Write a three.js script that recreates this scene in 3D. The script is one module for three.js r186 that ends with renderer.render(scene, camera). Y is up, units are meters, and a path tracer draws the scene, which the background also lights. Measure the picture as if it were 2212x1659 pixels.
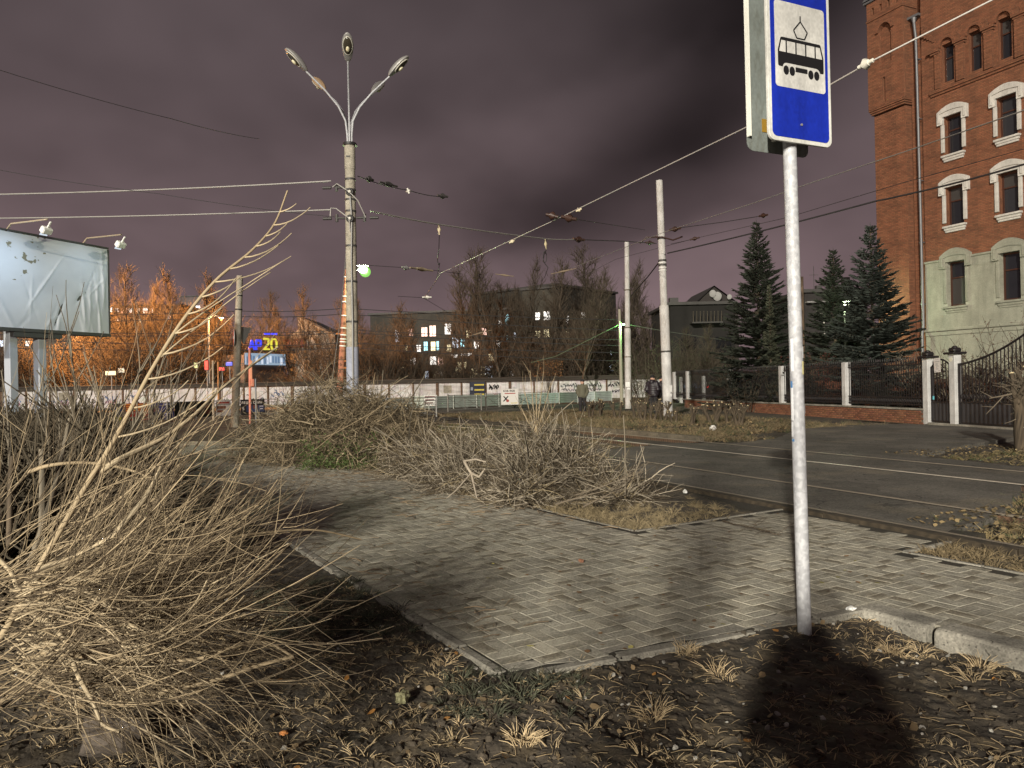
import * as THREE from 'three';
import { mergeGeometries } from 'three/addons/utils/BufferGeometryUtils.js';

// ------------------------------------------------------------------ camera, sky, light
const scene = new THREE.Scene();
const renderer = new THREE.WebGLRenderer({ antialias: true });
renderer.toneMapping = THREE.LinearToneMapping;
renderer.toneMappingExposure = 1.4;
renderer.shadowMap.enabled = true;
const EYE = 1.55, F = 1661, CX = 1106, CY = 829.5;      // lens measured on the photograph
const camera = new THREE.PerspectiveCamera(2 * Math.atan(CY / F) * 180 / Math.PI, 4 / 3, 0.05, 900);
camera.position.set(0, EYE, 0);
camera.rotation.set(0.0015, 0, -0.02, 'YXZ');
camera.updateMatrixWorld(true);

const KEY = 2.5, KEY_EL = 17.5 * Math.PI / 180, KEY_AZ = 0.343;
const key = new THREE.DirectionalLight(new THREE.Color().setRGB(1.0, 0.93, 0.79), KEY);
{
  const h = Math.hypot(KEY_AZ, 1);
  const d = new THREE.Vector3(-KEY_AZ / h * Math.cos(KEY_EL), Math.sin(KEY_EL), 1 / h * Math.cos(KEY_EL));
  key.position.copy(d.multiplyScalar(120)); key.target.position.set(0, 0, 0);
  key.castShadow = true; key.shadow.radius = 2.6; key.shadow.mapSize.set(4096, 4096);
  const c = key.shadow.camera; c.left = -70; c.right = 70; c.top = 60; c.bottom = -60; c.near = 1; c.far = 320;
  scene.add(key, key.target);
}

// ------------------------------------------------------------------ random numbers and noise
function rng(seed) { let s = seed >>> 0; return () => { s = (s + 0x6D2B79F5) >>> 0; let t = s; t = Math.imul(t ^ (t >>> 15), t | 1); t ^= t + Math.imul(t ^ (t >>> 7), t | 61); return ((t ^ (t >>> 14)) >>> 0) / 4294967296; }; }
const h2 = (x, y, s) => { let n = Math.imul(x, 374761393) + Math.imul(y, 668265263) + Math.imul(s, 1274126177) | 0; n = Math.imul(n ^ (n >>> 13), 1274126177); n ^= n >>> 16; return (n >>> 0) / 4294967296; };
const sm = t => t * t * (3 - 2 * t);
function vnoise(x, y, s = 0, per = 0) {
  const xi = Math.floor(x), yi = Math.floor(y), fx = sm(x - xi), fy = sm(y - yi), w = v => per ? ((v % per) + per) % per : v;
  const a = h2(w(xi), w(yi), s), b = h2(w(xi + 1), w(yi), s), c = h2(w(xi), w(yi + 1), s), d = h2(w(xi + 1), w(yi + 1), s);
  return a + (b - a) * fx + (c - a) * fy + (a - b - c + d) * fx * fy;
}
function fbm(x, y, oct = 4, s = 0, per = 0) { let v = 0, a = 0.5, n = 0; for (let i = 0; i < oct; i++) { v += a * vnoise(x, y, s + i * 17, per); n += a; x *= 2; y *= 2; per *= 2; a *= 0.5; } return v / n; }
const clamp = (v, a = 0, b = 1) => Math.min(b, Math.max(a, v));
const lerp = (a, b, t) => a + (b - a) * t;
const sstep = (a, b, v) => sm(clamp((v - a) / (b - a)));

// night sky: low city-lit cloud, brownish purple, with darker gaps
{
  const W = 2048, H = 1024, data = new Float32Array(W * H * 4);
  const gaps = [[8, 15.5, 12, 4.4, 0.46], [13, 26, 9, 6, 0.38], [27, 32, 14, 9, 0.85], [19, 23, 9, 4, 0.4], [2, 11.5, 7, 2.4, 0.42], [15, 17, 9, 4, 0.4], [13, 12, 8, 1.6, 0.22], [-12, 19, 8, 2.2, 0.22], [-22, 9, 5, 1.5, 0.1], [3, 22, 9, 3, 0.25]];
  for (let j = 0; j < H; j++) {
    const el = ((j + 0.5) / H - 0.5) * 180;
    for (let i = 0; i < W; i++) {
      const az = ((i + 0.5) / W) * 360 - 90;                // 0 = the way the camera looks, right positive
      const a = ((az + 180) % 360 + 360) % 360 - 180, r = a * Math.PI / 180;
      const e = Math.max(el, 0) * Math.PI / 180;
      const px = Math.sin(r) / (Math.tan(e) + 0.35), py = Math.cos(r) / (Math.tan(e) + 0.35);
      let c = fbm(px * 1.7 + 9.3, py * 1.7 + 4.1, 5, 11), c2 = fbm(px * 4 + 3, py * 4 + 1, 4, 29);
      let v = 0.74 + 1.0 * (c - 0.5) + 0.24 * (c2 - 0.5);
      let g = 0;
      const wob = (fbm(a * 0.12 + 40, el * 0.2 + 7, 4, 5) - 0.5) * 7;
      for (const [ga, ge, sa, se, k] of gaps) { const q = ((a - ga + wob * 0.9) / sa) ** 2 + ((el - ge + wob * 0.45 - (a - ga) * 0.18) / se) ** 2; g += k * Math.exp(-q * 1.2); }
      v *= 1 - clamp(g, 0, 0.9);
      v *= lerp(1.16, 0.55, sstep(3, 42, el));
      const o = (j * W + i) * 4, warm = lerp(1, 0.9, sstep(0, 30, el));
      data[o] = 0.138 * v * warm; data[o + 1] = 0.0945 * v; data[o + 2] = 0.1 * v; data[o + 3] = 1;
    }
  }
  const sky = new THREE.DataTexture(data, W, H, THREE.RGBAFormat, THREE.FloatType);
  sky.mapping = THREE.EquirectangularReflectionMapping; sky.magFilter = THREE.LinearFilter; sky.needsUpdate = true;
  scene.background = sky; scene.environment = sky;
}

// ------------------------------------------------------------------ measuring helpers: pixel (2212 wide) -> place
const V = (x, y, z) => new THREE.Vector3(x, y, z);
function dirOf(px, py) { return V((px - CX) / F, (CY - py) / F, -1).applyQuaternion(camera.quaternion); }
function G(px, py, y = 0) { const d = dirOf(px, py), t = (y - EYE) / d.y; return V(d.x * t, y, d.z * t); }
function P(px, py, D) { const d = dirOf(px, py), t = D / -d.z; return V(d.x * t, EYE + d.y * t, -D); }
// paving grid axes (a, b) and track axes (n, u)
const TH = 31 * Math.PI / 180, A1 = [Math.cos(TH), Math.sin(TH)], A2 = [-Math.sin(TH), Math.cos(TH)];
const ab = (x, D) => [x * A1[0] + D * A1[1], x * A2[0] + D * A2[1]];
const fromAB = (a, b, y = 0) => V(a * A1[0] + b * A2[0], y, -(a * A1[1] + b * A2[1]));
const TT = 24 * Math.PI / 180, N1 = [Math.cos(TT), Math.sin(TT)], U1 = [-Math.sin(TT), Math.cos(TT)];
const nu = (x, D) => [x * N1[0] + D * N1[1], x * U1[0] + D * U1[1]];
const fromNU = (n, u, y = 0) => V(n * N1[0] + u * U1[0], y, -(n * N1[1] + u * U1[1]));

// ------------------------------------------------------------------ geometry builder
class MB {
  constructor() { this.p = []; this.n = []; this.t = []; this.i = []; this.c = null; this.col = [1, 1, 1]; }
  get empty() { return !this.i.length; }
  tint(r, g = r, b = r) { if (!this.c) { this.c = []; for (let k = 0; k < this.p.length / 3; k++) this.c.push(1, 1, 1); } this.col = [r, g, b]; return this; }
  v(x, y, z, nx, ny, nz, u = 0, w = 0) { this.p.push(x, y, z); this.n.push(nx, ny, nz); this.t.push(u, w); if (this.c) this.c.push(...this.col); return this.p.length / 3 - 1; }
  quad(a, b, c, d, uv) {
    const e = V(b.x - a.x, b.y - a.y, b.z - a.z), f = V(d.x - a.x, d.y - a.y, d.z - a.z), n = e.clone().cross(f).normalize(), le = e.length(), lf = f.length();
    const q = uv || [[0, 0], [le, 0], [le, lf], [0, lf]], k = [a, b, c, d].map((s, m) => this.v(s.x, s.y, s.z, n.x, n.y, n.z, q[m][0], q[m][1]));
    this.i.push(k[0], k[1], k[2], k[0], k[2], k[3]); return this;
  }
  tri(a, b, c) { const n = b.clone().sub(a).cross(c.clone().sub(a)).normalize(), k = [a, b, c].map(s => this.v(s.x, s.y, s.z, n.x, n.y, n.z, s.x, s.y)); this.i.push(...k); return this; }
  box(c, s, ry = 0, bev = 0, m4 = null) {
    const [x, y, z] = s.map(v => v / 2), co = Math.cos(ry), si = Math.sin(ry);
    const T = (px, py, pz) => { const q = V(c[0] + px * co + pz * si, c[1] + py, c[2] - px * si + pz * co); return m4 ? q.applyMatrix4(m4) : q; };
    const b = bev, X = x - b, Y = y - b, Z = z - b;
    this.quad(T(-X, -Y, z), T(X, -Y, z), T(X, Y, z), T(-X, Y, z)); this.quad(T(X, -Y, -z), T(-X, -Y, -z), T(-X, Y, -z), T(X, Y, -z));
    this.quad(T(x, -Y, Z), T(x, -Y, -Z), T(x, Y, -Z), T(x, Y, Z)); this.quad(T(-x, -Y, -Z), T(-x, -Y, Z), T(-x, Y, Z), T(-x, Y, -Z));
    this.quad(T(-X, y, Z), T(X, y, Z), T(X, y, -Z), T(-X, y, -Z)); this.quad(T(-X, -y, -Z), T(X, -y, -Z), T(X, -y, Z), T(-X, -y, Z));
    if (b > 0) {
      for (const sy of [1, -1]) {
        const e = (p, q, r, t) => sy > 0 ? this.quad(p, q, r, t) : this.quad(q, p, t, r);
        e(T(-X, sy * Y, z), T(X, sy * Y, z), T(X, sy * y, Z), T(-X, sy * y, Z)); e(T(X, sy * Y, -z), T(-X, sy * Y, -z), T(-X, sy * y, -Z), T(X, sy * y, -Z));
        e(T(x, sy * Y, Z), T(x, sy * Y, -Z), T(X, sy * y, -Z), T(X, sy * y, Z)); e(T(-x, sy * Y, -Z), T(-x, sy * Y, Z), T(-X, sy * y, Z), T(-X, sy * y, -Z));
      }
      this.quad(T(X, -Y, z), T(x, -Y, Z), T(x, Y, Z), T(X, Y, z)); this.quad(T(x, -Y, -Z), T(X, -Y, -z), T(X, Y, -z), T(x, Y, -Z));
      this.quad(T(-X, -Y, -z), T(-x, -Y, -Z), T(-x, Y, -Z), T(-X, Y, -z)); this.quad(T(-x, -Y, Z), T(-X, -Y, z), T(-X, Y, z), T(-x, Y, Z));
    }
    return this;
  }
  tube(pts, r0, r1 = r0, sides = 6, caps = true) {
    const m = pts.length, base = this.p.length / 3; let up = null, L = 0;
    const R = typeof r0 === 'function' ? r0 : t => r0 + (r1 - r0) * t;
    for (let k = 0; k < m; k++) {
      const a = pts[Math.max(0, k - 1)], b = pts[Math.min(m - 1, k + 1)];
      let tx = b.x - a.x, ty = b.y - a.y, tz = b.z - a.z; const tl = Math.hypot(tx, ty, tz) || 1; tx /= tl; ty /= tl; tz /= tl;
      if (!up) up = Math.abs(ty) < 0.9 ? [0, 1, 0] : [1, 0, 0];
      let d = up[0] * tx + up[1] * ty + up[2] * tz, ux = up[0] - d * tx, uy = up[1] - d * ty, uz = up[2] - d * tz; const ul = Math.hypot(ux, uy, uz) || 1; ux /= ul; uy /= ul; uz /= ul; up = [ux, uy, uz];
      const wx = ty * uz - tz * uy, wy = tz * ux - tx * uz, wz = tx * uy - ty * ux, r = R(k / (m - 1));
      if (k) L += Math.hypot(pts[k].x - pts[k - 1].x, pts[k].y - pts[k - 1].y, pts[k].z - pts[k - 1].z);
      for (let s = 0; s < sides; s++) { const t = s / sides * 2 * Math.PI, c = Math.cos(t), q = Math.sin(t), nx = ux * c + wx * q, ny = uy * c + wy * q, nz = uz * c + wz * q; this.v(pts[k].x + nx * r, pts[k].y + ny * r, pts[k].z + nz * r, nx, ny, nz, s / sides * 2 * Math.PI * Math.max(r, 0.02), L); }
    }
    for (let k = 0; k < m - 1; k++) for (let s = 0; s < sides; s++) { const a = base + k * sides + s, b = base + k * sides + (s + 1) % sides, c = a + sides, d = b + sides; this.i.push(a, b, c, b, d, c); }
    if (caps && sides > 4) for (const [k, sg] of [[0, -1], [m - 1, 1]]) { const q = base + k * sides, a = pts[k], b = pts[k ? k - 1 : 1], t = a.clone().sub(b).normalize(), c0 = this.v(a.x, a.y, a.z, t.x, t.y, t.z), ring = []; for (let s = 0; s < sides; s++) { const o = (q + s) * 3; ring.push(this.v(this.p[o], this.p[o + 1], this.p[o + 2], t.x, t.y, t.z)); } for (let s = 0; s < sides; s++) { const e = ring[s], f = ring[(s + 1) % sides]; sg > 0 ? this.i.push(c0, e, f) : this.i.push(c0, f, e); } }
    return this;
  }
  geo(g, m) {
    g = g.clone(); if (m) g.applyMatrix4(m);
    const p = g.attributes.position, n = g.attributes.normal, t = g.attributes.uv, base = this.p.length / 3;
    for (let k = 0; k < p.count; k++) this.v(p.getX(k), p.getY(k), p.getZ(k), n.getX(k), n.getY(k), n.getZ(k), t ? t.getX(k) : 0, t ? t.getY(k) : 0);
    if (g.index) for (let k = 0; k < g.index.count; k++) this.i.push(base + g.index.getX(k)); else for (let k = 0; k < p.count; k++) this.i.push(base + k);
    return this;
  }
  build() {
    const g = new THREE.BufferGeometry();
    g.setAttribute('position', new THREE.BufferAttribute(new Float32Array(this.p), 3)); g.setAttribute('normal', new THREE.BufferAttribute(new Float32Array(this.n), 3)); g.setAttribute('uv', new THREE.BufferAttribute(new Float32Array(this.t), 2));
    if (this.c) g.setAttribute('color', new THREE.BufferAttribute(new Float32Array(this.c), 3));
    g.setIndex(this.p.length / 3 > 65535 ? new THREE.BufferAttribute(new Uint32Array(this.i), 1) : new THREE.BufferAttribute(new Uint16Array(this.i), 1));
    return g;
  }
}
const M4 = (x, y, z, ry = 0, rx = 0, rz = 0, s = 1) => new THREE.Matrix4().compose(V(x, y, z), new THREE.Quaternion().setFromEuler(new THREE.Euler(rx, ry, rz, 'YXZ')), Array.isArray(s) ? V(...s) : V(s, s, s));

// ------------------------------------------------------------------ things, parts, labels
const used = {};
function numbered(name) { const k = used[name] = (used[name] ?? -1) + 1; return k ? `${name}_${String(k).padStart(3, '0')}` : name; }
function tag(o, label, category, group, kind) { const u = {}; if (label) u.label = label; if (category) u.category = category; if (group) u.group = group; if (kind) u.kind = kind; o.userData = u; return o; }
function thing(name, pos, ry, label, category, group) { const o = new THREE.Group(); o.name = numbered(name); o.position.set(...(pos.toArray ? pos.toArray() : pos)); o.rotation.y = ry || 0; scene.add(o); return tag(o, label, category, group); }
function part(name, geo, m, parent = scene) { const o = new THREE.Mesh(geo instanceof MB ? geo.build() : geo, m); o.name = parent === scene ? numbered(name) : name; o.castShadow = o.receiveShadow = true; parent.add(o); return o; }
function single(name, geo, m, label, category, group) { return tag(part(name, geo, m), label, category, group); }
function struct(name, geo, m) { const o = part(name, geo, m); o.userData.kind = 'structure'; return o; }
function stuff(o) { o.userData.kind = 'stuff'; return o; }
function copyOf(o, label, group) { const c = o.clone(); c.name = numbered(o.name.replace(/_\d{3}$/, '')); c.userData = { ...o.userData }; if (label) c.userData.label = label; if (group) c.userData.group = group; scene.add(c); return c; }

// ------------------------------------------------------------------ textures and materials
function tex(size, fn, { w = size, h = size, color = true, rep } = {}) {
  const d = new Uint8Array(w * h * 4);
  for (let j = 0; j < h; j++) for (let i = 0; i < w; i++) { const c = fn(i / w, j / h, i, j), o = (j * w + i) * 4; const q = Array.isArray(c) ? c : [c, c, c]; d[o] = clamp(q[0]) * 255; d[o + 1] = clamp(q[1]) * 255; d[o + 2] = clamp(q[2]) * 255; d[o + 3] = 255; }
  const t = new THREE.DataTexture(d, w, h, THREE.RGBAFormat); t.wrapS = t.wrapT = THREE.RepeatWrapping; t.magFilter = THREE.LinearFilter; if (color) t.colorSpace = THREE.SRGBColorSpace; if (rep) t.repeat.set(rep[0], rep[1] ?? rep[0]); t.needsUpdate = true; return t;
}
function paint(w, h, fn) { const c = document.createElement('canvas'); c.width = w; c.height = h; fn(c.getContext('2d'), w, h); const t = new THREE.CanvasTexture(c); t.colorSpace = THREE.SRGBColorSpace; return t; }
function rep(t, x, y = x) { const c = t.clone(); c.repeat.set(x, y); c.needsUpdate = true; return c; }
const RGB = (r, g = r, b = r) => new THREE.Color().setRGB(r, g, b);
function std(color, roughness = 0.85, o = {}) { return new THREE.MeshStandardMaterial({ color: Array.isArray(color) ? RGB(...color) : color, roughness, ...o }); }
const s2 = v => v <= 0.0031308 ? v * 12.92 : 1.055 * v ** (1 / 2.4) - 0.055;      // linear albedo -> stored sRGB
const lin3 = (r, g, b) => [s2(r), s2(g), s2(b)];

// textures, tile size given in metres where they are used
const T_dirt = tex(1024, (u, v) => {
  const a = fbm(u * 6, v * 6, 5, 3, 6), b = fbm(u * 40, v * 40, 3, 8, 40), c = vnoise(u * 150, v * 150, 21, 150), d = fbm(u * 14, v * 14, 3, 77, 14);
  let k = 0.55 + 0.5 * (a - 0.5) + 0.55 * (b - 0.5); if (c > 0.88) k *= 1.7; const straw = sstep(0.5, 0.7, d) * 0.75;
  return lin3((0.094 + straw * 0.06) * k, (0.076 + straw * 0.042) * k, (0.056 + straw * 0.016) * k);
});
const T_dirtB = tex(1024, (u, v) => { const b = fbm(u * 30, v * 30, 4, 8, 30), c = vnoise(u * 120, v * 120, 21, 120); return clamp(b * 0.8 + (c > 0.8 ? (c - 0.8) * 1.5 : 0)); }, { color: false });
const T_asphalt = tex(1024, (u, v) => { const a = fbm(u * 4, v * 4, 5, 31, 4), g = vnoise(u * 256, v * 256, 32, 256), g2 = vnoise(u * 100, v * 100, 33, 100), st = sstep(0.55, 0.75, fbm(u * 5, v * 5, 4, 66, 5)); const w = fbm(u * 8, v * 8, 4, 67, 8) - 0.5, cr = Math.abs(fbm(u * 5 + w * 0.4, v * 5, 3, 68, 5) - 0.5) < 0.006 && fbm(u * 3, v * 3, 2, 69, 3) > 0.45 ? 0.45 : 1, pt = fbm(u * 3, v * 3, 2, 70, 3) > 0.6 ? 0.8 : 1; const k = (0.75 + 0.6 * (a - 0.5) + 0.6 * (g - 0.5) + 0.3 * (g2 - 0.5) + 0.4 * w) * cr * pt; return lin3((0.122 + st * 0.04) * k, (0.114 + st * 0.03) * k, (0.1 + st * 0.014) * k); });
const T_asphaltB = tex(512, (u, v) => 0.5 * vnoise(u * 128, v * 128, 32, 128) + 0.5 * fbm(u * 40, v * 40, 3, 5, 40), { color: false });
const T_conc = tex(512, (u, v) => { const a = fbm(u * 5, v * 5, 5, 41, 5), b = vnoise(u * 128, v * 128, 42, 128), p = vnoise(u * 60, v * 60, 43, 60); let k = 0.78 + 0.5 * (a - 0.5) + 0.2 * (b - 0.5); if (p > 0.9) k *= 0.7; return [k, k * 0.985, k * 0.95]; });
const T_concB = tex(512, (u, v) => { const b = fbm(u * 40, v * 40, 4, 44, 40), p = vnoise(u * 60, v * 60, 43, 60); return b * 0.7 - (p > 0.88 ? 0.4 : 0) + 0.3; }, { color: false });
const T_paver = tex(1024, (u, v) => { const a = fbm(u * 3, v * 3, 5, 51, 3), b = vnoise(u * 300, v * 300, 52, 300), c = fbm(u * 22, v * 22, 3, 53, 22), st = sstep(0.58, 0.74, fbm(u * 6, v * 6, 4, 54, 6)); const k = 0.84 + 0.3 * (a - 0.5) + 0.24 * (b - 0.5) + 0.24 * (c - 0.5) - 0.2 * st; return [k, k * (0.985 - st * 0.03), k * (0.955 - st * 0.07)]; });
const T_paverB = tex(512, (u, v) => 0.6 * vnoise(u * 180, v * 180, 55, 180) + 0.4 * fbm(u * 30, v * 30, 3, 56, 30), { color: false });
const BRK = (u, v, nx, ny) => { const row = Math.floor(v * ny), off = row % 2 ? 0.5 : 0, x = u * nx + off, ix = ((Math.floor(x) % nx) + nx) % nx, fx = x - Math.floor(x), fy = v * ny - row; return [ix, row, fx, fy]; };
const T_brick = tex(1024, (u, v) => {                    // 2.08 m x 2.0 m
  const [ix, iy, fx, fy] = BRK(u, v, 8, 26), j = Math.min(fx, 1 - fx) < 0.022 || Math.min(fy, 1 - fy) < 0.075, r = h2(ix, iy, 61), r2 = h2(ix, iy, 62), n = fbm(u * 60, v * 60, 3, 63, 60), w = fbm(u * 4, v * 4, 4, 64, 4);
  if (j) { const k = 0.75 + 0.5 * (n - 0.5); return lin3(0.15 * k, 0.085 * k, 0.055 * k); }
  const k = 0.74 + 0.34 * (r - 0.5) + 0.25 * (n - 0.5) + 0.6 * (w - 0.5); return lin3(0.265 * k * (1 + 0.12 * (r2 - 0.5)), 0.102 * k, 0.05 * k);
});
const T_brickB = tex(1024, (u, v) => { const [ix, iy, fx, fy] = BRK(u, v, 8, 26), e = Math.min(Math.min(fx, 1 - fx) / 0.03, Math.min(fy, 1 - fy) / 0.1); return clamp(sstep(0.3, 1.2, e) * (0.8 + 0.2 * h2(ix, iy, 65)) - 0.1 * vnoise(u * 120, v * 120, 66, 120)); }, { color: false });
const T_plaster = tex(512, (u, v) => { const a = fbm(u * 4, v * 4, 5, 71, 4), b = vnoise(u * 90, v * 90, 72, 90), s = fbm(u * 16, v * 2, 3, 73, 2); const k = 0.86 + 0.24 * (a - 0.5) + 0.08 * (b - 0.5) - 0.05 * sstep(0.55, 0.8, s); return [k, k, k * 0.99]; });
const T_bark = tex(256, (u, v) => { const a = fbm(u * 12, v * 3, 4, 81, 3), b = vnoise(u * 40, v * 14, 82, 2); const k = 0.6 + 0.9 * (a - 0.35); return [k, k * 0.97, k * 0.92]; });
const T_patch = tex(512, (u, v) => { const a = fbm(u * 7, v * 7, 5, 91, 7), b = sstep(0.44, 0.6, fbm(u * 16, v * 10, 4, 92, 2)), c = vnoise(u * 80, v * 80, 93, 80); const k = 0.72 + 0.28 * b + 0.3 * (a - 0.5) + 0.1 * (c - 0.5); return [k, k, k]; });
const T_soft = tex(512, (u, v) => { const a = fbm(u * 6, v * 9, 5, 191, 3), b = sstep(0.5, 0.72, fbm(u * 9, v * 5, 5, 192, 1)), c = vnoise(u * 90, v * 90, 193, 90); const k = 0.9 + 0.16 * (a - 0.5) - 0.16 * b + 0.08 * (c - 0.5); return [k, k * (1 - 0.03 * b), k * (1 - 0.07 * b)]; });
const T_galv = tex(1024, (u, v) => { const w = fbm(u * 14, v * 14, 3, 195, 14) * 2, b = fbm(u * 46 + w, v * 40 + w, 2, 194, 0), e = vnoise(u * 34 + w * 2, v * 60, 196, 0), c = fbm(u * 3, v * 5, 4, 197, 1); const k = 0.88 + 0.12 * sstep(0.36, 0.66, b * 0.6 + e * 0.4) + 0.2 * (c - 0.5); return [k, k, k * 1.01]; });
const T_wood = tex(512, (u, v) => { const g = fbm(u * 30 + fbm(u * 3, v * 3, 3, 1, 3) * 3, v * 2, 4, 94, 2), c = sstep(0.62, 0.7, fbm(u * 40, v * 1, 3, 95, 1)); const k = 0.7 + 0.6 * (g - 0.5) - 0.35 * c; return [k, k * 0.94, k * 0.85]; });

const MAT = {
  dirt: std([1, 1, 1], 0.97, { map: rep(T_dirt, 0.5), bumpMap: rep(T_dirtB, 0.5), bumpScale: 0.03 }),
  asphalt: std([1.12, 1.1, 1.08], 0.86, { map: rep(T_asphalt, 0.3), bumpMap: rep(T_asphaltB, 0.8), bumpScale: 0.006 }),
  tar: std([0.42, 0.42, 0.42], 0.9, { map: rep(T_asphalt, 0.3) }),
  conc: std([0.45, 0.435, 0.4], 0.9, { map: rep(T_conc, 0.9), bumpMap: rep(T_concB, 0.9), bumpScale: 0.006 }),
  concDark: std([0.2, 0.17, 0.135], 0.92, { map: rep(T_conc, 0.8), bumpMap: rep(T_concB, 0.9), bumpScale: 0.006 }),
  paver: std([0.47, 0.455, 0.405], 0.86, { map: rep(T_paver, 0.37), bumpMap: rep(T_paverB, 1.6), bumpScale: 0.004, vertexColors: true }),
  joint: std([0.045, 0.038, 0.027], 0.97, { map: rep(T_conc, 1.2), bumpMap: rep(T_concB, 2), bumpScale: 0.012 }),
  rail: std([0.5, 0.45, 0.38], 0.4, { metalness: 0.35 }),
  rust: std([0.13, 0.075, 0.045], 0.8, { map: rep(T_patch, 1.2) }),
  poleConc: std([0.52, 0.49, 0.43], 0.92, { map: rep(T_conc, 0.7), bumpMap: rep(T_concB, 1), bumpScale: 0.008 }),
  poleWhite: std([0.62, 0.6, 0.585], 0.9, { map: rep(T_soft, 0.41, 0.23), bumpMap: rep(T_concB, 1), bumpScale: 0.008 }),
  whitewash: std([0.74, 0.73, 0.74], 0.85, { map: rep(T_plaster, 0.7), bumpMap: rep(T_concB, 1), bumpScale: 0.006 }),
  bluePaint: std([0.45, 0.48, 0.6], 0.7, { map: rep(T_plaster, 0.5) }),
  galv: std([0.46, 0.465, 0.485], 0.62, { map: rep(T_galv, 1.3, 0.9), metalness: 0.1 }),
  steel: std([0.32, 0.31, 0.3], 0.5, { metalness: 0.5 }),
  grey: std([0.28, 0.275, 0.27], 0.6), darkGrey: std([0.05, 0.047, 0.045], 0.6), black: std([0.014, 0.013, 0.014], 0.55),
  iron: std([0.018, 0.015, 0.016], 0.5, { metalness: 0.2 }), white: std([0.78, 0.78, 0.76], 0.6),
  brick: std([1, 1, 1], 0.9, { map: rep(T_brick, 1 / 2.08, 1 / 2.0), bumpMap: rep(T_brickB, 1 / 2.08, 1 / 2.0), bumpScale: 0.012 }),
  plaster: std([0.43, 0.42, 0.345], 0.92, { map: rep(T_plaster, 0.35), bumpMap: rep(T_concB, 1.5), bumpScale: 0.004 }),
  trim: std([0.8, 0.76, 0.72], 0.85, { map: rep(T_plaster, 0.6) }),
  shrubTwig: std([0.06, 0.047, 0.029], 0.9), glass: std([0.018, 0.018, 0.022], 0.06, { metalness: 0.0 }),
  frame: std([0.06, 0.022, 0.013], 0.5), zinc: std([0.17, 0.17, 0.18], 0.5, { metalness: 0.4 }),
  barkTan: std([0.58, 0.5, 0.37], 0.8, { map: rep(T_bark, 6, 2) }), barkDark: std([0.12, 0.095, 0.07], 0.9, { map: rep(T_bark, 3, 1) }),
  barkGrey: std([0.26, 0.235, 0.195], 0.88, { map: rep(T_bark, 4, 1) }), twig: std([0.16, 0.12, 0.075], 0.85), twigTan: std([0.33, 0.255, 0.158], 0.75), twigGrey: std([0.15, 0.12, 0.085], 0.85),
  cut: std([0.62, 0.5, 0.3], 0.8), treeTwig: std([0.075, 0.058, 0.041], 0.95), treeBark: std([0.12, 0.1, 0.082], 0.95, { map: rep(T_bark, 2, 1) }),
  leafGreen: std([0.06, 0.085, 0.022], 0.7, { side: THREE.DoubleSide }), leafBrown: std([0.2, 0.105, 0.04], 0.8, { side: THREE.DoubleSide }), leafRed: std([0.14, 0.022, 0.016], 0.8, { side: THREE.DoubleSide }),
  needle: std([0.016, 0.021, 0.012], 0.85), needleBlue: std([0.026, 0.034, 0.027], 0.85), wire: std([0.3, 0.285, 0.27], 0.55, { metalness: 0.3 }), cable: std([0.022, 0.02, 0.022], 0.7),
  insul: std([0.045, 0.022, 0.016], 0.4), porcelain: std([0.6, 0.58, 0.52], 0.3),
};
function glow(r, g, b, k = 1) { return new THREE.MeshStandardMaterial({ color: 0x0a0a0a, roughness: 0.4, emissive: RGB(r, g, b), emissiveIntensity: k }); }

// ------------------------------------------------------------------ ground
const FRONT = a => 3.59 - (a - 2.1) * 0.12;
const inPath = (a, b, n) => n < 6.62 && ((a > 2.1 && a < 5.22 && b > FRONT(a) && b < 40) || (a >= 5.22 && b > 4.12 && b < 6.22) || (a > 4.72 && a < 6.46 && b > -6 && b <= 4.12) );
function groundH(x, D) {
  const far = sstep(7, 26, Math.hypot(x, D));
  const [a, b] = ab(x, D), [n, u] = nu(x, D);
  let h = -0.052 + 0.055 * (fbm(x * 0.9 + 50, D * 0.9 + 50, 3, 101) - 0.5) + (1 - far) * (0.055 * (fbm(x * 4 + 20, D * 4 + 20, 4, 102) - 0.5) + 0.022 * (vnoise(x * 24 + 9, D * 24 + 9, 103) - 0.5));
  const paved = inPath(a, b, n) || (n > 6.75 && n < 24 && u < 22 && u > 3 && D > 3);
  if (paved) return -0.085;
  if (b < 3.45 && a < 4.72) h += 0.034 * sstep(2.4, 3.2, b) * (1 - sstep(3.9, 4.5, a)) - 0.06 * sstep(4.0, 4.7, a) * sstep(3.4, 2.6, b);      // the soil lies lower along the kerb
  if (a < 2.1) h += 0.03 * sstep(1.5, 2.0, a) - 0.02 * (1 - sstep(1.0, 1.7, a));
  if (a > 5.2 && b > 6.2 && n < 6.7) h += 0.03;
  if (a > 6.4 && b < 4.2 && n < 6.7) h += 0.03;
  return Math.min(h, -0.005) * (1 - 0.6 * far);
}
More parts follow.
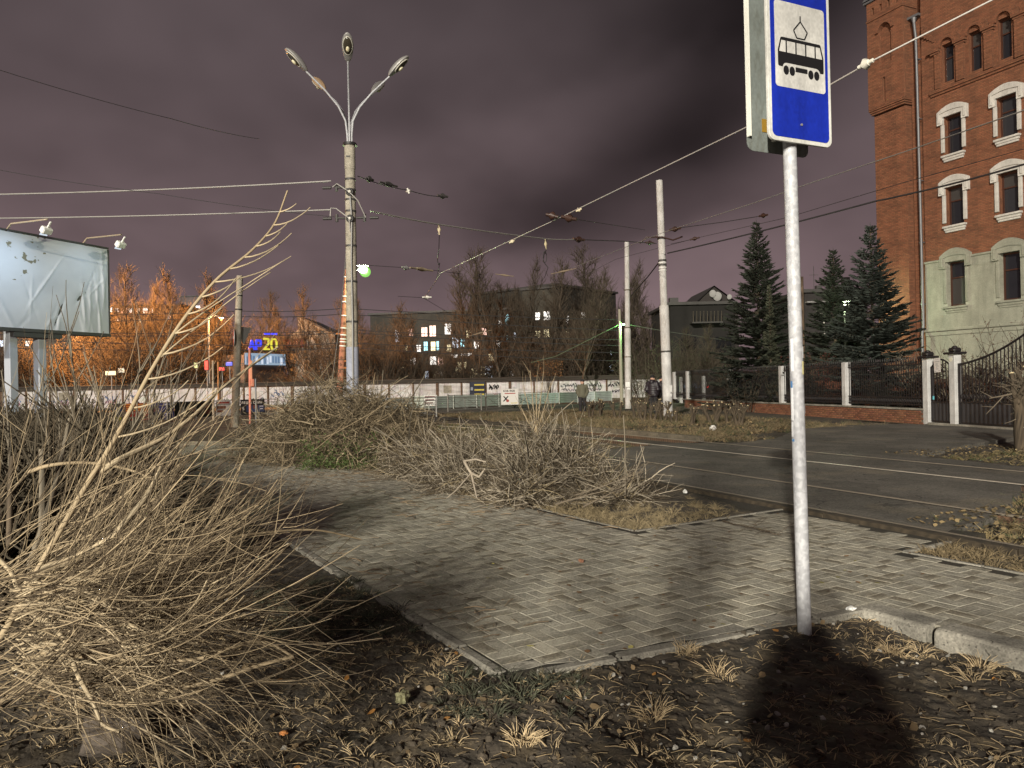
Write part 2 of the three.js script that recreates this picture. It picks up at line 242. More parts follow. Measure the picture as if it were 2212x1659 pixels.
{
  const line = (spans) => { const o = []; for (const [a, b, k] of spans) for (let i = 0; i < k; i++) o.push(a + (b - a) * i / k); o.push(spans[spans.length - 1][1]); return o; };
  const ds = line([[-60, -6, 12], [-6, 1.2, 40], [1.2, 5.6, 170], [5.6, 10, 90], [10, 20, 70], [20, 50, 60], [50, 130, 30], [130, 600, 20]]);
  const xs = line([[-500, -90, 12], [-90, -20, 40], [-20, -5, 60], [-5, -2.6, 40], [-2.6, 3.8, 210], [3.8, 8, 50], [8, 20, 40], [20, 90, 30], [90, 500, 12]]);
  const p = [], t = [], id = [];
  for (const D of ds) for (const x of xs) { p.push(x, groundH(x, D), -D); t.push(x, D); }
  const w = xs.length;
  for (let j = 0; j < ds.length - 1; j++) for (let i = 0; i < w - 1; i++) { const a = j * w + i; id.push(a, a + 1, a + w, a + 1, a + w + 1, a + w); }
  const g = new THREE.BufferGeometry(); g.setAttribute('position', new THREE.Float32BufferAttribute(p, 3)); g.setAttribute('uv', new THREE.Float32BufferAttribute(t, 2)); g.setIndex(id); g.computeVertexNormals();
  struct('ground', g, MAT.dirt);
}
function sheet(poly, y, m, name, thick = 0.09) {          // a slab with its sides, from a list of [x, D]
  const shape = new THREE.Shape(poly.map(([x, D]) => new THREE.Vector2(x, D)));
  const g = new THREE.ExtrudeGeometry(shape, { depth: thick, bevelEnabled: false, curveSegments: 4 });
  g.rotateX(-Math.PI / 2); g.translate(0, y - thick, 0); return struct(name, g, m);
}
function rough(poly, step, amp, seed, open = false) { const o = [], r = rng(seed); for (let i = 0; i < poly.length - (open ? 1 : 0); i++) { const a = poly[i], b = poly[(i + 1) % poly.length], L = Math.hypot(b[0] - a[0], b[1] - a[1]), k = Math.max(1, Math.round(L / step)); for (let j = 0; j < k; j++) { const t = j / k, q = j ? amp : 0; o.push([lerp(a[0], b[0], t) + (r() - 0.5) * 2 * q, lerp(a[1], b[1], t) + (r() - 0.5) * 2 * q]); } } return o; }
const NU = (n, u) => { const p = fromNU(n, u); return [p.x, -p.z]; }, AB = (a, b) => { const p = fromAB(a, b); return [p.x, -p.z]; };

// crossing and driveway
sheet(rough([NU(6.9, 5.2), NU(8.5, 5.7), NU(10.95, 7.0), NU(13, 7.4), NU(13.4, 10.6), NU(16, 11.6), NU(20, 12.6), NU(22.6, 13), NU(22.2, 19), NU(18, 18.4), NU(14.8, 15.9), NU(12.9, 15.2), NU(11.8, 16.2), NU(9.4, 15.6), NU(8.4, 16.4), NU(6.9, 17.2)], 0.35, 0.05, 5), 0.0, MAT.asphalt, 'asphalt_crossing');
// far street and its dark strips
sheet(rough([[-60, 47], [-8, 42], [14, 56], [14, 64], [-8, 52], [-60, 60]], 2, 0.1, 6), -0.012, MAT.asphalt, 'road', 0.05);
const GP = (x, y) => { const p = G(x, y); return [p.x, -p.z]; };
sheet([GP(862, 922), GP(1000, 904), GP(1255, 880), GP(1365, 871), GP(1365, 866), GP(1255, 873), GP(1000, 894), GP(862, 916)], 0.006, MAT.tar, 'track_bed', 0.06);
sheet([GP(1045, 909), GP(1255, 893), GP(1375, 882), GP(1375, 877), GP(1255, 886), GP(1045, 902)], 0.006, MAT.tar, 'track_bed', 0.06);

// rails: foot, web and polished head
const dullRail = std([0.26, 0.225, 0.18], 0.5, { metalness: 0.35 });
function rail(name, pts, label, m = dullRail) {
  const t = thing(name, [0, 0, 0], 0, label, 'rail', 'tram rails');
  const web = new MB(), head = new MB();
  for (let i = 0; i < pts.length - 1; i++) {
    const a = pts[i], b = pts[i + 1], L = a.distanceTo(b), ry = Math.atan2(-(b.z - a.z), b.x - a.x), c = a.clone().add(b).multiplyScalar(0.5);
    web.box([c.x, -0.075, c.z], [L, 0.13, 0.02], ry); head.box([c.x, 0.001, c.z], [L + 0.002, 0.024, 0.058], ry, 0.006);
  }
  part('rail_web', web, MAT.rust, t); part('rail_head', head, m, t); return t;
}
const railLine = (n, y) => [2, 5, 9, 14, 19, 24, 30, 38].map(u => fromNU(n - (u > 19 ? (u - 19) ** 2 * 0.012 : 0), u, y));
rail('tram_rail', railLine(8.45, 0), 'tram rail set flush in the asphalt crossing, with a dark groove, nearest the brush pile');
rail('tram_rail', railLine(6.98, 0), 'tram rail running close behind the low kerb beam of the paved path');
rail('tram_rail', railLine(10.95, 0.012), 'bright polished tram rail that passes behind the sign pole across the asphalt', MAT.rail);
rail('tram_rail', railLine(12.42, 0), 'farthest tram rail of the crossing, along the leafy verge');
{ // dark grooves beside the rails
  const g = new MB();
  for (const n of [8.38, 10.88, 12.35]) { const a = fromNU(n, 5.6, 0.004), b = fromNU(n, 16.2, 0.004), w = fromNU(0.065, 0, 0); g.quad(a, a.clone().add(w), b.clone().add(w), b); }
  struct('rail_groove', g, MAT.black);
}
function beam(name, n, u0, u1, w, h, top, m, label, r) {
  const t = thing(name, [0, 0, 0], 0, label, 'kerb'), q = rng(r);
  for (let u = u0; u < u1 - 0.2;) { const L = Math.min(u1 - u, 1.7 + q() * 0.9), c = fromNU(n + (q() - 0.5) * 0.014, u + L / 2); part('kerb_beam', new MB().box([c.x, top - h / 2 + (q() - 0.5) * 0.012, c.z], [L - 0.012, h, w], Math.PI / 2 + TT + (q() - 0.5) * 0.006, 0.008), m, t); u += L; }
  return t;
}
const woodBeam = std([0.46, 0.39, 0.3], 0.9, { map: rep(T_wood, 0.25, 1.2), bumpMap: rep(T_wood, 0.25, 1.2), bumpScale: 0.006 });
beam('track_kerb', 6.74, 2.6, 16.8, 0.14, 0.17, 0.045, woodBeam, 'low weathered beam kerb between the paved path and the tram crossing', 7);
beam('track_kerb', 12.72, 16.4, 29, 0.16, 0.22, 0.11, MAT.concDark, 'low concrete kerb along the leafy verge past the far rail', 8);

// paving: basket-weave pavers on a mortar bed
{
  const bed = sheet(rough([AB(2.06, 3.57), AB(4.74, 3.26), AB(4.74, -5), AB(6.46, -5), AB(6.46, 4.12), AB(7.9, 4.12), NU(6.66, 6.5), NU(6.66, 8.9), AB(7.1, 6.24), AB(5.2, 6.24), AB(5.2, 24), AB(5.0, 40), AB(2.1, 40), AB(2.06, 24)], 0.16, 0.016, 9), -0.0055, MAT.joint, 'paving', 0.1);
  const r = rng(12), variants = [0, 1].map(o => Array.from({ length: 7 }, (_, k) => { const b = new MB(), t = 0.9 + 0.024 * k + (k % 2) * 0.03; b.tint(t, t * (0.99 + 0.007 * (k % 3)), t * (0.965 + 0.018 * (k % 3))); b.box([0, -0.03, 0], o ? [0.0944, 0.06, 0.1944] : [0.1944, 0.06, 0.0944], 0, 0.0018); return b.build(); }));
  for (const set of variants) set.forEach((g, k) => { const t = g.attributes.uv; for (let i = 0; i < t.count; i++) t.setXY(i, t.getX(i) + k * 0.71, t.getY(i) + k * 1.37); });
  const list = [];
  for (let i = 0; i < 40; i++) for (let j = -40; j < 118; j++) {
    const a0 = 2.12 + i * 0.2, b0 = 3.3 + j * 0.2, odd = (i + j) & 1;
    for (let k = 0; k < 2; k++) {
      const a = a0 + (odd ? 0.05 + 0.1 * k : 0.1), b = b0 + (odd ? 0.1 : 0.05 + 0.1 * k), p = fromAB(a, b), D = -p.z, n = nu(p.x, D)[0];
      const mg = 0.055; if (![[mg, mg], [-mg, mg], [mg, -mg], [-mg, -mg]].every(([e, f]) => { const q = fromAB(a + e, b + f); return inPath(a + e, b + f, nu(q.x, -q.z)[0]); })) continue;
      if (D < 2 || D > 24) continue;
      if (a < 2.3 && r() < 0.02) continue;
      list.push([a, b, odd, D / (1 + 0) + (p.x < -2.4 || p.x > D * 0.68 ? 100 : 0), Math.floor(r() * 7), (r() - 0.5) * 0.003, (r() - 0.5) * 0.016, (r() - 0.5) * 0.016, (r() - 0.5) * 0.016]);
    }
  }
  list.sort((p, q) => p[3] - q[3]);
  const rest = [], place = ([a, b, , , , dy, rx, rz, ry]) => { const p = fromAB(a, b); return M4(p.x, dy - 0.001, p.z, TH + ry, rx, rz); };
  list.forEach((e, k) => {
    const g = variants[e[2]][e[4]], m = place(e);
    if (k < 298) { const o = part('paver', g, MAT.paver, bed); o.applyMatrix4(m); } else rest.push(g.clone().applyMatrix4(m));
  });
  stuff(part('paver_field', mergeGeometries(rest), MAT.paver, bed));
}
// concrete edging along the front of the paving, and the kerb stones to the right
{
  const t = thing('paving_edging', [0, 0, 0], 0, 'pale buried concrete edging along the front of the paving, left of the sign pole', 'kerb'), r = rng(14);
  for (let a = 2.25; a < 4.5; a += 0.5) { const L = 0.49, c = fromAB(a + L / 2, FRONT(a + L / 2) - 0.03); part('edging_stone', new MB().box([c.x, -0.065 + (r() - 0.5) * 0.012, c.z], [L, 0.12, 0.1], TH - 0.12 + (r() - 0.5) * 0.02, 0.012), MAT.conc, t); }
  sheet(rough([AB(2.12, FRONT(2.12) + 0.01), AB(4.7, FRONT(4.7) + 0.01), AB(4.7, FRONT(4.7) + 0.16), AB(2.12, FRONT(2.12) + 0.12)], 0.12, 0.03, 15), -0.0035, MAT.conc, 'mortar_strip', 0.03);
  const lt = thing('paving_edging', [0, 0, 0], 0, 'crumbling pale mortar edge of the paving beside the dark soil and felled branches', 'kerb');
  for (let b = 3.6; b < 13;) { const L = 0.4 + 0.25 * r(), c = fromAB(2.078 + (r() - 0.5) * 0.012, b + L / 2); if (r() < 0.97) part('edging_stone', new MB().box([c.x, -0.0515 + (r() - 0.5) * 0.006, c.z], [0.075 + 0.02 * r(), 0.11, L * 0.985], TH + (r() - 0.5) * 0.03, 0.014), MAT.conc, lt); b += L; }
  const bt = thing('bed_edging', [0, 0, 0], 0, 'thin concrete edging between the paving and the grass bed by the brush pile', 'kerb');
  for (let a = 5.24; a < 7.2; a += 0.6) { const c = fromAB(a + 0.29, 6.25); part('edging_stone', new MB().box([c.x, -0.045, c.z], [0.59, 0.1, 0.05], TH, 0.008), MAT.conc, bt); }
  for (let b = 6.3; b < 9.6; b += 0.7) { const c = fromAB(5.23, b + 0.35); part('edging_stone', new MB().box([c.x, -0.05, c.z], [0.05, 0.1, 0.69], TH, 0.008), MAT.conc, bt); }
  const ct = thing('bed_edging', [0, 0, 0], 0, 'thin concrete edging round the small soil bed at the right edge', 'kerb');
  for (let b = 0.6; b < 4; b += 0.7) { const c = fromAB(6.49, b + 0.35); part('edging_stone', new MB().box([c.x, -0.045, c.z], [0.05, 0.1, 0.69], TH, 0.008), MAT.conc, ct); }
  for (let a = 6.52; a < 7.6; a += 0.55) { const c = fromAB(a + 0.26, 4.09); part('edging_stone', new MB().box([c.x, -0.045, c.z], [0.54, 0.1, 0.05], TH, 0.008), MAT.conc, ct); }
  const kt = thing('stone_kerb', [0, 0, 0], 0, 'rounded concrete kerb stones stepping down to the soil right of the sign pole', 'kerb');
  const kerb = (L) => { const s = new THREE.Shape(); s.moveTo(-0.09, -0.2); s.lineTo(0.09, -0.2); s.lineTo(0.09, 0.0); s.lineTo(-0.055, 0.0); s.quadraticCurveTo(-0.09, -0.004, -0.092, -0.045); s.lineTo(-0.09, -0.2); const g = new THREE.ExtrudeGeometry(s, { depth: L, bevelEnabled: true, bevelSize: 0.01, bevelThickness: 0.012, bevelSegments: 2, curveSegments: 6 }); g.translate(0, 0, -L / 2); return g; };
  for (const [b, L] of [[3.02, 0.5], [2.28, 0.92], [1.3, 0.92], [0.32, 0.92], [-0.66, 0.92]]) { const c = fromAB(4.72, b), o = part('kerb_stone', kerb(L - 0.045), MAT.conc, kt); o.position.set(c.x, -0.002 + (r() - 0.5) * 0.012, c.z); o.rotation.y = TH + (r() - 0.5) * 0.03; }
}

// ------------------------------------------------------------------ brick building on the right
{
  const t = thing('brick_building', [19.75, 0, -41], -66 * Math.PI / 180, 'tall red brick building with white arched window hoods and a pale plastered ground floor', 'building');
  const S0 = -0.2, S1 = 16, TOP = 23.5, cols = [4.34, 6.95, 9.56, 12.17], arcs = [4.12, 5.5, 6.9, 8.3, 9.7, 11.1];
  const rows = [[12.3, 14.16], [8.86, 10.72]], W = 0.44, low = [4.95, 7.1], arcRow = [15.85, 17.7], aw = 0.29;
  const hole = (s, x, y0, y1, w) => { const h = new THREE.Path(); h.moveTo(x - w, y0); h.lineTo(x - w, y1); h.lineTo(x + w, y1); h.lineTo(x + w, y0); h.closePath(); s.holes.push(h); };
  const rect = (x0, y0, x1, y1) => { const s = new THREE.Shape(); s.moveTo(x0, y0); s.lineTo(x1, y0); s.lineTo(x1, y1); s.lineTo(x0, y1); s.closePath(); return s; };
  const wall = rect(2.7, 7.2, S1, TOP); for (const c of cols) for (const [a, b] of rows) hole(wall, c, a, b, W); for (const a of arcs) hole(wall, a, arcRow[0], arcRow[1], aw + 0.02);
  const ext = (s, d) => new THREE.ExtrudeGeometry(s, { depth: d, bevelEnabled: false, curveSegments: 14 });
  const w1 = ext(wall, 0.45); w1.translate(0, 0, -0.45); part('wall', w1, MAT.brick, t);
  part('wall', new MB().box([8, TOP / 2, -3.5], [16.4, TOP - 0.3, 5.9]), MAT.brick, t);                                   // the body behind the facade
  part('wall', new MB().box([2.35, 9.85, -0.35], [0.7, 19.7, 0.42]), MAT.brick, t);                                   // narrow recess beside the tower
  part('eave', new MB().box([2.35, 19.75, -0.2], [0.66, 0.12, 0.7]), MAT.zinc, t);
  { const b = new MB(); for (let k = 0; k < 5; k++) b.box([2.86 + k * 0.13, 19.2 - k * 0.16 - 0.4, 0.06 - k * 0.012], [0.13, 0.16 + 0.2 * (5 - k) * 0.5, 0.12 - 0.016 * k]); part('stepped_corbel', b, MAT.brick, t); }
  // plastered ground floor
  const pl = rect(2.7, 3.9, S1, 7.2); for (const c of cols) hole(pl, c, low[0], low[1], W + 0.02);
  const w2 = ext(pl, 0.5); w2.translate(0, 0, -0.46); part('plaster_wall', w2, MAT.plaster, t);
  part('cornice', new MB().box([9.3, 7.24, 0.02], [13.3, 0.1, 0.16], 0, 0.02), MAT.plaster, t);
  { const b = new MB(); b.box([9.3, 3.84, 0.0], [13.36, 0.14, 0.22], 0, 0.03); b.box([9.3, 3.66, -0.03], [13.32, 0.2, 0.16], 0, 0.02); part('cornice', b, MAT.plaster, t); }
  part('plinth', new MB().box([9.3, 1.78, -0.2], [13.3, 3.55, 0.42]), MAT.plaster, t);
  // windows
  const arch = (w, h, rise, th, leg) => { const s = new THREE.Shape(); s.moveTo(-w, -leg); s.lineTo(-w, h); s.quadraticCurveTo(-w * 0.55, h + rise, 0, h + rise); s.quadraticCurveTo(w * 0.55, h + rise, w, h); s.lineTo(w, -leg); s.lineTo(w - th, -leg); s.lineTo(w - th, h - th * 0.75); s.quadraticCurveTo(0, h + rise * 0.7 - th, -(w - th), h - th * 0.75); s.lineTo(-(w - th), -leg); s.closePath(); return s; };
  const solidArch = (w, h, rise, leg, in_) => { const s = new THREE.Shape(); s.moveTo(-w, -leg); s.lineTo(-w, h); s.quadraticCurveTo(-w * 0.5, h + rise, 0, h + rise); s.quadraticCurveTo(w * 0.5, h + rise, w, h); s.lineTo(w, -leg); s.lineTo(w - in_, -leg); s.lineTo(w - in_, 0); s.lineTo(-(w - in_), 0); s.lineTo(-(w - in_), -leg); s.closePath(); return s; };
  const hoodG = ext(solidArch(0.78, 0.28, 0.26, 0.34, 0.3), 0.13), hood2 = ext(arch(0.7, 0.22, 0.24, 0.1, 0.28), 0.17), lowHood = ext(solidArch(0.8, 0.3, 0.34, 0.3, 0.3), 0.13), lowHood2 = ext(arch(0.7, 0.24, 0.3, 0.1, 0.26), 0.17);
  const panes = [MAT.glass, MAT.glass, std([0.03, 0.03, 0.034], 0.15), std([0.05, 0.046, 0.044], 0.35)], wr = rng(19);
  const win = (x, y0, y1, w, trim) => {
    const f = new MB(), h = y1 - y0, z = -0.24;
    f.box([x - w + 0.035, (y0 + y1) / 2, z], [0.07, h, 0.08]); f.box([x + w - 0.035, (y0 + y1) / 2, z], [0.07, h, 0.08]); f.box([x, y1 - 0.04, z], [2 * w - 0.14, 0.08, 0.08]); f.box([x, y0 + 0.04, z], [2 * w - 0.14, 0.08, 0.08]); f.box([x, y0 + h * 0.64, z], [2 * w - 0.14, 0.06, 0.075]);
    const o = part('window', f, MAT.frame, t);
    part('pane', new MB().box([x, y0 + h * 0.32, z - 0.02], [2 * w - 0.14, h * 0.64 - 0.06, 0.02]), panes[Math.floor(wr() * 4)], o); part('pane', new MB().box([x, y0 + h * 0.82, z - 0.02], [2 * w - 0.14, h * 0.36 - 0.06, 0.02]), panes[Math.floor(wr() * 4)], o);
    if (trim) { // hood, side strips, sill
      const m = trim === 1 ? MAT.trim : MAT.plaster, g = new MB(); g.geo(trim === 1 ? hoodG : lowHood, M4(x, y1, 0)); part('window_hood', g, m, t); part('window_hood', new MB().geo(trim === 1 ? hood2 : lowHood2, M4(x, y1 + 0.03, 0.002)), m, t);
      for (const s of [-1, 1]) part('window_jamb', new MB().box([x + s * (w + 0.1), (y0 + y1) / 2 - 0.1, 0.04], [0.17, h - 0.5, 0.1], 0, 0.015), m, t);
      const b = new MB(); b.box([x, y0 - 0.06, 0.07], [2 * w + 0.3, 0.1, 0.2], 0, 0.015); b.box([x, y0 - 0.17, 0.045], [2 * w + 0.2, 0.12, 0.13], 0, 0.015); b.box([x, y0 - 0.28, 0.03], [2 * w + 0.12, 0.1, 0.09], 0, 0.012); part('window_sill', b, m, t);
    }
  };
  for (const c of cols) { for (const [a, b] of rows) win(c, a, b, W, 1); win(c, low[0], low[1], W + 0.02, 2); }
  for (const a of arcs) win(a, arcRow[0], arcRow[1], aw + 0.02, 0);
  // arcade of brick arches on pilasters
  const ring = (r0, r1, d) => { const s = new THREE.Shape(); s.absarc(0, 0, r1, 0, Math.PI, false); s.lineTo(-r0, 0); s.absarc(0, 0, r0, Math.PI, 0, true); s.closePath(); return ext(s, d); };
  const r1 = ring(0.34, 0.48, 0.14), r2 = ring(0.48, 0.68, 0.08);
  for (let k = 0; k < arcs.length; k++) { part('brick_arch', new MB().geo(r1, M4(arcs[k], arcRow[1] - 0.1, 0.002)), MAT.brick, t); part('brick_arch', new MB().geo(r2, M4(arcs[k], arcRow[1] - 0.1, 0.004)), MAT.brick, t); }
  for (let k = 0; k < arcs.length - 1; k++) { const x = (arcs[k] + arcs[k + 1]) / 2; part('pilaster', new MB().box([x, 16.55, 0.07], [0.4, 1.8, 0.14]), MAT.brick, t); part('capital', new MB().box([x, 17.52, 0.09], [0.62, 0.12, 0.24]).box([x, 17.41, 0.07], [0.52, 0.1, 0.17]), MAT.brick, t); }
  part('pilaster', new MB().box([3.6, 16.55, 0.05], [0.26, 1.8, 0.1]), MAT.brick, t); part('capital', new MB().box([3.42, 17.52, 0.08], [0.66, 0.12, 0.2]).box([3.5, 17.41, 0.06], [0.46, 0.1, 0.14]), MAT.brick, t);
  part('string_course', new MB().box([9.6, 15.55, 0.05], [12.9, 0.16, 0.1]).box([9.6, 15.4, 0.03], [12.8, 0.1, 0.06]), MAT.brick, t);
  // corner tower: lower pilaster, corbelled upper part with niches
  part('tower', new MB().box([1.0, 7.7, -0.6], [1.9, 15.4, 1.7]), MAT.brick, t);
  const up = rect(-0.13, 15.75, 2.05, 21.4); hole(up, 0.86, 15.9, 17.2, 0.07);
  { const h = new THREE.Path(); h.moveTo(0.62, 17.9); h.lineTo(0.62, 19.6); h.absarc(0.98, 19.6, 0.36, Math.PI, 0, true); h.lineTo(1.34, 17.9); h.closePath(); up.holes.push(h); }
  for (let k = 0; k < 4; k++) hole(up, 0.26 + k * 0.48, 20.72, 21.08, 0.07);
  const ug = ext(up, 0.16); ug.translate(0, 0, 0.3); const tw = part('tower', ug, MAT.brick, t);
  part('tower', new MB().box([0.96, 18.57, -0.6], [2.17, 5.64, 1.79]), MAT.brick, t);
  part('brick_arch', new MB().geo(ring(0.38, 0.56, 0.08), M4(0.98, 19.6, 0.462)), MAT.brick, t);
  { const b = new MB(); for (let k = 0; k < 3; k++) b.box([0.96, 15.72 - k * 0.1, -0.5 - 0.02 * k], [2.18 - k * 0.09, 0.1, 1.92 - k * 0.06]); part('corbel', b, MAT.brick, t); }
  part('string_course', new MB().box([0.96, 20.45, -0.2], [2.24, 0.1, 1.4]), MAT.brick, t);
  { const b = new MB(); b.box([0.96, 21.47, -0.5], [2.5, 0.12, 2.1], 0, 0.02); const c = [V(-0.3, 21.55, 0.6), V(2.22, 21.55, 0.6), V(2.22, 21.55, -1.6), V(-0.3, 21.55, -1.6)], a = V(0.96, 24, -0.5); for (let k = 0; k < 4; k++) b.tri(c[k], c[(k + 1) % 4], a); part('tower_roof', b, MAT.zinc, t); }
  // drainpipe with brackets and a funnel
  const pipe = part('drainpipe', new MB().tube([V(2.42, 19.4, 0.12), V(2.5, 18.6, 0.12), V(2.52, 17, 0.12), V(2.6, 4.1, 0.12), V(2.66, 3.7, 0.3), V(2.68, 0.4, 0.3)], 0.07, 0.07, 8), MAT.zinc, t);
  part('funnel', new MB().tube([V(2.42, 19.65, 0.12), V(2.42, 19.4, 0.12)], 0.13, 0.075, 8), MAT.zinc, pipe);
  for (const y of [17.5, 14.5, 11.4, 8.3, 5.2]) part('pipe_bracket', new MB().box([2.56, y, 0.06], [0.2, 0.04, 0.18]), MAT.zinc, pipe);
}

// ------------------------------------------------------------------ iron fence on a brick base, with its gate
{
  const t = thing('iron_fence', [0, 0, 0], 0, 'black iron fence with spear tips and white posts on a low brick base', 'fence');
  const gate = V(13.75, 0, -25.5), far = V(10.5, 0, -47.5), dir = far.clone().sub(gate).normalize(), ry = Math.atan2(-dir.z, dir.x), at = (s, y) => V(gate.x + dir.x * s, y, gate.z + dir.z * s), L = 21.6, out = V(-dir.z, 0, dir.x).multiplyScalar(-1);
  const H = 0.5, r = rng(21);
  const side = gate.clone().cross(V(0, 1, 0)).dot(dir) > 0 ? 1 : -1;
  const nrm = V(dir.z, 0, -dir.x); if (nrm.x > 0) nrm.multiplyScalar(-1);                                    // towards the street
  { const c = at(L / 2, H / 2 - 0.06); part('base_wall', new MB().box([c.x, c.y, c.z], [L, H - 0.02, 0.22], ry), std([0.2, 0.17, 0.14], 0.95, { map: rep(T_conc, 1) }), t); }
  // bricks of the base, one by one
  const bv = Array.from({ length: 6 }, (_, k) => { const b = new MB(); const q = 0.75 + 0.1 * k; b.tint(q, q * (0.9 + 0.05 * (k % 3)), q * (0.9 + 0.06 * (k % 2))); b.box([0, 0, 0], [0.246, 0.066, 0.06], 0, 0.005); return b.build(); });
  const bm = std([0.36, 0.16, 0.095], 0.92, { map: rep(T_conc, 2), vertexColors: true });
  const rest = []; let n = 0;
  for (let s = 0.02; s < L - 0.2; s += 0.258) for (let k = 0; k < 6; k++) {
    const off = k % 2 ? 0.129 : 0, c = at(s + 0.13 + off, 0.005 + k * 0.077).add(nrm.clone().multiplyScalar(0.095 + (r() - 0.5) * 0.012)), m = M4(c.x, c.y, c.z, ry + (r() - 0.5) * 0.02), g = bv[Math.floor(r() * 6)];
    if (n < 290) { part('brick', g, bm, t).applyMatrix4(m); n++; } else rest.push(g.clone().applyMatrix4(m));
  }
  stuff(part('brick_course', mergeGeometries(rest), bm, t));
  for (let s = 0; s < L; s += 1.2) { const c = at(Math.min(s + 0.6, L - 0.3), H - 0.03); part('coping_stone', new MB().box([c.x, c.y + (r() - 0.5) * 0.01, c.z], [1.19, 0.06, 0.32], ry, 0.01), MAT.conc, t); }
  // posts where the photograph has them
  const onLine = px => { let best = 0, bd = 1e9; for (let s = -3; s < 24; s += 0.02) { const q = at(s, 1.5).project(camera), X = (q.x * 0.5 + 0.5) * 2212; if (Math.abs(X - px) < bd) { bd = Math.abs(X - px); best = s; } } return best; };
  const posts = [1458, 1487, 1577, 1690, 1828, 2005].map(onLine);
  posts.forEach((s, k) => { const c = at(s, k === 5 ? 1.06 : 1.32); part('post', new MB().box([c.x, c.y, c.z], [0.27, k === 5 ? 2.16 : 1.72, 0.25], ry, 0.02), MAT.whitewash, t); });
  { const c = at(posts[5], 2.2); part('post_cap', new MB().box([c.x, c.y, c.z], [0.5, 0.07, 0.46], ry, 0.02).box([c.x, c.y + 0.1, c.z], [0.3, 0.14, 0.28], ry, 0.04).geo(new THREE.SphereGeometry(0.09, 10, 8), M4(c.x, c.y + 0.18, c.z, 0, 0, 0, [1, 0.6, 1])), MAT.iron, t); }
  // panels
  const spear = new THREE.ConeGeometry(0.028, 0.13, 4); const ringG = new THREE.TorusGeometry(0.05, 0.012, 4, 10);
  for (let p = 0; p < 5; p++) {
    const b = posts[p] - 0.14, a = posts[p + 1] + 0.14, len = b - a, c = (a + b) / 2; if (len < 0.2) continue;
    const pn = part('fence_panel', (() => { const m = new MB(); for (const y of [0.62, 0.86, 1.98]) { const q = at(c, y); m.box([q.x, q.y, q.z], [len, 0.045, 0.035], ry); } return m; })(), MAT.iron, t);
    const cnt = Math.round(len / 0.135), orn = new MB();
    for (let k = 0; k <= cnt; k++) { const s = a + len * (k + 0.5) / (cnt + 1), q = at(s, 1.37); part('bar', new MB().box([q.x, q.y, q.z], [0.022, 1.6, 0.022], ry), MAT.iron, pn); const tp = at(s, 2.2); orn.geo(spear, M4(tp.x, tp.y, tp.z)); const rg = at(s, 0.745); orn.geo(ringG, M4(rg.x, rg.y, rg.z, ry, 0, 0, [1, 1.5, 1])); if (k % 2) { const r3 = at(s, 2.06); orn.geo(ringG, M4(r3.x, r3.y, r3.z, ry)); } }
    stuff(part('ornament', orn, MAT.iron, pn));
  }
  // gate
  const a = posts[5] - 0.13, gt = thing('wicket_gate', [0, 0, 0], 0, 'narrow black gate with a sheet-metal foot and a paper notice, between two white posts', 'gate');
  const w = 0.98, g0 = a - w, cc = a - w / 2, frame = new MB(), sheetM = new MB();
  for (const s of [a - 0.03, g0 + 0.03]) { const q = at(s, 0.98); frame.box([q.x, q.y, q.z], [0.05, 1.8, 0.05], ry); }
  for (const y of [0.1, 0.72]) { const q = at(cc, y); frame.box([q.x, q.y, q.z], [w - 0.08, 0.05, 0.05], ry); }
  { const pts = []; for (let k = 0; k <= 8; k++) { const f = k / 8; pts.push(at(lerp(a - 0.03, g0 + 0.03, f), 1.86 + 0.24 * Math.sin(Math.PI * f))); } frame.tube(pts, 0.028, 0.028, 6); }
  part('gate_frame', frame, MAT.iron, gt);
  const corr = (m, s0, s1, y0, y1) => { const k = Math.round((s1 - s0) / 0.045); for (let i = 0; i < k; i++) { const z = i => 0.012 * (i % 4 < 2 ? 1 : -1); const p = at(s0 + (s1 - s0) * i / k, 0).add(nrm.clone().multiplyScalar(z(i))), q = at(s0 + (s1 - s0) * (i + 1) / k, 0).add(nrm.clone().multiplyScalar(z(i + 1))); m.quad(V(q.x, y0, q.z), V(p.x, y0, p.z), V(p.x, y1, p.z), V(q.x, y1, q.z)); } };
  const shm = std([0.022, 0.02, 0.022], 0.5, { side: THREE.DoubleSide });
  corr(sheetM, g0 + 0.05, a - 0.05, 0.12, 0.71); part('gate_sheet', sheetM, shm, gt);
  for (let k = 1; k < 7; k++) { const s = lerp(a, g0, k / 7), top = 1.84 + 0.24 * Math.sin(Math.PI * k / 7), q = at(s, (0.74 + top) / 2); part('bar', new MB().box([q.x, q.y, q.z], [0.022, top - 0.74, 0.022], ry), MAT.iron, gt); }
  { const q = at(g0 + 0.05, 1.02).add(nrm.clone().multiplyScalar(0.05)); }
  { const q = at(a - 0.16, 0.86).add(nrm.clone().multiplyScalar(0.045)); part('lock_cover', new MB().box([q.x, q.y, q.z], [0.06, 0.13, 0.04], ry, 0.012), std([0.1, 0.38, 0.45], 0.5), gt); }
  const nt = paint(128, 196, (c, W, Hh) => { c.fillStyle = '#d9d3cf'; c.fillRect(0, 0, W, Hh); c.fillStyle = '#44404a'; c.fillRect(14, 46, 96, 5); for (let k = 0; k < 12; k++) { c.globalAlpha = 0.55; c.fillRect(22 + (k * 13) % 17, 66 + k * 8, 70 - (k * 29) % 34, 3); } c.globalAlpha = 0.6; c.fillRect(16, 176, 24, 8); c.fillRect(84, 170, 26, 7); c.fillRect(30, 20, 66, 4); });
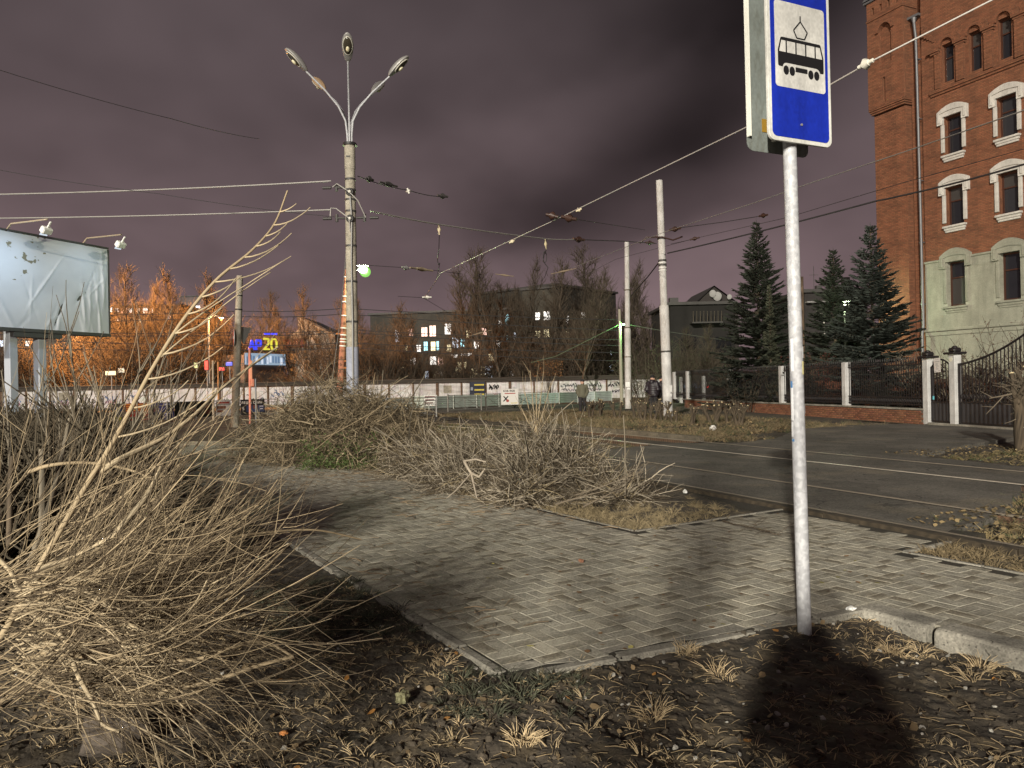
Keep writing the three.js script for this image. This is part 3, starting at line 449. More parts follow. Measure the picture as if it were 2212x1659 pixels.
  { const q = at(cc + 0.1, 1.92).add(nrm.clone().multiplyScalar(0.06)), o = single('paper_notice', new THREE.BoxGeometry(0.3, 0.46, 0.006), std([0.8, 0.8, 0.8], 0.8, { map: nt }), 'white printed paper notice taped near the top of the narrow gate', 'notice'); o.position.copy(q); o.rotation.set(0, ry + Math.PI, 0.04, 'YXZ'); }
  // gate post and wide double gate
  const gp = thing('gate_post', [0, 0, 0], 0, 'white square post with a dark cap and round badge, right of the narrow gate', 'post'), ps = g0 - 0.14;
  { const c = at(ps, 1.08); part('post_shaft', new MB().box([c.x, c.y, c.z], [0.27, 2.3, 0.25], ry, 0.02), MAT.whitewash, gp); const k = at(ps, 2.28); part('post_cap', new MB().box([k.x, k.y, k.z], [0.5, 0.07, 0.46], ry, 0.02).box([k.x, k.y + 0.1, k.z], [0.3, 0.14, 0.28], ry, 0.04).geo(new THREE.SphereGeometry(0.09, 10, 8), M4(k.x, k.y + 0.18, k.z, 0, 0, 0, [1, 0.6, 1])), MAT.iron, gp); const bq = at(ps + 0.02, 2.08).add(nrm.clone().multiplyScalar(0.13)); const bd = part('badge', new THREE.CylinderGeometry(0.07, 0.07, 0.012, 16), std([0.62, 0.6, 0.5], 0.6), gp); bd.position.copy(bq); bd.rotation.set(Math.PI / 2, 0, -ry); bd.rotation.set(Math.PI / 2, ry, 0, 'YXZ'); }
  const dg = thing('double_gate', [0, 0, 0], 0, 'wide black gate at the right edge whose top rail sweeps upwards', 'gate');
  const fr = new MB(), s0 = ps - 0.16, LW = 3.4, topAt = f => 1.92 + 1.05 * f * f * 0.9 + 0.3 * f, pts = []; for (let k = 0; k <= 14; k++) { const f = k / 14; pts.push(at(s0 - LW * f, topAt(f))); } fr.tube(pts, 0.035, 0.035, 6);
  for (const y of [0.1, 0.74]) { const q = at(s0 - LW / 2, y); fr.box([q.x, q.y, q.z], [LW, 0.05, 0.05], ry); } { const q = at(s0, 1); fr.box([q.x, q.y, q.z], [0.06, 1.9, 0.05], ry); } part('gate_frame', fr, MAT.iron, dg);
  const sm2 = new MB(); corr(sm2, s0 - LW, s0 - 0.03, 0.12, 0.73); part('gate_sheet', sm2, shm, dg);
  for (let k = 1; k < 24; k++) { const f = k / 24, y1 = topAt(f), q = at(s0 - LW * f, (0.76 + y1) / 2); part('bar', new MB().box([q.x, q.y, q.z], [0.024, y1 - 0.76, 0.024], ry), MAT.iron, dg); const e = at(s0 - LW * f, 0.92); part('bar_ornament', new MB().geo(ringG, M4(e.x, e.y, e.z, ry, 0, 0, [1.3, 1.6, 1.3])), MAT.iron, dg); }
  // threshold
  const th = at((a + s0 - LW) / 2, -0.02); single('gate_threshold', new MB().box([th.x, 0.01, th.z], [a - s0 + LW, 0.09, 0.32], ry, 0.015), MAT.conc, 'worn concrete threshold strip under the black gates', 'threshold');
  // further posts of the yard, seen through the bars
  for (const [px, D, h, l] of [[1520, 50, 1.9, 'pale thin post in the yard seen through the fence, left of a red tail light'], [1471, 56, 1.9, 'pale thin post in the yard behind the fence, nearest the whitewashed pole']]) { const p = P(px, 840, D); single('yard_post', new MB().box([p.x, h / 2, p.z], [0.22, h, 0.2], ry, 0.02), MAT.whitewash, l, 'post'); }
  // low brick wall deep in the yard
  { const m = new MB(); const p = P(1850, 850, 33); m.box([p.x + 2.0, 0.7, p.z], [7, 1.5, 0.3], -0.5); single('yard_wall', m, std([0.5, 0.42, 0.4], 0.95, { map: rep(T_brick, 0.48, 0.5) }), 'dim brick wall in the yard behind the iron fence', 'wall'); }
}

// ------------------------------------------------------------------ tram stop sign in the foreground
{
  const base = G(1738, 1364), top = P(1704, 300, 4.74), t = thing('tram_stop_sign', [base.x, 0, base.z], 0, 'blue and white tram stop sign with a pictogram on a galvanised pole', 'road sign');
  const lean = (y) => V((top.x - base.x) * y / top.y, y, 0);
  const pole = part('pole', new MB().tube([lean(-0.25), lean(0.5), lean(1.2), lean(2), lean(2.8), lean(4.2)], 0.041, 0.04, 18), MAT.galv, t);
  const rnd = (w, h, r) => { const s = new THREE.Shape(); s.moveTo(-w + r, -h); s.lineTo(w - r, -h); s.absarc(w - r, -h + r, r, -Math.PI / 2, 0); s.lineTo(w, h - r); s.absarc(w - r, h - r, r, 0, Math.PI / 2); s.lineTo(-w + r, h); s.absarc(-w + r, h - r, r, Math.PI / 2, Math.PI); s.lineTo(-w, -h + r); s.absarc(-w + r, -h + r, r, Math.PI, 1.5 * Math.PI); return s; };
  const ext = (s, d, bev = 0) => new THREE.ExtrudeGeometry(s, { depth: d, bevelEnabled: bev > 0, bevelSize: bev, bevelThickness: bev, bevelSegments: 2, curveSegments: 16 });
  const W = 0.252, HH = 0.53, yc = 2.985 + HH;
  const mk = (dz, mirrored, dy) => { const g = new THREE.Group(); g.name = mirrored ? 'back_plate' : 'front_plate'; const q = lean(yc); g.position.set(q.x, yc + dy, 0); g.rotation.set(0, 0.437, 0); g.rotation.order = 'YXZ'; g.rotation.z = 0.004; g.userData = {}; t.add(g); g.translateZ(dz); return g; };
  // front plate: the board, its white edge, blue field, white panel and pictogram lie on each other
  const front = mk(0.062, false, 0); front.translateX(0.022);
  part('board', ext(rnd(W, HH, 0.045), 0.014, 0.003), std([0.74, 0.74, 0.72], 0.45, { map: rep(T_plaster, 0.9, 0.7) }), front);
  const f1 = part('blue_field', ext(rnd(W - 0.022, HH - 0.022, 0.035), 0.002), std([0.008, 0.03, 0.45], 0.42, { map: rep(T_plaster, 0.8, 0.6) }), front); f1.position.z = 0.0175;
  const pan = part('white_panel', ext(rnd(W - 0.05, 0.258, 0.022), 0.002), std([0.68, 0.67, 0.66], 0.5, { map: rep(T_plaster, 1.0, 0.8) }), front); pan.position.set(0.004, 0.05, 0.0185);
  // tram pictogram
  const ink = std([0.006, 0.006, 0.007], 0.5), pg = []; const K = 0.185;                    // half length of the tram
  const bodyS = new THREE.Shape(); bodyS.moveTo(-1, -0.42); bodyS.quadraticCurveTo(-1, -0.5, -0.93, -0.5); bodyS.lineTo(-0.8, -0.5);
  bodyS.quadraticCurveTo(-0.78, -0.36, -0.62, -0.36); bodyS.lineTo(0.62, -0.36); bodyS.quadraticCurveTo(0.8, -0.36, 0.84, -0.5); bodyS.lineTo(0.94, -0.5); bodyS.quadraticCurveTo(1, -0.5, 1, -0.42); bodyS.lineTo(1, 0.02); bodyS.lineTo(0.88, 0.42); bodyS.quadraticCurveTo(0.86, 0.46, 0.8, 0.46); bodyS.lineTo(-0.8, 0.46); bodyS.quadraticCurveTo(-0.86, 0.46, -0.88, 0.42); bodyS.lineTo(-1, 0.02); bodyS.closePath();
  const wh = (x0, x1, x2, x3) => { const h = new THREE.Path(); h.moveTo(x0, -0.02); h.lineTo(x1, 0.36); h.lineTo(x2, 0.36); h.lineTo(x3, -0.02); h.closePath(); bodyS.holes.push(h); };
  wh(-0.95, -0.85, -0.66, -0.66); wh(-0.61, -0.61, -0.24, -0.24); wh(-0.19, -0.19, 0.19, 0.19); wh(0.24, 0.24, 0.61, 0.61); wh(0.66, 0.66, 0.85, 0.95);
  const tr = new MB(); const sc = M4(0.012, -0.02, 0, 0, 0, 0, [K, K, 1]);
  tr.geo(ext(bodyS, 0.0015), sc);
  for (const x of [-0.66, -0.4, 0.42, 0.68]) { const c = new THREE.Shape(); c.absellipse(x, -0.6, 0.115, 0.15, 0, 2 * Math.PI); tr.geo(ext(c, 0.0015), sc); }
  { const c = new THREE.Shape(); c.moveTo(-0.25, -0.6); c.lineTo(0.27, -0.6); c.lineTo(0.27, -0.45); c.lineTo(-0.25, -0.45); c.closePath(); tr.geo(ext(c, 0.0015), sc); }
  { const q = [[-0.17, 0.52], [0.17, 0.52], [0.3, 0.76], [0, 1.08], [-0.3, 0.76], [-0.17, 0.52]], r = 0.022; for (let k = 0; k < 5; k++) { const [ax, ay] = q[k], [bx, by] = q[k + 1], L = Math.hypot(bx - ax, by - ay), nx = -(by - ay) / L * r, ny = (bx - ax) / L * r, s = new THREE.Shape(); s.moveTo(ax - nx, ay - ny); s.lineTo(bx - nx, by - ny); s.lineTo(bx + nx, by + ny); s.lineTo(ax + nx, ay + ny); s.closePath(); tr.geo(ext(s, 0.0015 + k * 1e-5), sc); } const s = new THREE.Shape(); s.moveTo(-r, 1.07); s.lineTo(r, 1.07); s.lineTo(r, 1.26); s.lineTo(-r, 1.26); s.closePath(); tr.geo(ext(s, 0.0016), sc); }
  const tp = part('tram_pictogram', tr, ink, front); tp.position.set(-0.004, 0.026, 0.0208);
  for (const y of [-0.42, 0.44]) part('bolt', new MB().geo(new THREE.CylinderGeometry(0.008, 0.008, 0.006, 8).rotateX(Math.PI / 2), M4(0.0, y, 0.0215)), MAT.steel, front);
  // second plate, seen from behind, with its folded edges and clamp
  const back = mk(-0.1, true, -0.02); back.translateX(0.008);
  const gs = std([0.21, 0.235, 0.225], 0.6, { map: rep(T_soft, 1.1, 0.8), metalness: 0.1 });
  part('board', ext(rnd(W, HH, 0.05), 0.004), gs, back); part('folded_edge', new MB().box([-W + 0.006, 0.015, 0.0165], [0.013, 2 * HH - 0.13, 0.03]).box([W - 0.006, 0.015, 0.0165], [0.013, 2 * HH - 0.13, 0.03]).box([0.0, HH - 0.006, 0.0165], [2 * W - 0.13, 0.012, 0.03]), std([0.68, 0.68, 0.62], 0.5), back);
  part('rail', new MB().box([-0.05, 0, 0.02], [0.018, 2 * HH - 0.14, 0.028]), std([0.7, 0.7, 0.62], 0.5), back);
  part('sticker', new MB().box([-0.105, -HH + 0.165, 0.0065], [0.055, 0.082, 0.003]), std([0.24, 0.14, 0.015], 0.6), back);
  for (const y of [3.25, 3.95]) { const q = lean(y); part('clamp', new MB().tube([V(q.x, y - 0.02, 0), V(q.x, y + 0.02, 0)], 0.048, 0.048, 14), MAT.steel, t); }
  // torn paper on the pole
  const paper = (y0, y1, a0, a1, m, r) => { const g = new THREE.CylinderGeometry(r, r, y1 - y0, 8, 1, true, a0, a1 - a0), q = lean((y0 + y1) / 2), o = part('paper_scrap', g, m, t); o.position.set(q.x, (y0 + y1) / 2, 0); };
  const pw = std([0.68, 0.69, 0.72], 0.85, { side: THREE.DoubleSide }), py = std([0.6, 0.55, 0.26], 0.85, { side: THREE.DoubleSide }), pb = std([0.08, 0.2, 0.42], 0.85, { side: THREE.DoubleSide });
  paper(1.6, 1.8, -1.2, -0.72, pw, 0.0422); paper(1.3, 1.5, -1.45, -0.95, pw, 0.0424); paper(1.5, 1.54, -1.4, -1.0, pb, 0.0428); paper(1.68, 1.75, 0.7, 1.15, pw, 0.0424); paper(1.58, 1.66, 0.55, 1.05, py, 0.0426); paper(1.2, 1.29, -1.5, -1.1, pw, 0.0426); paper(1.17, 1.185, -1.4, -0.95, pb, 0.043); paper(1.34, 1.39, 1.1, 1.6, pw, 0.0428);
}

// ------------------------------------------------------------------ concrete poles
function concretePole(name, px, py, D, top, r0, r1, label, o = {}) {
  const b = P(px, py, D), tp = P(o.tx ?? px - 0.02 * (py - o.ty), o.ty, D), t = thing(name, [b.x, 0, b.z], 0, label, o.cat || 'pole', o.group);
  const H = tp.y, dx = tp.x - b.x, dz = o.dz || 0, at = y => V(dx * y / H, y, dz * y / H);
  t.userData.at = undefined; delete t.userData.at;
  part('shaft', new MB().tube([at(-0.2), at(H * 0.35), at(H * 0.7), at(H)], r0, r1, 14), o.m || MAT.poleConc, t);
  return { t, at, H, base: b, r: y => r0 + (r1 - r0) * y / H };
}
const column = concretePole('lamp_column', 762, 860, 20, 7.9, 0.163, 0.128, 'concrete column with five unlit lamp heads, a blue painted foot and cable fittings', { ty: 316, tx: 755.5, cat: 'street lamp' });
{
  const { t, at, r } = column;
  part('painted_foot', new MB().tube([at(-0.1), at(2.62)], 0.17, 0.163, 16), MAT.bluePaint, t);
  for (const y of [3.28, 4.32, 5.25, 6.15, 6.45, 6.7, 6.98]) part('band', new MB().tube([at(y - 0.025), at(y + 0.025)], r(y) + 0.012, r(y) + 0.012, 14), MAT.darkGrey, t);
  part('collar', new MB().tube([at(7.25), at(7.88)], r(7.6) + 0.012, r(7.6) + 0.012, 14), MAT.poleConc, t);
  { const q = at(7.55); part('number_plate', new MB().box([q.x - 0.02, 7.55, r(7.5) + 0.02], [0.1, 0.035, 0.01]), MAT.darkGrey, t); }
  part('bracket', new MB().tube([at(7.86), at(7.93)], 0.19, 0.17, 12), MAT.black, t);
  // cable running down the face
  part('cable', new MB().tube([V(at(6.6).x + 0.02, 6.6, 0.16), V(at(5.9).x + 0.06, 5.9, 0.165), V(at(4.8).x + 0.035, 4.8, 0.168), V(at(3.2).x + 0.05, 3.2, 0.172), V(at(1.6).x + 0.04, 1.6, 0.175), V(at(0).x + 0.03, 0.1, 0.18)], 0.022, 0.022, 6), MAT.grey, t);
  for (const y of [6.62, 5.93]) { const q = part('insulator_ring', new THREE.TorusGeometry(0.075, 0.03, 8, 16), MAT.black, t); q.position.set(at(y).x + 0.02, y, 0.18); part('insulator_core', new MB().geo(new THREE.SphereGeometry(0.045, 10, 8), M4(at(y).x + 0.02, y, 0.2)), MAT.porcelain, t); }
  part('strand', new MB().tube([V(at(6.8).x - 0.45, 6.78, 0.05), V(at(6.8).x - 0.33, 6.86, 0.08), V(at(6.6).x, 6.62, 0.21), V(at(6.5).x + 0.22, 6.4, 0.16), V(at(6).x + 0.4, 5.98, 0.04)], 0.018, 0.018, 6), MAT.wire, t);
  part('strand', new MB().tube([V(at(6).x - 0.52, 6.02, 0.05), V(at(6).x - 0.5, 6.24, 0.05), V(at(6).x - 0.36, 6.22, 0.08), V(at(6).x, 5.93, 0.21), V(at(5.5).x + 0.02, 5.6, 0.17)], 0.018, 0.018, 6), MAT.wire, t);
  for (const [y, s] of [[6.78, -1], [5.98, -1], [5.98, 1]]) part('insulator', new MB().tube([V(at(y).x + s * 0.15, y, 0), V(at(y).x + s * 0.4, y + 0.01, 0)], 0.03, 0.03, 8).tube([V(at(y).x + s * 0.36, y - 0.09, 0), V(at(y).x + s * 0.36, y + 0.1, 0)], k => 0.05 - 0.02 * Math.abs(k - 0.5), 0, 8).tube([V(at(y).x + s * 0.5, y, 0), V(at(y).x + s * 0.72, y + 0.0, 0)], 0.04, 0.04, 6), MAT.darkGrey, t);
  // lamp arms and heads
  const head = new THREE.SphereGeometry(1, 20, 14);
  for (let k = 0; k < 5; k++) {
    const ph = k * 72 * Math.PI / 180 + 0.2, d = V(Math.sin(ph), 0, Math.cos(ph)), c = at(7.9), q = (R, y) => V(c.x + d.x * R, y, d.z * R);
    const arm = part('lamp_arm', new MB().tube([q(0.05, 7.6), q(0.06, 8.15), q(0.1, 8.5), q(0.28, 8.84), q(0.62, 9.2), q(1.1, 9.6)], 0.028, 0.024, 8), MAT.galv, t);
    const g = new THREE.Group(); g.name = 'lamp_head'; const e = q(1.1, 9.6); g.position.copy(e); g.rotation.set(-42 * Math.PI / 180, ph, 0, 'YXZ'); t.add(g);          // local +z runs out along the head, -y is its open underside
    const shell = new MB(), sp = head.attributes.position; const gg = head.clone(), p = gg.attributes.position;
    for (let i = 0; i < p.count; i++) { let x = p.getX(i), y = p.getY(i), z = p.getZ(i); const w = 0.15 * (0.82 + 0.18 * clamp(z + 0.6, 0, 1)); if (y < 0) y *= 0.32; p.setXYZ(i, x * w, y * 0.13 + 0.01, z * 0.37 + 0.34); } gg.computeVertexNormals();
    shell.geo(gg); part('shell', shell, k === 3 ? std([0.36, 0.24, 0.14], 0.7) : MAT.steel, g);
    const rim = new MB(), pts = []; for (let i = 0; i <= 24; i++) { const a = i / 24 * 2 * Math.PI; pts.push(V(0.112 * Math.sin(a), -0.028, 0.4 + 0.22 * Math.cos(a))); } rim.tube(pts, 0.014, 0.014, 6); part('rim', rim, std([0.5, 0.48, 0.42], 0.6), g);
    const bowl = new THREE.SphereGeometry(1, 16, 8, 0, Math.PI * 2, 0, Math.PI / 2); bowl.scale(0.108, k === 0 || k === 2 ? 0.05 : 0.03, 0.212); bowl.rotateZ(Math.PI); bowl.translate(0, -0.03, 0.4); part('lens', bowl, std([0.05, 0.042, 0.03], 0.15), g);
    part('bulb', new MB().geo(new THREE.SphereGeometry(0.045, 10, 8), M4(0, -0.075, 0.34, 0, 0, 0, [1, 0.7, 1.6])), std([0.65, 0.6, 0.42], 0.3), g);
  }
}
// two whitewashed trackside poles
{
  const a = concretePole('tram_pole', 1443.5, 899.6, 34.8, 10, 0.17, 0.15, 'tallest whitewashed concrete pole, with a thicker foot, beside the trimmed hedge', { ty: 390, tx: 1424, m: MAT.poleWhite });
  const { t, at } = a;
  part('sleeve', new MB().tube([at(-0.1), at(4.95), at(5.02)], k => k > 0.9 ? 0.2 : 0.215, 0, 14), MAT.poleWhite, t);
  part('whitewash_foot', new MB().tube([at(-0.1), at(2.9)], 0.222, 0.22, 14), MAT.whitewash, t);
  for (const [y, rr] of [[8.05, 0.19], [7.05, 0.19], [6.85, 0.19], [2.93, 0.226]]) part('band', new MB().tube([at(y - 0.04), at(y + 0.04)], rr, rr, 12), MAT.darkGrey, t);
  for (const y of [6.95, 6.72, 6.6]) part('wire_band', new MB().tube([at(y - 0.015), at(y + 0.015)], 0.185, 0.185, 12), MAT.white, t);
  part('bracket', new MB().tube([V(at(8).x - 1.0, 7.85, 0), V(at(8).x - 0.7, 8.1, 0.1), V(at(8).x, 8.08, 0.2), V(at(8).x + 0.5, 7.95, 0.1), V(at(8).x + 0.95, 8.12, 0)], 0.035, 0.035, 6), MAT.insul, t);
  part('poster', new MB().box([at(1.2).x + 0.13, 1.25, 0.2], [0.13, 0.3, 0.01], 0.5).box([at(1.2).x + 0.13, 0.95, 0.2], [0.1, 0.12, 0.01], 0.5), MAT.white, t);
  const b = concretePole('tram_pole', 1357, 882.6, 46, 10, 0.165, 0.14, 'thinner whitewashed concrete pole with a pasted notice, behind the trimmed hedge', { ty: 523, tx: 1354, m: MAT.poleWhite });
  part('sleeve', new MB().tube([b.at(-0.1), b.at(4.75), b.at(4.82)], k => k > 0.9 ? 0.175 : 0.19, 0, 14), MAT.poleWhite, b.t);
  for (const y of [4.85, 3.1, 7.1]) part('band', new MB().tube([b.at(y - 0.03), b.at(y + 0.03)], 0.195, 0.195, 12), MAT.concDark, b.t);
  part('poster', new MB().box([b.at(1.4).x - 0.05, 1.45, 0.2], [0.26, 0.3, 0.01]).box([b.at(1.4).x, 1.2, 0.2], [0.2, 0.1, 0.012]), MAT.white, b.t);
}
// leaning brown street lamp behind the column, lit
{
  const L = concretePole('leaning_lamp_post', 727, 858, 28, 6.5, 0.13, 0.1, 'leaning red-brown lamp post with reflective bands and a lit greenish lamp', { ty: 582, tx: 751, m: std([0.4, 0.16, 0.095], 0.9, { map: rep(T_patch, 0.8) }), cat: 'street lamp' }), { t, at } = L;
  part('painted_foot', new MB().tube([at(-0.1), at(1.35)], 0.137, 0.134, 12), std([0.55, 0.42, 0.42], 0.85, { map: rep(T_plaster, 0.7) }), t);
  for (const y of [5.6, 4.9, 4.7, 4.2, 3.75, 3.5, 3.35, 3.25, 3.1]) part('reflective_band', new MB().tube([at(y - 0.018), at(y + 0.018)], 0.125, 0.125, 10), MAT.white, t);
  for (const y of [2.6, 2.25, 1.7]) part('band', new MB().tube([at(y - 0.02), at(y + 0.02)], 0.136, 0.136, 10), MAT.rust, t);
  part('cross_arm', new MB().box([at(3.3).x + 0.1, 3.55, 0], [0.7, 0.05, 0.05]).box([at(3.3).x + 0.2, 2.55, 0.05], [0.6, 0.04, 0.04]).box([at(3.3).x + 0.2, 2.3, 0.05], [0.6, 0.04, 0.04]).box([at(3.3).x + 0.35, 2.42, 0.05], [0.04, 0.25, 0.04]), std([0.4, 0.13, 0.03], 0.8), t);
  const lp = P(785, 584, 27.6), lo = V(lp.x - t.position.x, lp.y, lp.z - t.position.z);
  part('lamp_arm', new MB().tube([at(L.H - 0.2), V(lo.x - 0.35, lo.y + 0.02, lo.z), V(lo.x - 0.1, lo.y + 0.06, lo.z)], 0.03, 0.03, 6), MAT.steel, t);
  part('lamp_hood', new MB().box([lo.x - 0.02, lo.y + 0.17, lo.z], [0.42, 0.05, 0.2], 0, 0.02), MAT.steel, t);
  part('lamp_glow', new MB().geo(new THREE.SphereGeometry(0.13, 14, 10), M4(lo.x + 0.0, lo.y + 0.01, lo.z + 0.1, 0, 0, 0, [1.2, 0.95, 0.9])), glow(0.7, 1.0, 0.6, 12), t);
  part('glare_disc', new MB().geo(new THREE.SphereGeometry(0.2, 16, 10), M4(lo.x + 0.05, lo.y - 0.04, lo.z - 0.06, 0, 0.3, 0, [1, 1, 0.35])), glow(0.3, 0.75, 0.14, 0.75), t);  // dim green glowing disc, stands in for the glare round the lamp
  const pl = new THREE.PointLight(new THREE.Color().setRGB(0.72, 1.0, 0.5), 42); pl.position.set(lp.x + 0.02, lp.y, lp.z + 0.04); pl.castShadow = true; pl.shadow.radius = 4; scene.add(pl);
}
// pole with the no-entry sign
{
  const b = concretePole('concrete_pole', 507, 906, 33, 6, 0.175, 0.13, 'weathered concrete pole carrying a no-entry sign, left of the lit shop sign', { ty: 596, tx: 518, m: MAT.poleConc }), { t, at } = b;
  const sg = thing('no_entry_sign', [0, 0, 0], 0, 'round red no-entry sign seen edge-on, on the weathered concrete pole', 'road sign'), q = P(505, 729, 32.85); sg.position.copy(q); sg.rotation.y = -1.18;
  const disc = (r, d) => new THREE.CylinderGeometry(r, r, d, 36).rotateX(Math.PI / 2);
  part('rim', disc(0.37, 0.02), MAT.white, sg); const f = part('red_disc', disc(0.345, 0.01), std([0.5, 0.05, 0.03], 0.5), sg); f.position.z = 0.011; const w = part('white_bar', new THREE.BoxGeometry(0.5, 0.12, 0.006), MAT.white, sg); w.position.z = 0.017;
  const yd = thing('yield_sign', [0, 0, 0], 0, 'grey back of a triangular sign on the weathered concrete pole', 'road sign'), q2 = P(526, 724, 33.3); yd.position.copy(q2); yd.rotation.y = 1.1; const s = new THREE.Shape(); s.moveTo(-0.45, 0.35); s.lineTo(0.45, 0.35); s.lineTo(0, -0.42); s.closePath(); part('plate', new THREE.ExtrudeGeometry(s, { depth: 0.012, bevelEnabled: false }), MAT.grey, yd);
  part('band', new MB().tube([at(5.0), at(5.06)], 0.16, 0.16, 10).tube([at(5.6), at(5.65)], 0.15, 0.15, 10), MAT.black, t);
}
// green-lit lamp post behind the poles
{
  const b = concretePole('green_lamp_post', 1343, 868, 58, 7, 0.14, 0.1, 'slim lamp post lit bright green near its top, beside the thinner whitewashed pole', { ty: 668, tx: 1338, m: std([0.3, 0.28, 0.22], 0.9), cat: 'street lamp' }), { t, at } = b;
  const q = P(1349, 702, 57.6), lo = V(q.x - t.position.x, q.y, q.z - t.position.z);
  part('lamp_arm', new MB().tube([at(5.9), V(lo.x, lo.y + 0.1, lo.z)], 0.03, 0.03, 5), MAT.steel, t); part('lamp_hood', new MB().box([lo.x, lo.y + 0.1, lo.z], [0.42, 0.06, 0.24], 0.2), MAT.steel, t);
  part('lamp_glow', new MB().box([lo.x, lo.y + 0.02, lo.z], [0.36, 0.08, 0.2], 0.2, 0.02), glow(0.62, 1, 0.66, 2.5), t);
  const pl = new THREE.PointLight(new THREE.Color().setRGB(0.35, 1.0, 0.3), 30); pl.position.set(q.x, q.y + 0.02, q.z); pl.castShadow = true; pl.shadow.radius = 4; scene.add(pl);
}
// dark pole behind the sign, thin posts on the left
concretePole('wooden_pole', 1736, 862, 45, 8, 0.13, 0.11, 'dark brown pole standing behind the sign pole, between the two spruces', { ty: 598, tx: 1731, m: std([0.16, 0.11, 0.085], 0.95, { map: rep(T_bark, 1) }) });
for (const [px, top, D, r, c, label] of [[461, 779, 40, 0.06, [0.34, 0.29, 0.22], 'thin pale post between the railing banners, nearest the no-entry sign'], [553, 818, 36, 0.035, [0.26, 0.28, 0.3], 'thin grey post just right of the no-entry pole'], [472, 782, 60, 0.06, [0.5, 0.22, 0.08], 'slim traffic light post with orange light in its colour, left of the no-entry pole']])  // the orange post has the lamp light mixed into its colour
  concretePole('thin_post', px, 895, D, 5, r, r, label, { ty: top, tx: px - 1, m: std(c, 0.8), cat: 'post' });
// signal post with its box, red-orange lamp light put into their colours
{
  const b = concretePole('signal_post', 540, 885, 36, 3, 0.055, 0.055, 'slim signal post and small box with red-orange light in their colour, right of the no-entry pole', { ty: 752, tx: 539, m: std([0.55, 0.2, 0.14], 0.7), cat: 'post' });
  part('signal_box', new MB().box([0.16, 1.9, 0.05], [0.16, 0.36, 0.12], 0.3, 0.02), std([0.6, 0.22, 0.14], 0.7), b.t); part('signal_panel', new MB().box([0.1, 2.5, 0.05], [0.12, 0.9, 0.06], 0.3, 0.02), std([0.6, 0.26, 0.15], 0.7), b.t);
}

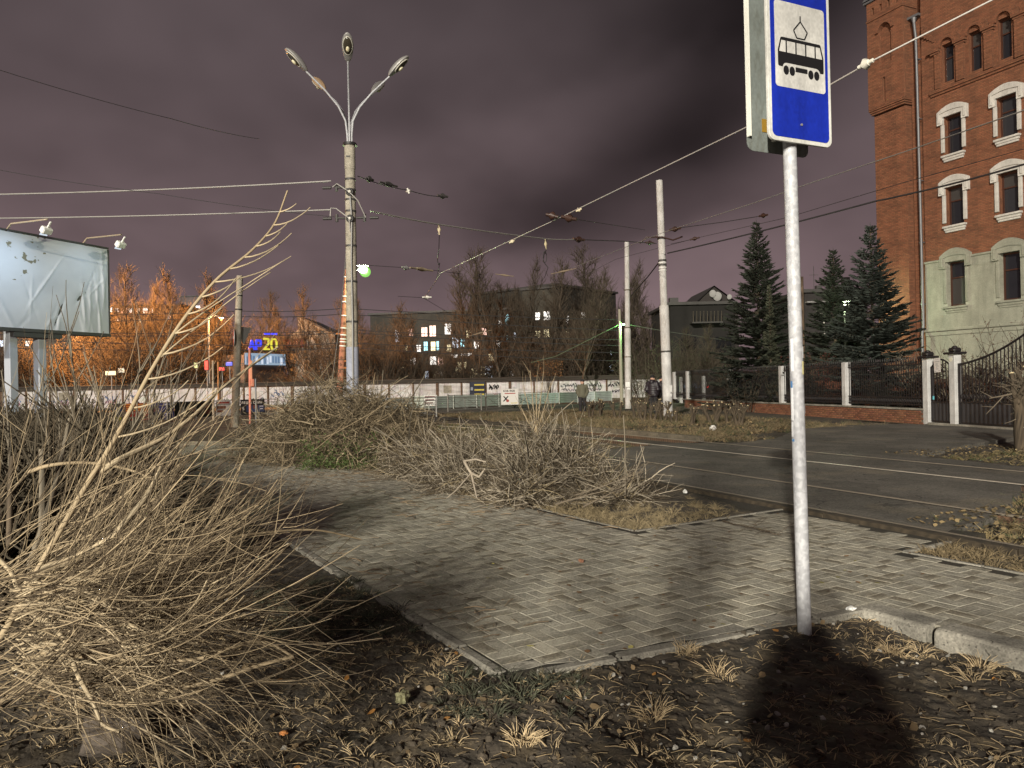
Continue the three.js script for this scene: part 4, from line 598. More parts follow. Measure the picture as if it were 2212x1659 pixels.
// ------------------------------------------------------------------ billboard
{
  const t = thing('billboard', [-13.9, 0, -26.5], 68.2 * Math.PI / 180, 'billboard with a blank wrinkled white sheet on two steel posts', 'billboard');
  const y0 = 3.6, y1 = 6.5, W = 6;
  const T_sheet = tex(512, (u, v) => { const a = fbm(u * 6, v * 4, 4, 201), p = fbm(u * 26, v * 18, 4, 202); let k = 0.9 + 0.12 * (a - 0.5); const pe = (u < 0.62 && u > 0.3 && v > 0.5) ? sstep(0.69, 0.72, p) : 0; return [lerp(k, 0.55, pe), lerp(k, 0.52, pe), lerp(k, 0.42, pe)]; });
  const p = [], uv = [], id = [], nx = 150, ny = 70, r = rng(31), folds = Array.from({ length: 34 }, () => { const x = -W * r(), y = y0 + r() * 1.9, a = 0.8 + r() * 1.4; return [x, y, Math.cos(a), Math.sin(a), 0.3 + r() * 0.8, 0.03 + r() * 0.05, (0.006 + r() * 0.016) * (r() < 0.3 ? -1 : 1)]; });
  for (let k = 0; k < 9; k++) folds.push([-0.1 - r() * 0.9, y0 + 0.4 + r() * 1.3, 0.12 - r() * 0.3, 1, 0.8 + r() * 0.6, 0.03 + r() * 0.03, 0.02]);
  for (let j = 0; j <= ny; j++) for (let i = 0; i <= nx; i++) { const x = -W + W * i / nx, y = y0 + (y1 - y0) * j / ny; let z = 0; for (const [fx, fy, dx, dy, L, w, h] of folds) { const ax = x - fx, ay = y - fy, s = ax * dx + ay * dy, q = ax * dy - ay * dx; if (Math.abs(s) < L * 1.6 && Math.abs(q) < w * 4) z += h * Math.exp(-((s / L) ** 2) * 2 - (q / w) ** 2); } p.push(x, y, z + 0.06); uv.push(i / nx, j / ny); }
  for (let j = 0; j < ny; j++) for (let i = 0; i < nx; i++) { const a = j * (nx + 1) + i; id.push(a, a + 1, a + nx + 2, a, a + nx + 2, a + nx + 1); }
  const g = new THREE.BufferGeometry(); g.setAttribute('position', new THREE.Float32BufferAttribute(p, 3)); g.setAttribute('uv', new THREE.Float32BufferAttribute(uv, 2)); g.setIndex(id); g.computeVertexNormals();
  part('sheet', g, std([0.7, 0.71, 0.74], 0.75, { map: T_sheet, side: THREE.DoubleSide }), t);
  part('panel', new MB().box([-W / 2, (y0 + y1) / 2, -0.02], [W + 0.02, y1 - y0 + 0.02, 0.14], 0, 0.01), MAT.darkGrey, t);
  part('frame', new MB().box([-W / 2, y1 + 0.04, -0.02], [W + 0.08, 0.06, 0.2]).box([-W / 2, y0 - 0.06, -0.04], [W + 0.08, 0.1, 0.3]).box([0.035, (y0 + y1) / 2, -0.02], [0.04, y1 - y0, 0.2]), MAT.darkGrey, t);
  for (const x of [-2.35, -3.29]) part('post', new MB().box([x, y0 / 2 - 0.1, -0.2], [0.27, y0 + 0.1, 0.27], 0, 0.02), std([0.4, 0.42, 0.46], 0.6), t);
  part('catwalk', new MB().box([-2.6, y0 - 0.2, -0.1], [1.6, 0.14, 0.4]), MAT.darkGrey, t);
  for (const [k, x] of [[0, -0.9], [1, -3.49], [2, -5.6]]) {
    const a = part('lamp_arm', new MB().tube([V(x, y1 + 0.05, 0), V(x, y1 + 0.22, 0.2), V(x, y1 + 0.2, 1.75)], 0.028, 0.028, 6), std([0.4, 0.33, 0.24], 0.6), t);
    const h = part('floodlight', new MB().box([0, 0, 0], [0.3, 0.2, 0.2], 0, 0.03).box([0, 0.2, 0], [0.04, 0.22, 0.04]), MAT.white, t); h.position.set(x, y1 - 0.12, 1.7); h.rotation.x = 0.7;
    const gl = part('floodlight_lens', new THREE.BoxGeometry(0.24, 0.14, 0.012), glow(0.8, 0.9, 1, k === 2 ? 3 : 0.6), t); gl.position.set(x, y1 - 0.2, 1.61); gl.rotation.x = 0.7;
    const s = new THREE.SpotLight(new THREE.Color().setRGB(0.58, 0.78, 1.0), [3.2, 5, 15][k], 12, 1.25, 0.8); s.position.set(x, y1 - 0.24, 1.56); s.target.position.set(x - (k === 2 ? -0.2 : 0.2), y0 + 1.1, 0); s.castShadow = true; s.shadow.radius = 4; t.updateMatrixWorld(); s.position.applyMatrix4(t.matrixWorld); s.target.position.applyMatrix4(t.matrixWorld); scene.add(s, s.target);
  }
}

// ------------------------------------------------------------------ white graffiti wall with a dark roof strip
{
  const D = 70, x0 = -46.4, x1 = 15.2, t = thing('graffiti_wall', [0, 0, -D], 0, 'long white wall of panels with graffiti between dark posts under a dark coping', 'wall'), r = rng(41);
  const scrawl = (c, x, y, w, h, col, lw, q) => { c.strokeStyle = col; c.lineWidth = lw; c.lineCap = 'round'; c.beginPath(); const n = 4 + Math.floor(q() * 4); for (let k = 0; k < n; k++) { const cx = x + w * k / n, cw = w / n; c.moveTo(cx, y + h * q()); c.bezierCurveTo(cx + cw * q(), y - h * 0.2 * q(), cx + cw * 1.3 * q(), y + h * 1.2, cx + cw * 0.8, y + h * q()); if (q() < 0.6) c.quadraticCurveTo(cx + cw * q(), y + h * q(), cx + cw * 0.3, y + h * 0.9 * q()); } c.stroke(); };
  const maps = Array.from({ length: 10 }, (_, k) => paint(256, 208, (c, W, H) => {
    const q = rng(300 + k); c.fillStyle = '#dcdad8'; c.fillRect(0, 0, W, H);
    for (let i = 0; i < 60; i++) { c.fillStyle = `rgba(${80 + q() * 90},${78 + q() * 80},${76 + q() * 80},${0.03 + q() * 0.1})`; c.fillRect(q() * W, q() * H, 10 + q() * 60, 6 + q() * 50); }
    for (let i = 0; i < 12; i++) { c.fillStyle = `rgba(90,82,76,${0.06 + q() * 0.1})`; const x = q() * W; c.fillRect(x, 0, 3 + q() * 6, H * q()); }
    c.strokeStyle = 'rgba(70,68,66,0.5)'; c.lineWidth = 2; for (const x of [W * 0.36 + q() * 30]) { c.beginPath(); c.moveTo(x, 0); c.lineTo(x, H); c.stroke(); }
    if (k === 0) scrawl(c, 20, 90, 200, 70, '#151515', 9, q); if (k === 1) { scrawl(c, 10, 30, 230, 60, '#2a2b30', 10, q); scrawl(c, 50, 110, 120, 40, '#2a2b30', 7, q); } if (k === 2) scrawl(c, 20, 40, 150, 100, '#33507f', 8, q);
    if (k === 3) { scrawl(c, 30, 30, 110, 60, '#101010', 10, q); scrawl(c, 80, 130, 90, 40, '#b05060', 6, q); } if (k === 4) { scrawl(c, 10, 60, 200, 90, '#4a6aa0', 6, q); scrawl(c, 60, 120, 140, 60, '#98607a', 6, q); } if (k === 5) { scrawl(c, 20, 36, 190, 50, '#33333a', 8, q); scrawl(c, 30, 90, 180, 40, '#33333a', 7, q); } if (k === 6) scrawl(c, 60, 120, 100, 50, '#6b6b62', 6, q);
  }));
  const left = [4, 2, 4, 6, 4, 2, 6, 7, 8, 6, 0, 2], mid = [5, 1, 3, 0, 8, 7, 9], right = [7, 9, 3, 8, 6, 5, 5, 1, 9, 8];
  const step = 2.2, n = Math.round((x1 - x0) / step);
  const pm = maps.map((m, k) => std(k % 3 === 1 ? [0.74, 0.72, 0.73] : [0.86, 0.85, 0.87], 0.9, { map: m, bumpMap: rep(T_concB, 2), bumpScale: 0.01 }));
  const seq = Array.from({ length: n }, (_, k) => k < 12 ? left[k] : k < 18 ? mid[k - 12] : right[(k - 18) % 10]);
  const pg = new THREE.BoxGeometry(step - 0.16, 1.72, 0.1);
  for (let k = 0; k < n; k++) { const x = x0 + step * (k + 0.5); part('wall_panel', pg, pm[seq[k]], t).position.set(x, 1.05, (r() - 0.5) * 0.04); if (k % 4 === 2) part('patch', new MB().box([x - 0.3 + r() * 0.6, 1.0 + r() * 0.4, 0.075], [0.5 + r() * 0.5, 0.7, 0.02]), r() < 0.5 ? MAT.trim : MAT.poleConc, t); }
  for (let k = 0; k <= n; k++) part('post', new MB().box([x0 + step * k, 0.95, 0.06], [0.14 + (k % 3 === 0 ? 0.1 : 0), 1.95, 0.2]), MAT.rust, t);
  part('base_rail', new MB().box([(x0 + x1) / 2, 0.1, 0.02], [x1 - x0, 0.22, 0.16]), MAT.concDark, t);
  part('coping', new MB().box([(x0 + x1) / 2, 2.02, 0.12], [x1 - x0 + 0.5, 0.22, 0.45]).box([(x0 + x1) / 2, 2.2, 0.0], [x1 - x0 + 0.7, 0.16, 0.8], 0, 0.03), std([0.045, 0.037, 0.03], 0.9), t);
}
// the two dark advertising sheets on the wall
for (const [px, l] of [[1031, 'dark blue poster with yellow bars hung on the white graffiti wall']]) { const p = P(px, 835, 69.7), m = paint(128, 160, c => { c.fillStyle = '#1b2036'; c.fillRect(0, 0, 128, 160); c.fillStyle = '#c9b64a'; for (const y of [24, 70, 110]) c.fillRect(40, y, 80, 14); c.fillStyle = '#8f97a5'; c.fillRect(8, 50, 20, 30); }); const o = single('poster', new THREE.BoxGeometry(1.4, 1.6, 0.03), std([0.8, 0.8, 0.8], 0.7, { map: m }), l, 'poster'); o.position.set(p.x, 1.15, -69.8 + 0.1); }

// ------------------------------------------------------------------ green corrugated fence
{
  const a = V(-8.8, 0, -49.5), b = V(8.4, 0, -65), t = thing('corrugated_fence', a, 0, 'low pale green fence of corrugated sheets in front of the white wall', 'fence'), d = b.clone().sub(a), L = d.length(); d.normalize(); const ry = Math.atan2(-d.z, d.x), r = rng(43), n = 11;
  const cols = [[0.24, 0.265, 0.245], [0.25, 0.275, 0.25], [0.23, 0.255, 0.235], [0.26, 0.28, 0.26], [0.23, 0.26, 0.235], [0.24, 0.27, 0.25], [0.4, 0.45, 0.45], [0.36, 0.41, 0.41], [0.2, 0.24, 0.21], [0.6, 0.62, 0.66], [0.36, 0.39, 0.38]];
  for (let k = 0; k < n; k++) { const m = new MB(), w = L / n - 0.02, H = 0.84, R = 12; for (let j = 0; j < R; j++) { const z = i => 0.018 * (i % 2 ? 1 : -1), y0 = 0.05 + H * j / R, y1 = 0.05 + H * (j + 1) / R; m.quad(V(0, y0, z(j)), V(w, y0, z(j)), V(w, y1, z(j + 1)), V(0, y1, z(j + 1))); } const o = part('fence_sheet', m, std(cols[k], 0.6, { side: THREE.DoubleSide, map: rep(T_patch, 0.4) }), t); o.position.copy(d.clone().multiplyScalar(k * L / n)); o.rotation.y = ry; }
  for (let k = 0; k <= n; k++) { const p = d.clone().multiplyScalar(k * L / n); part('post', new MB().box([p.x, 0.46, p.z + 0.06], [0.05, 0.96, 0.06]), std([0.36, 0.38, 0.34], 0.7), t); }
}
// ------------------------------------------------------------------ pedestrian railings
const railMat = std([0.3, 0.3, 0.29], 0.6, { metalness: 0.2 }), railMat2 = std([0.2, 0.19, 0.17], 0.7);
function railing(a, b, h, m, label, group) {
  const t = thing('pedestrian_railing', a, 0, label, 'railing', group), d = b.clone().sub(a); d.y = 0; const L = d.length(); d.normalize(); const at = (s, y) => V(d.x * s, y, d.z * s);
  for (const s of [0, L]) part('post', new MB().tube([at(s, 0), at(s, h + 0.08)], 0.045, 0.045, 6), m, t);
  for (const y of [h, h - 0.16, 0.12]) part('rail', new MB().tube([at(0, y), at(L, y)], 0.022, 0.022, 5), m, t);
  for (const [p, q] of [[0.12, h - 0.16], [h - 0.16, 0.12]]) { part('brace', new MB().tube([at(0, p), at(L / 2, q)], 0.017, 0.017, 4).tube([at(L / 2, p), at(L, q)], 0.017, 0.017, 4), m, t); }
  part('upright', new MB().tube([at(L / 2, 0.12), at(L / 2, h - 0.16)], 0.02, 0.02, 4), m, t); return t;
}
const gx = (px, py) => G(px, py);
railing(gx(835, 908), gx(893, 904), 1.0, railMat, 'pedestrian railing section with crossed braces, left end, nearest the brush pile', null);
railing(gx(893, 904), gx(943, 900), 1.0, railMat, 'pedestrian railing section with crossed braces in front of the white notice boards', null);
railing(gx(968, 890), gx(1040, 886), 1.0, railMat2, 'pedestrian railing section right of the white notice boards', null);
railing(gx(1050, 885), gx(1112, 881), 1.0, railMat2, 'pedestrian railing section under the square white placard', null);
railing(gx(1112, 881), gx(1184, 876), 1.0, railMat2, 'pedestrian railing section right of the square white placard', null);
{ // boards on the railings
  const pl = paint(160, 160, c => { c.fillStyle = '#d9d6d2'; c.fillRect(0, 0, 160, 160); c.fillStyle = '#33302e'; c.font = 'bold 30px sans-serif'; c.fillText('638-968', 20, 32); c.fillStyle = '#a04038'; c.fillRect(34, 42, 100, 9); c.strokeStyle = '#1c1b1b'; c.lineWidth = 11; c.beginPath(); c.moveTo(24, 74); c.lineTo(66, 126); c.moveTo(66, 74); c.lineTo(22, 126); c.stroke(); c.beginPath(); c.arc(60, 120, 14, 0, 7); c.fill(); c.fillStyle = '#c7b560'; c.fillRect(90, 140, 60, 8); });
  const o = single('placard', new THREE.BoxGeometry(1.15, 1.05, 0.03), std([0.8, 0.8, 0.8], 0.7, { map: pl }), 'square white placard with crossed tools and a phone number on the green fence', 'placard'); const p = P(1101, 857, 51); o.position.copy(p);
  const nb = (red) => paint(192, 128, c => { c.fillStyle = '#d5d6d2'; c.fillRect(0, 0, 192, 128); c.fillStyle = red ? '#5a1d1d' : '#56605a'; for (let k = 0; k < 3; k++) c.fillRect(14 + k * 4, 14 + k * 36, 150 - k * 20, red ? 14 : 10); c.fillStyle = '#3a3a3c'; for (let k = 0; k < 6; k++) c.fillRect(16 + k * 27, 104, 16, 12); });
  const q = single('notice_board', new THREE.BoxGeometry(0.72, 0.58, 0.02), std([0.8, 0.8, 0.8], 0.7, { map: nb(true) }), 'white notice board with dark red stripes behind the railing', 'notice board'); q.position.copy(P(930, 865, 41.5));
  const q2 = single('notice_board', new THREE.BoxGeometry(0.8, 0.62, 0.02), std([0.6, 0.66, 0.6], 0.7, { map: nb(false) }), 'pale notice board with grey lines, left of the one with red stripes', 'notice board'); q2.position.copy(P(900, 868, 42));
}
// railing on the left with advertising banners
{
  const L = [[238, 917], [300, 914], [362, 911], [424, 907], [486, 903], [548, 900], [600, 898]];
  for (let k = 0; k < 6; k++) railing(gx(...L[k]), gx(...L[k + 1]), 1.0, railMat2, ['behind the dark blue banner', 'behind the red banner', 'behind the purple banner', 'behind the black banner', 'behind the white banner with red text', 'behind the concert banner'].map(s => 'street railing section ' + s)[k], null);
  const ban = [
    [243, 266, 'dark blue banner with a yellow foot on the street railing, leftmost', (c) => { c.fillStyle = '#1d2030'; c.fillRect(0, 0, 256, 160); c.fillStyle = '#8b8a30'; c.fillRect(0, 120, 256, 40); c.fillStyle = '#2b3a66'; c.fillRect(70, 20, 150, 70); c.fillStyle = '#c9a79a'; c.fillRect(8, 14, 40, 24); }],
    [268, 325, 'red and orange advertising banner on the street railing', (c) => { c.fillStyle = '#7d2418'; c.fillRect(0, 0, 256, 160); c.fillStyle = '#c98a3a'; for (let k = 0; k < 4; k++) c.fillRect(0, 8 + k * 18, 256, 8); c.fillStyle = '#ddc9b0'; c.font = 'bold 56px sans-serif'; c.fillText('LM', 120, 122); }],
    [327, 377, 'purple banner with a figure and a price on the street railing', (c) => { c.fillStyle = '#3d3a6c'; c.fillRect(0, 0, 256, 160); c.fillStyle = '#6b3c40'; c.beginPath(); c.arc(52, 60, 34, 0, 7); c.fill(); c.fillStyle = '#1c1626'; c.fillRect(10, 96, 130, 64); c.fillStyle = '#c9c7d8'; c.fillRect(150, 14, 92, 12); c.font = 'bold 44px sans-serif'; c.fillText('1.5', 170, 84); c.fillRect(160, 104, 80, 8); }],
    [379, 463, 'black banner with a white bottle and orange shapes on the street railing', (c) => { c.fillStyle = '#17110e'; c.fillRect(0, 0, 256, 160); c.fillStyle = '#c9c6be'; c.fillRect(28, 50, 32, 72); c.fillRect(38, 24, 12, 30); c.fillStyle = '#7a3a22'; c.fillRect(92, 70, 40, 34); c.fillRect(170, 30, 50, 44); c.fillStyle = '#5a2a1a'; c.fillRect(190, 90, 50, 40); }],
    [468, 500, 'white banner with red and brown text blocks, left of the no-entry pole', (c) => { c.fillStyle = '#c9c0bc'; c.fillRect(0, 0, 256, 160); c.fillStyle = '#9a3a30'; c.fillRect(20, 16, 210, 18); c.fillStyle = '#7a4a36'; c.fillRect(14, 58, 150, 30); c.fillRect(14, 100, 110, 24); c.fillStyle = '#2a2624'; c.fillRect(0, 40, 256, 5); c.fillRect(0, 92, 256, 4); }],
    [521, 573, 'black concert banner with large white lettering, right of the no-entry pole', (c) => { c.fillStyle = '#181012'; c.fillRect(0, 0, 256, 160); c.fillStyle = '#cfc6bf'; c.font = 'bold 38px sans-serif'; c.fillText('ЛЕША СВИК', 6, 46, 244); c.font = 'bold 42px sans-serif'; c.fillText('5', 16, 112); c.fillStyle = '#263254'; c.fillRect(60, 64, 190, 70); c.fillStyle = '#6a3a30'; c.fillRect(130, 60, 46, 40); c.fillStyle = '#bfb9c6'; c.fillRect(200, 70, 40, 10); c.fillRect(204, 96, 30, 12); }],
  ];
  for (const [a, b, label, fn] of ban) {
    const f = px => { for (let k = 0; k < 6; k++) if (px <= L[k + 1][0]) { const t = (px - L[k][0]) / (L[k + 1][0] - L[k][0]); return G(px, lerp(L[k][1], L[k + 1][1], t)); } }, p = f(a), q = f(b), c = p.clone().add(q).multiplyScalar(0.5), d = q.clone().sub(p);
    const g = new THREE.BoxGeometry(d.length(), 0.88, 0.012, 8, 3, 1), pp = g.attributes.position; for (let i = 0; i < pp.count; i++) pp.setZ(i, pp.getZ(i) + 0.025 * Math.sin(pp.getX(i) * 5 + pp.getY(i) * 3)); g.computeVertexNormals();
    const o = single('banner', g, std([0.85, 0.85, 0.85], 0.65, { map: paint(256, 160, fn) }), label, 'banner'); o.position.set(c.x, 0.58, c.z + 0.06); o.rotation.y = Math.atan2(-d.z, d.x);
  }
}
// ------------------------------------------------------------------ far buildings
const litCols = { w: [1.0, 0.93, 0.85], p: [1.0, 0.62, 0.5], y: [1.0, 0.85, 0.5], t: [0.35, 0.75, 0.85], b: [0.75, 0.85, 1.0] };
const litMat = Object.fromEntries(Object.entries(litCols).map(([k, c]) => [k, glow(...c, 1.9)]));
const darkPane = std([0.012, 0.012, 0.014], 0.2);
function block(label, px0, px1, topL, topR, D, wallC, o = {}) {
  const a = P(px0, topL, D), b = P(px1, topR, D + (o.dD || 0)), t = thing(o.name || 'apartment_block', [0, 0, 0], 0, label, 'building'), d = V(b.x - a.x, 0, b.z - a.z), L = d.length(), ry = Math.atan2(-d.z, d.x), H = (a.y + b.y) / 2, c = a.clone().add(b).multiplyScalar(0.5);
  t.position.set(c.x, 0, c.z); t.rotation.y = ry; const dep = o.dep || 12, wm = std(wallC, 0.95, { map: rep(T_plaster, 0.12) });
  part('wall', new MB().box([0, H / 2, -dep / 2], [L, H, dep]), wm, t); part('roof', new MB().box([0, H + 0.12, -dep / 2], [L + 0.5, 0.25, dep + 0.5]), MAT.darkGrey, t);
  const put = (x, y, w, h, m) => { const f = part('window', new MB().box([x, y, 0.03], [w, h, 0.06]), m === darkPane ? darkPane : MAT.concDark, t); part('pane', new MB().box([x - w * 0.24, y, 0.065], [w * 0.4, h * 0.86, 0.02]), m, f); part('pane', new MB().box([x + w * 0.24, y, 0.065], [w * 0.4, h * 0.86, 0.02]), m, f); };
  const inv = new THREE.Matrix4(); t.updateMatrixWorld(); inv.copy(t.matrixWorld).invert();
  const hit = (px, py) => { const e = V(0, EYE, 0).applyMatrix4(inv), q = e.clone().add(dirOf(px, py).transformDirection(inv).multiplyScalar(1)), dd = q.clone().sub(e), s = -e.z / dd.z; return e.add(dd.multiplyScalar(s)); };
  const taken = [];
  for (const [px, py, k, w, h] of o.lit || []) { const q = hit(px, py); if (Math.abs(q.x) > L / 2 - 0.3) continue; put(q.x, q.y, (w || 1.5) * 0.54, (h || 1.7) * 0.6, litMat[k]); taken.push(q); }
  if (o.grid) { const [sx, sy] = o.grid; for (let y = 1.8; y < H - 1; y += sy) for (let x = -L / 2 + sx / 2; x < L / 2 - 0.8; x += sx) if (!taken.some(q => Math.abs(q.x - x) < 1.9 && Math.abs(q.y - y) < 1.9)) part('window', new MB().box([x, y, 0.03], [1.3, 1.5, 0.06]), darkPane, t); }
  return { t, L, H, wm };
}
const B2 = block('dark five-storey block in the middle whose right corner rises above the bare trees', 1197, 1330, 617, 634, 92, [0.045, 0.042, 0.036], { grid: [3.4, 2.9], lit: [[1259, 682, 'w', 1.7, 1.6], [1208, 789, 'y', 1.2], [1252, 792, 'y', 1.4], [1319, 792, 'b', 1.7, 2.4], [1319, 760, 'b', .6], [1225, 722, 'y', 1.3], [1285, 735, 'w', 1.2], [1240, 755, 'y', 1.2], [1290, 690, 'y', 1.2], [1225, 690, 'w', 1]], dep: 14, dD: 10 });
part('roof_hut', new MB().box([4, B2.H + 0.6, -5], [3.2, 1, 3]), MAT.darkGrey, B2.t); part('antenna', new MB().tube([V(7, B2.H, -4), V(7, B2.H + 2.6, -4)], 0.05, 0.05, 4).box([7, B2.H + 2.3, -4], [1.4, 0.05, 0.05]), MAT.darkGrey, B2.t);
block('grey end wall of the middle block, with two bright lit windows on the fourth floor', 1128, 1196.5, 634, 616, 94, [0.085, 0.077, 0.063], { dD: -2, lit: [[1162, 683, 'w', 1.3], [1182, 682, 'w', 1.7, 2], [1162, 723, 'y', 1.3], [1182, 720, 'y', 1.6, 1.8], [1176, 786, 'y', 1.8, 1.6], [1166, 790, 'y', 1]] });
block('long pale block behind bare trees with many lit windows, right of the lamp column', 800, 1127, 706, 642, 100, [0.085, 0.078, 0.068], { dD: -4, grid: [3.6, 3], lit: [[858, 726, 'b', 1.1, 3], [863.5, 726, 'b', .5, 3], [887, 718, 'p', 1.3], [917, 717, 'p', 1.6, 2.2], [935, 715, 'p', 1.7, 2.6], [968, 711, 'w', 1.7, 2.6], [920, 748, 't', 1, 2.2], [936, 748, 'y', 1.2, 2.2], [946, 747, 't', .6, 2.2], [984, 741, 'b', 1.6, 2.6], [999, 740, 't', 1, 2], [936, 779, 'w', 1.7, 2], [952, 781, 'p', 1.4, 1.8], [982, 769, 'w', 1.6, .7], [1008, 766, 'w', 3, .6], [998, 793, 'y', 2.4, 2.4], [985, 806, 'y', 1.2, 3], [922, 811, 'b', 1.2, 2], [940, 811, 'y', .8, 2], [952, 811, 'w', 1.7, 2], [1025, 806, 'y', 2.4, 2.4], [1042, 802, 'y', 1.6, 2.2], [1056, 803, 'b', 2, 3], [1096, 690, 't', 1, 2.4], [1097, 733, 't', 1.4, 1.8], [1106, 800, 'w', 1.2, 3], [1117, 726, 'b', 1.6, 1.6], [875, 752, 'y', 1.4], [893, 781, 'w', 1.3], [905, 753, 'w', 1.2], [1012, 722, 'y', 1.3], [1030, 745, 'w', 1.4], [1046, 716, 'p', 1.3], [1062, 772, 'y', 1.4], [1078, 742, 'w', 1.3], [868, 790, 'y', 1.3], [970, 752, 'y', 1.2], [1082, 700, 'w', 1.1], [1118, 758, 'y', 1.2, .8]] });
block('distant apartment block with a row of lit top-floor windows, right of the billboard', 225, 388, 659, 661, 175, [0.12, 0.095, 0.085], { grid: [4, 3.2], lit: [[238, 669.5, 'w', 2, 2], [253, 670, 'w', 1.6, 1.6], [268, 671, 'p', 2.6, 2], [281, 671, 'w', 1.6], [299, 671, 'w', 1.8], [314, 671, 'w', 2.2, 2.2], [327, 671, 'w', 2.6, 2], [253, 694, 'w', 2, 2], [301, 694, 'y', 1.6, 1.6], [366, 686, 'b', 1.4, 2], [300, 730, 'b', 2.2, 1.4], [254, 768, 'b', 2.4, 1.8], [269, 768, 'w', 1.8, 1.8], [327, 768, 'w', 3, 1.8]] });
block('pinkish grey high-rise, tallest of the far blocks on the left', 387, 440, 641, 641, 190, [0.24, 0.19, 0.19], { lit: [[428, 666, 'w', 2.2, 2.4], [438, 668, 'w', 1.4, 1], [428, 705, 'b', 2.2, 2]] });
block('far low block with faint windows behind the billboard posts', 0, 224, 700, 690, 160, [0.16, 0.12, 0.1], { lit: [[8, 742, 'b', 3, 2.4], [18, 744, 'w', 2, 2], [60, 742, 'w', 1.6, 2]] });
// grey gabled building with a red sign, and the shop with the neon sign
{
  const p = P(672, 750, 82), t = thing('grey_building', [p.x, 0, -82], 0, 'pale grey building with a slanted roof and a small red sign, behind bare trees', 'building');
  const pr = (x, y) => { const q = P(x, y, 82); return new THREE.Vector2(q.x - p.x, q.y); }, s = new THREE.Shape(); s.moveTo(pr(628, 815).x, 0); s.lineTo(pr(725, 815).x, 0); s.lineTo(pr(725, 815).x, pr(725, 722).y); s.lineTo(pr(647, 815).x, pr(647, 684).y); s.lineTo(pr(646, 815).x, pr(646, 712).y); s.lineTo(pr(628, 815).x, pr(628, 726).y); s.closePath();
  const g = new THREE.ExtrudeGeometry(s, { depth: 9, bevelEnabled: false }); g.translate(0, 0, -9); part('wall', g, std([0.4, 0.375, 0.34], 0.95, { map: rep(T_plaster, 0.2) }), t);
  const rs = new MB(), a = pr(645, 683), b = pr(727, 722); rs.quad(V(a.x, a.y + 0.06, 0.25), V(b.x, b.y + 0.06, 0.25), V(b.x, b.y + 0.06, -9.2), V(a.x, a.y + 0.06, -9.2)).quad(V(a.x, a.y - 0.12, 0.25), V(b.x, b.y - 0.12, 0.25), V(b.x, b.y + 0.06, 0.25), V(a.x, a.y + 0.06, 0.25)); part('roof', rs, MAT.darkGrey, t);
  const sg = paint(128, 40, c => { c.fillStyle = '#5c1712'; c.fillRect(0, 0, 128, 40); c.fillStyle = '#b9897a'; for (const [k, w] of [[14, 7], [30, 5], [42, 8], [60, 7], [74, 6], [88, 9]]) c.fillRect(k, 10, w, 22); }); const q = pr(622, 742), o = part('sign_board', new THREE.BoxGeometry(2.6, 0.95, 0.08), std([0.9, 0.9, 0.9], 0.6, { map: sg }), t); o.position.set(pr(636, 742).x, q.y, 0.1); o.rotation.z = 0.06;
}
{
  const D = 75.5, t = thing('corner_shop', [0, 0, 0], 0, 'shop with blue and yellow neon letters over a bright white lit fascia', 'building'), a = P(528, 772, D), b = P(613, 755, D + 5), d = b.clone().sub(a); d.y = 0; const L = d.length(), ry = Math.atan2(-d.z, d.x); t.position.set(a.x, 0, a.z); t.rotation.y = ry; const H = P(570, 764, D + 3).y;
  part('wall', new MB().box([L / 2, H / 2, -3.05], [L, H - 0.4, 6]), std([0.14, 0.11, 0.095], 0.95), t);
  const fa = paint(256, 40, c => { c.fillStyle = '#9fb4c8'; c.fillRect(0, 0, 256, 40); const q = rng(5); for (let k = 0; k < 14; k++) { c.fillStyle = q() < 0.5 ? '#e8f0ff' : '#6a86a8'; c.fillRect(4 + k * 18, 6 + q() * 8, 10 + q() * 6, 24); } });
  const f = part('lit_fascia', new THREE.BoxGeometry(L, 1.15, 0.2), new THREE.MeshStandardMaterial({ color: 0x222222, emissive: RGB(1, 1, 1), emissiveMap: fa, emissiveIntensity: 0.6 }), t); f.position.set(L / 2, H - 0.6, 0.12);
  const neon = (txt, x, y, s, m) => { const c = { А: [[0, 0, .5, 1], [.5, 1, 1, 0], [.25, .4, .75, .4]], Р: [[0, 0, 0, 1], [0, 1, .8, 1], [.8, 1, .8, .5], [.8, .5, 0, .5]], В: [[0, 0, 0, 1], [0, 1, .7, 1], [.7, 1, .7, .55], [0, .5, .8, .5], [.8, .5, .8, 0], [.8, 0, 0, 0]], 2: [[0, 1, .8, 1], [.8, 1, .8, .55], [.8, .55, 0, 0], [0, 0, .9, 0]], 0: [[.2, 0, 0, .25], [0, .25, 0, .75], [0, .75, .2, 1], [.2, 1, .7, 1], [.7, 1, .9, .75], [.9, .75, .9, .25], [.9, .25, .7, 0], [.7, 0, .2, 0]] }; [...txt].forEach((ch, k) => { const g = new MB(); for (const [x0, y0, x1, y1] of c[ch]) g.tube([V(x + (k * 1.25 + x0) * s, y + y0 * s * 1.25, 0.25), V(x + (k * 1.25 + x1) * s, y + y1 * s * 1.25, 0.25)], 0.11, 0.11, 6); part('neon_letter', g, m, t); }); };
  neon('АР', 0.35, H + 0.25, 0.8, glow(0.05, 0.07, 1, 0.75)); neon('20', 2.4, H + 0.4, 0.85, glow(1, 0.9, 0.08, 0.6)); part('neon_strip', new MB().box([2.95, H + 2.0, 0.2], [0.8, 0.2, 0.1]).box([3.95, H + 2.05, 0.2], [0.8, 0.2, 0.1]), glow(0.05, 0.06, 0.9, 1.2), t); part('sign_frame', new MB().box([2.2, H + 0.9, 0.08], [4.6, 0.08, 0.06]).box([2.2, H + 0.2, 0.08], [4.6, 0.08, 0.06]), MAT.darkGrey, t);
}
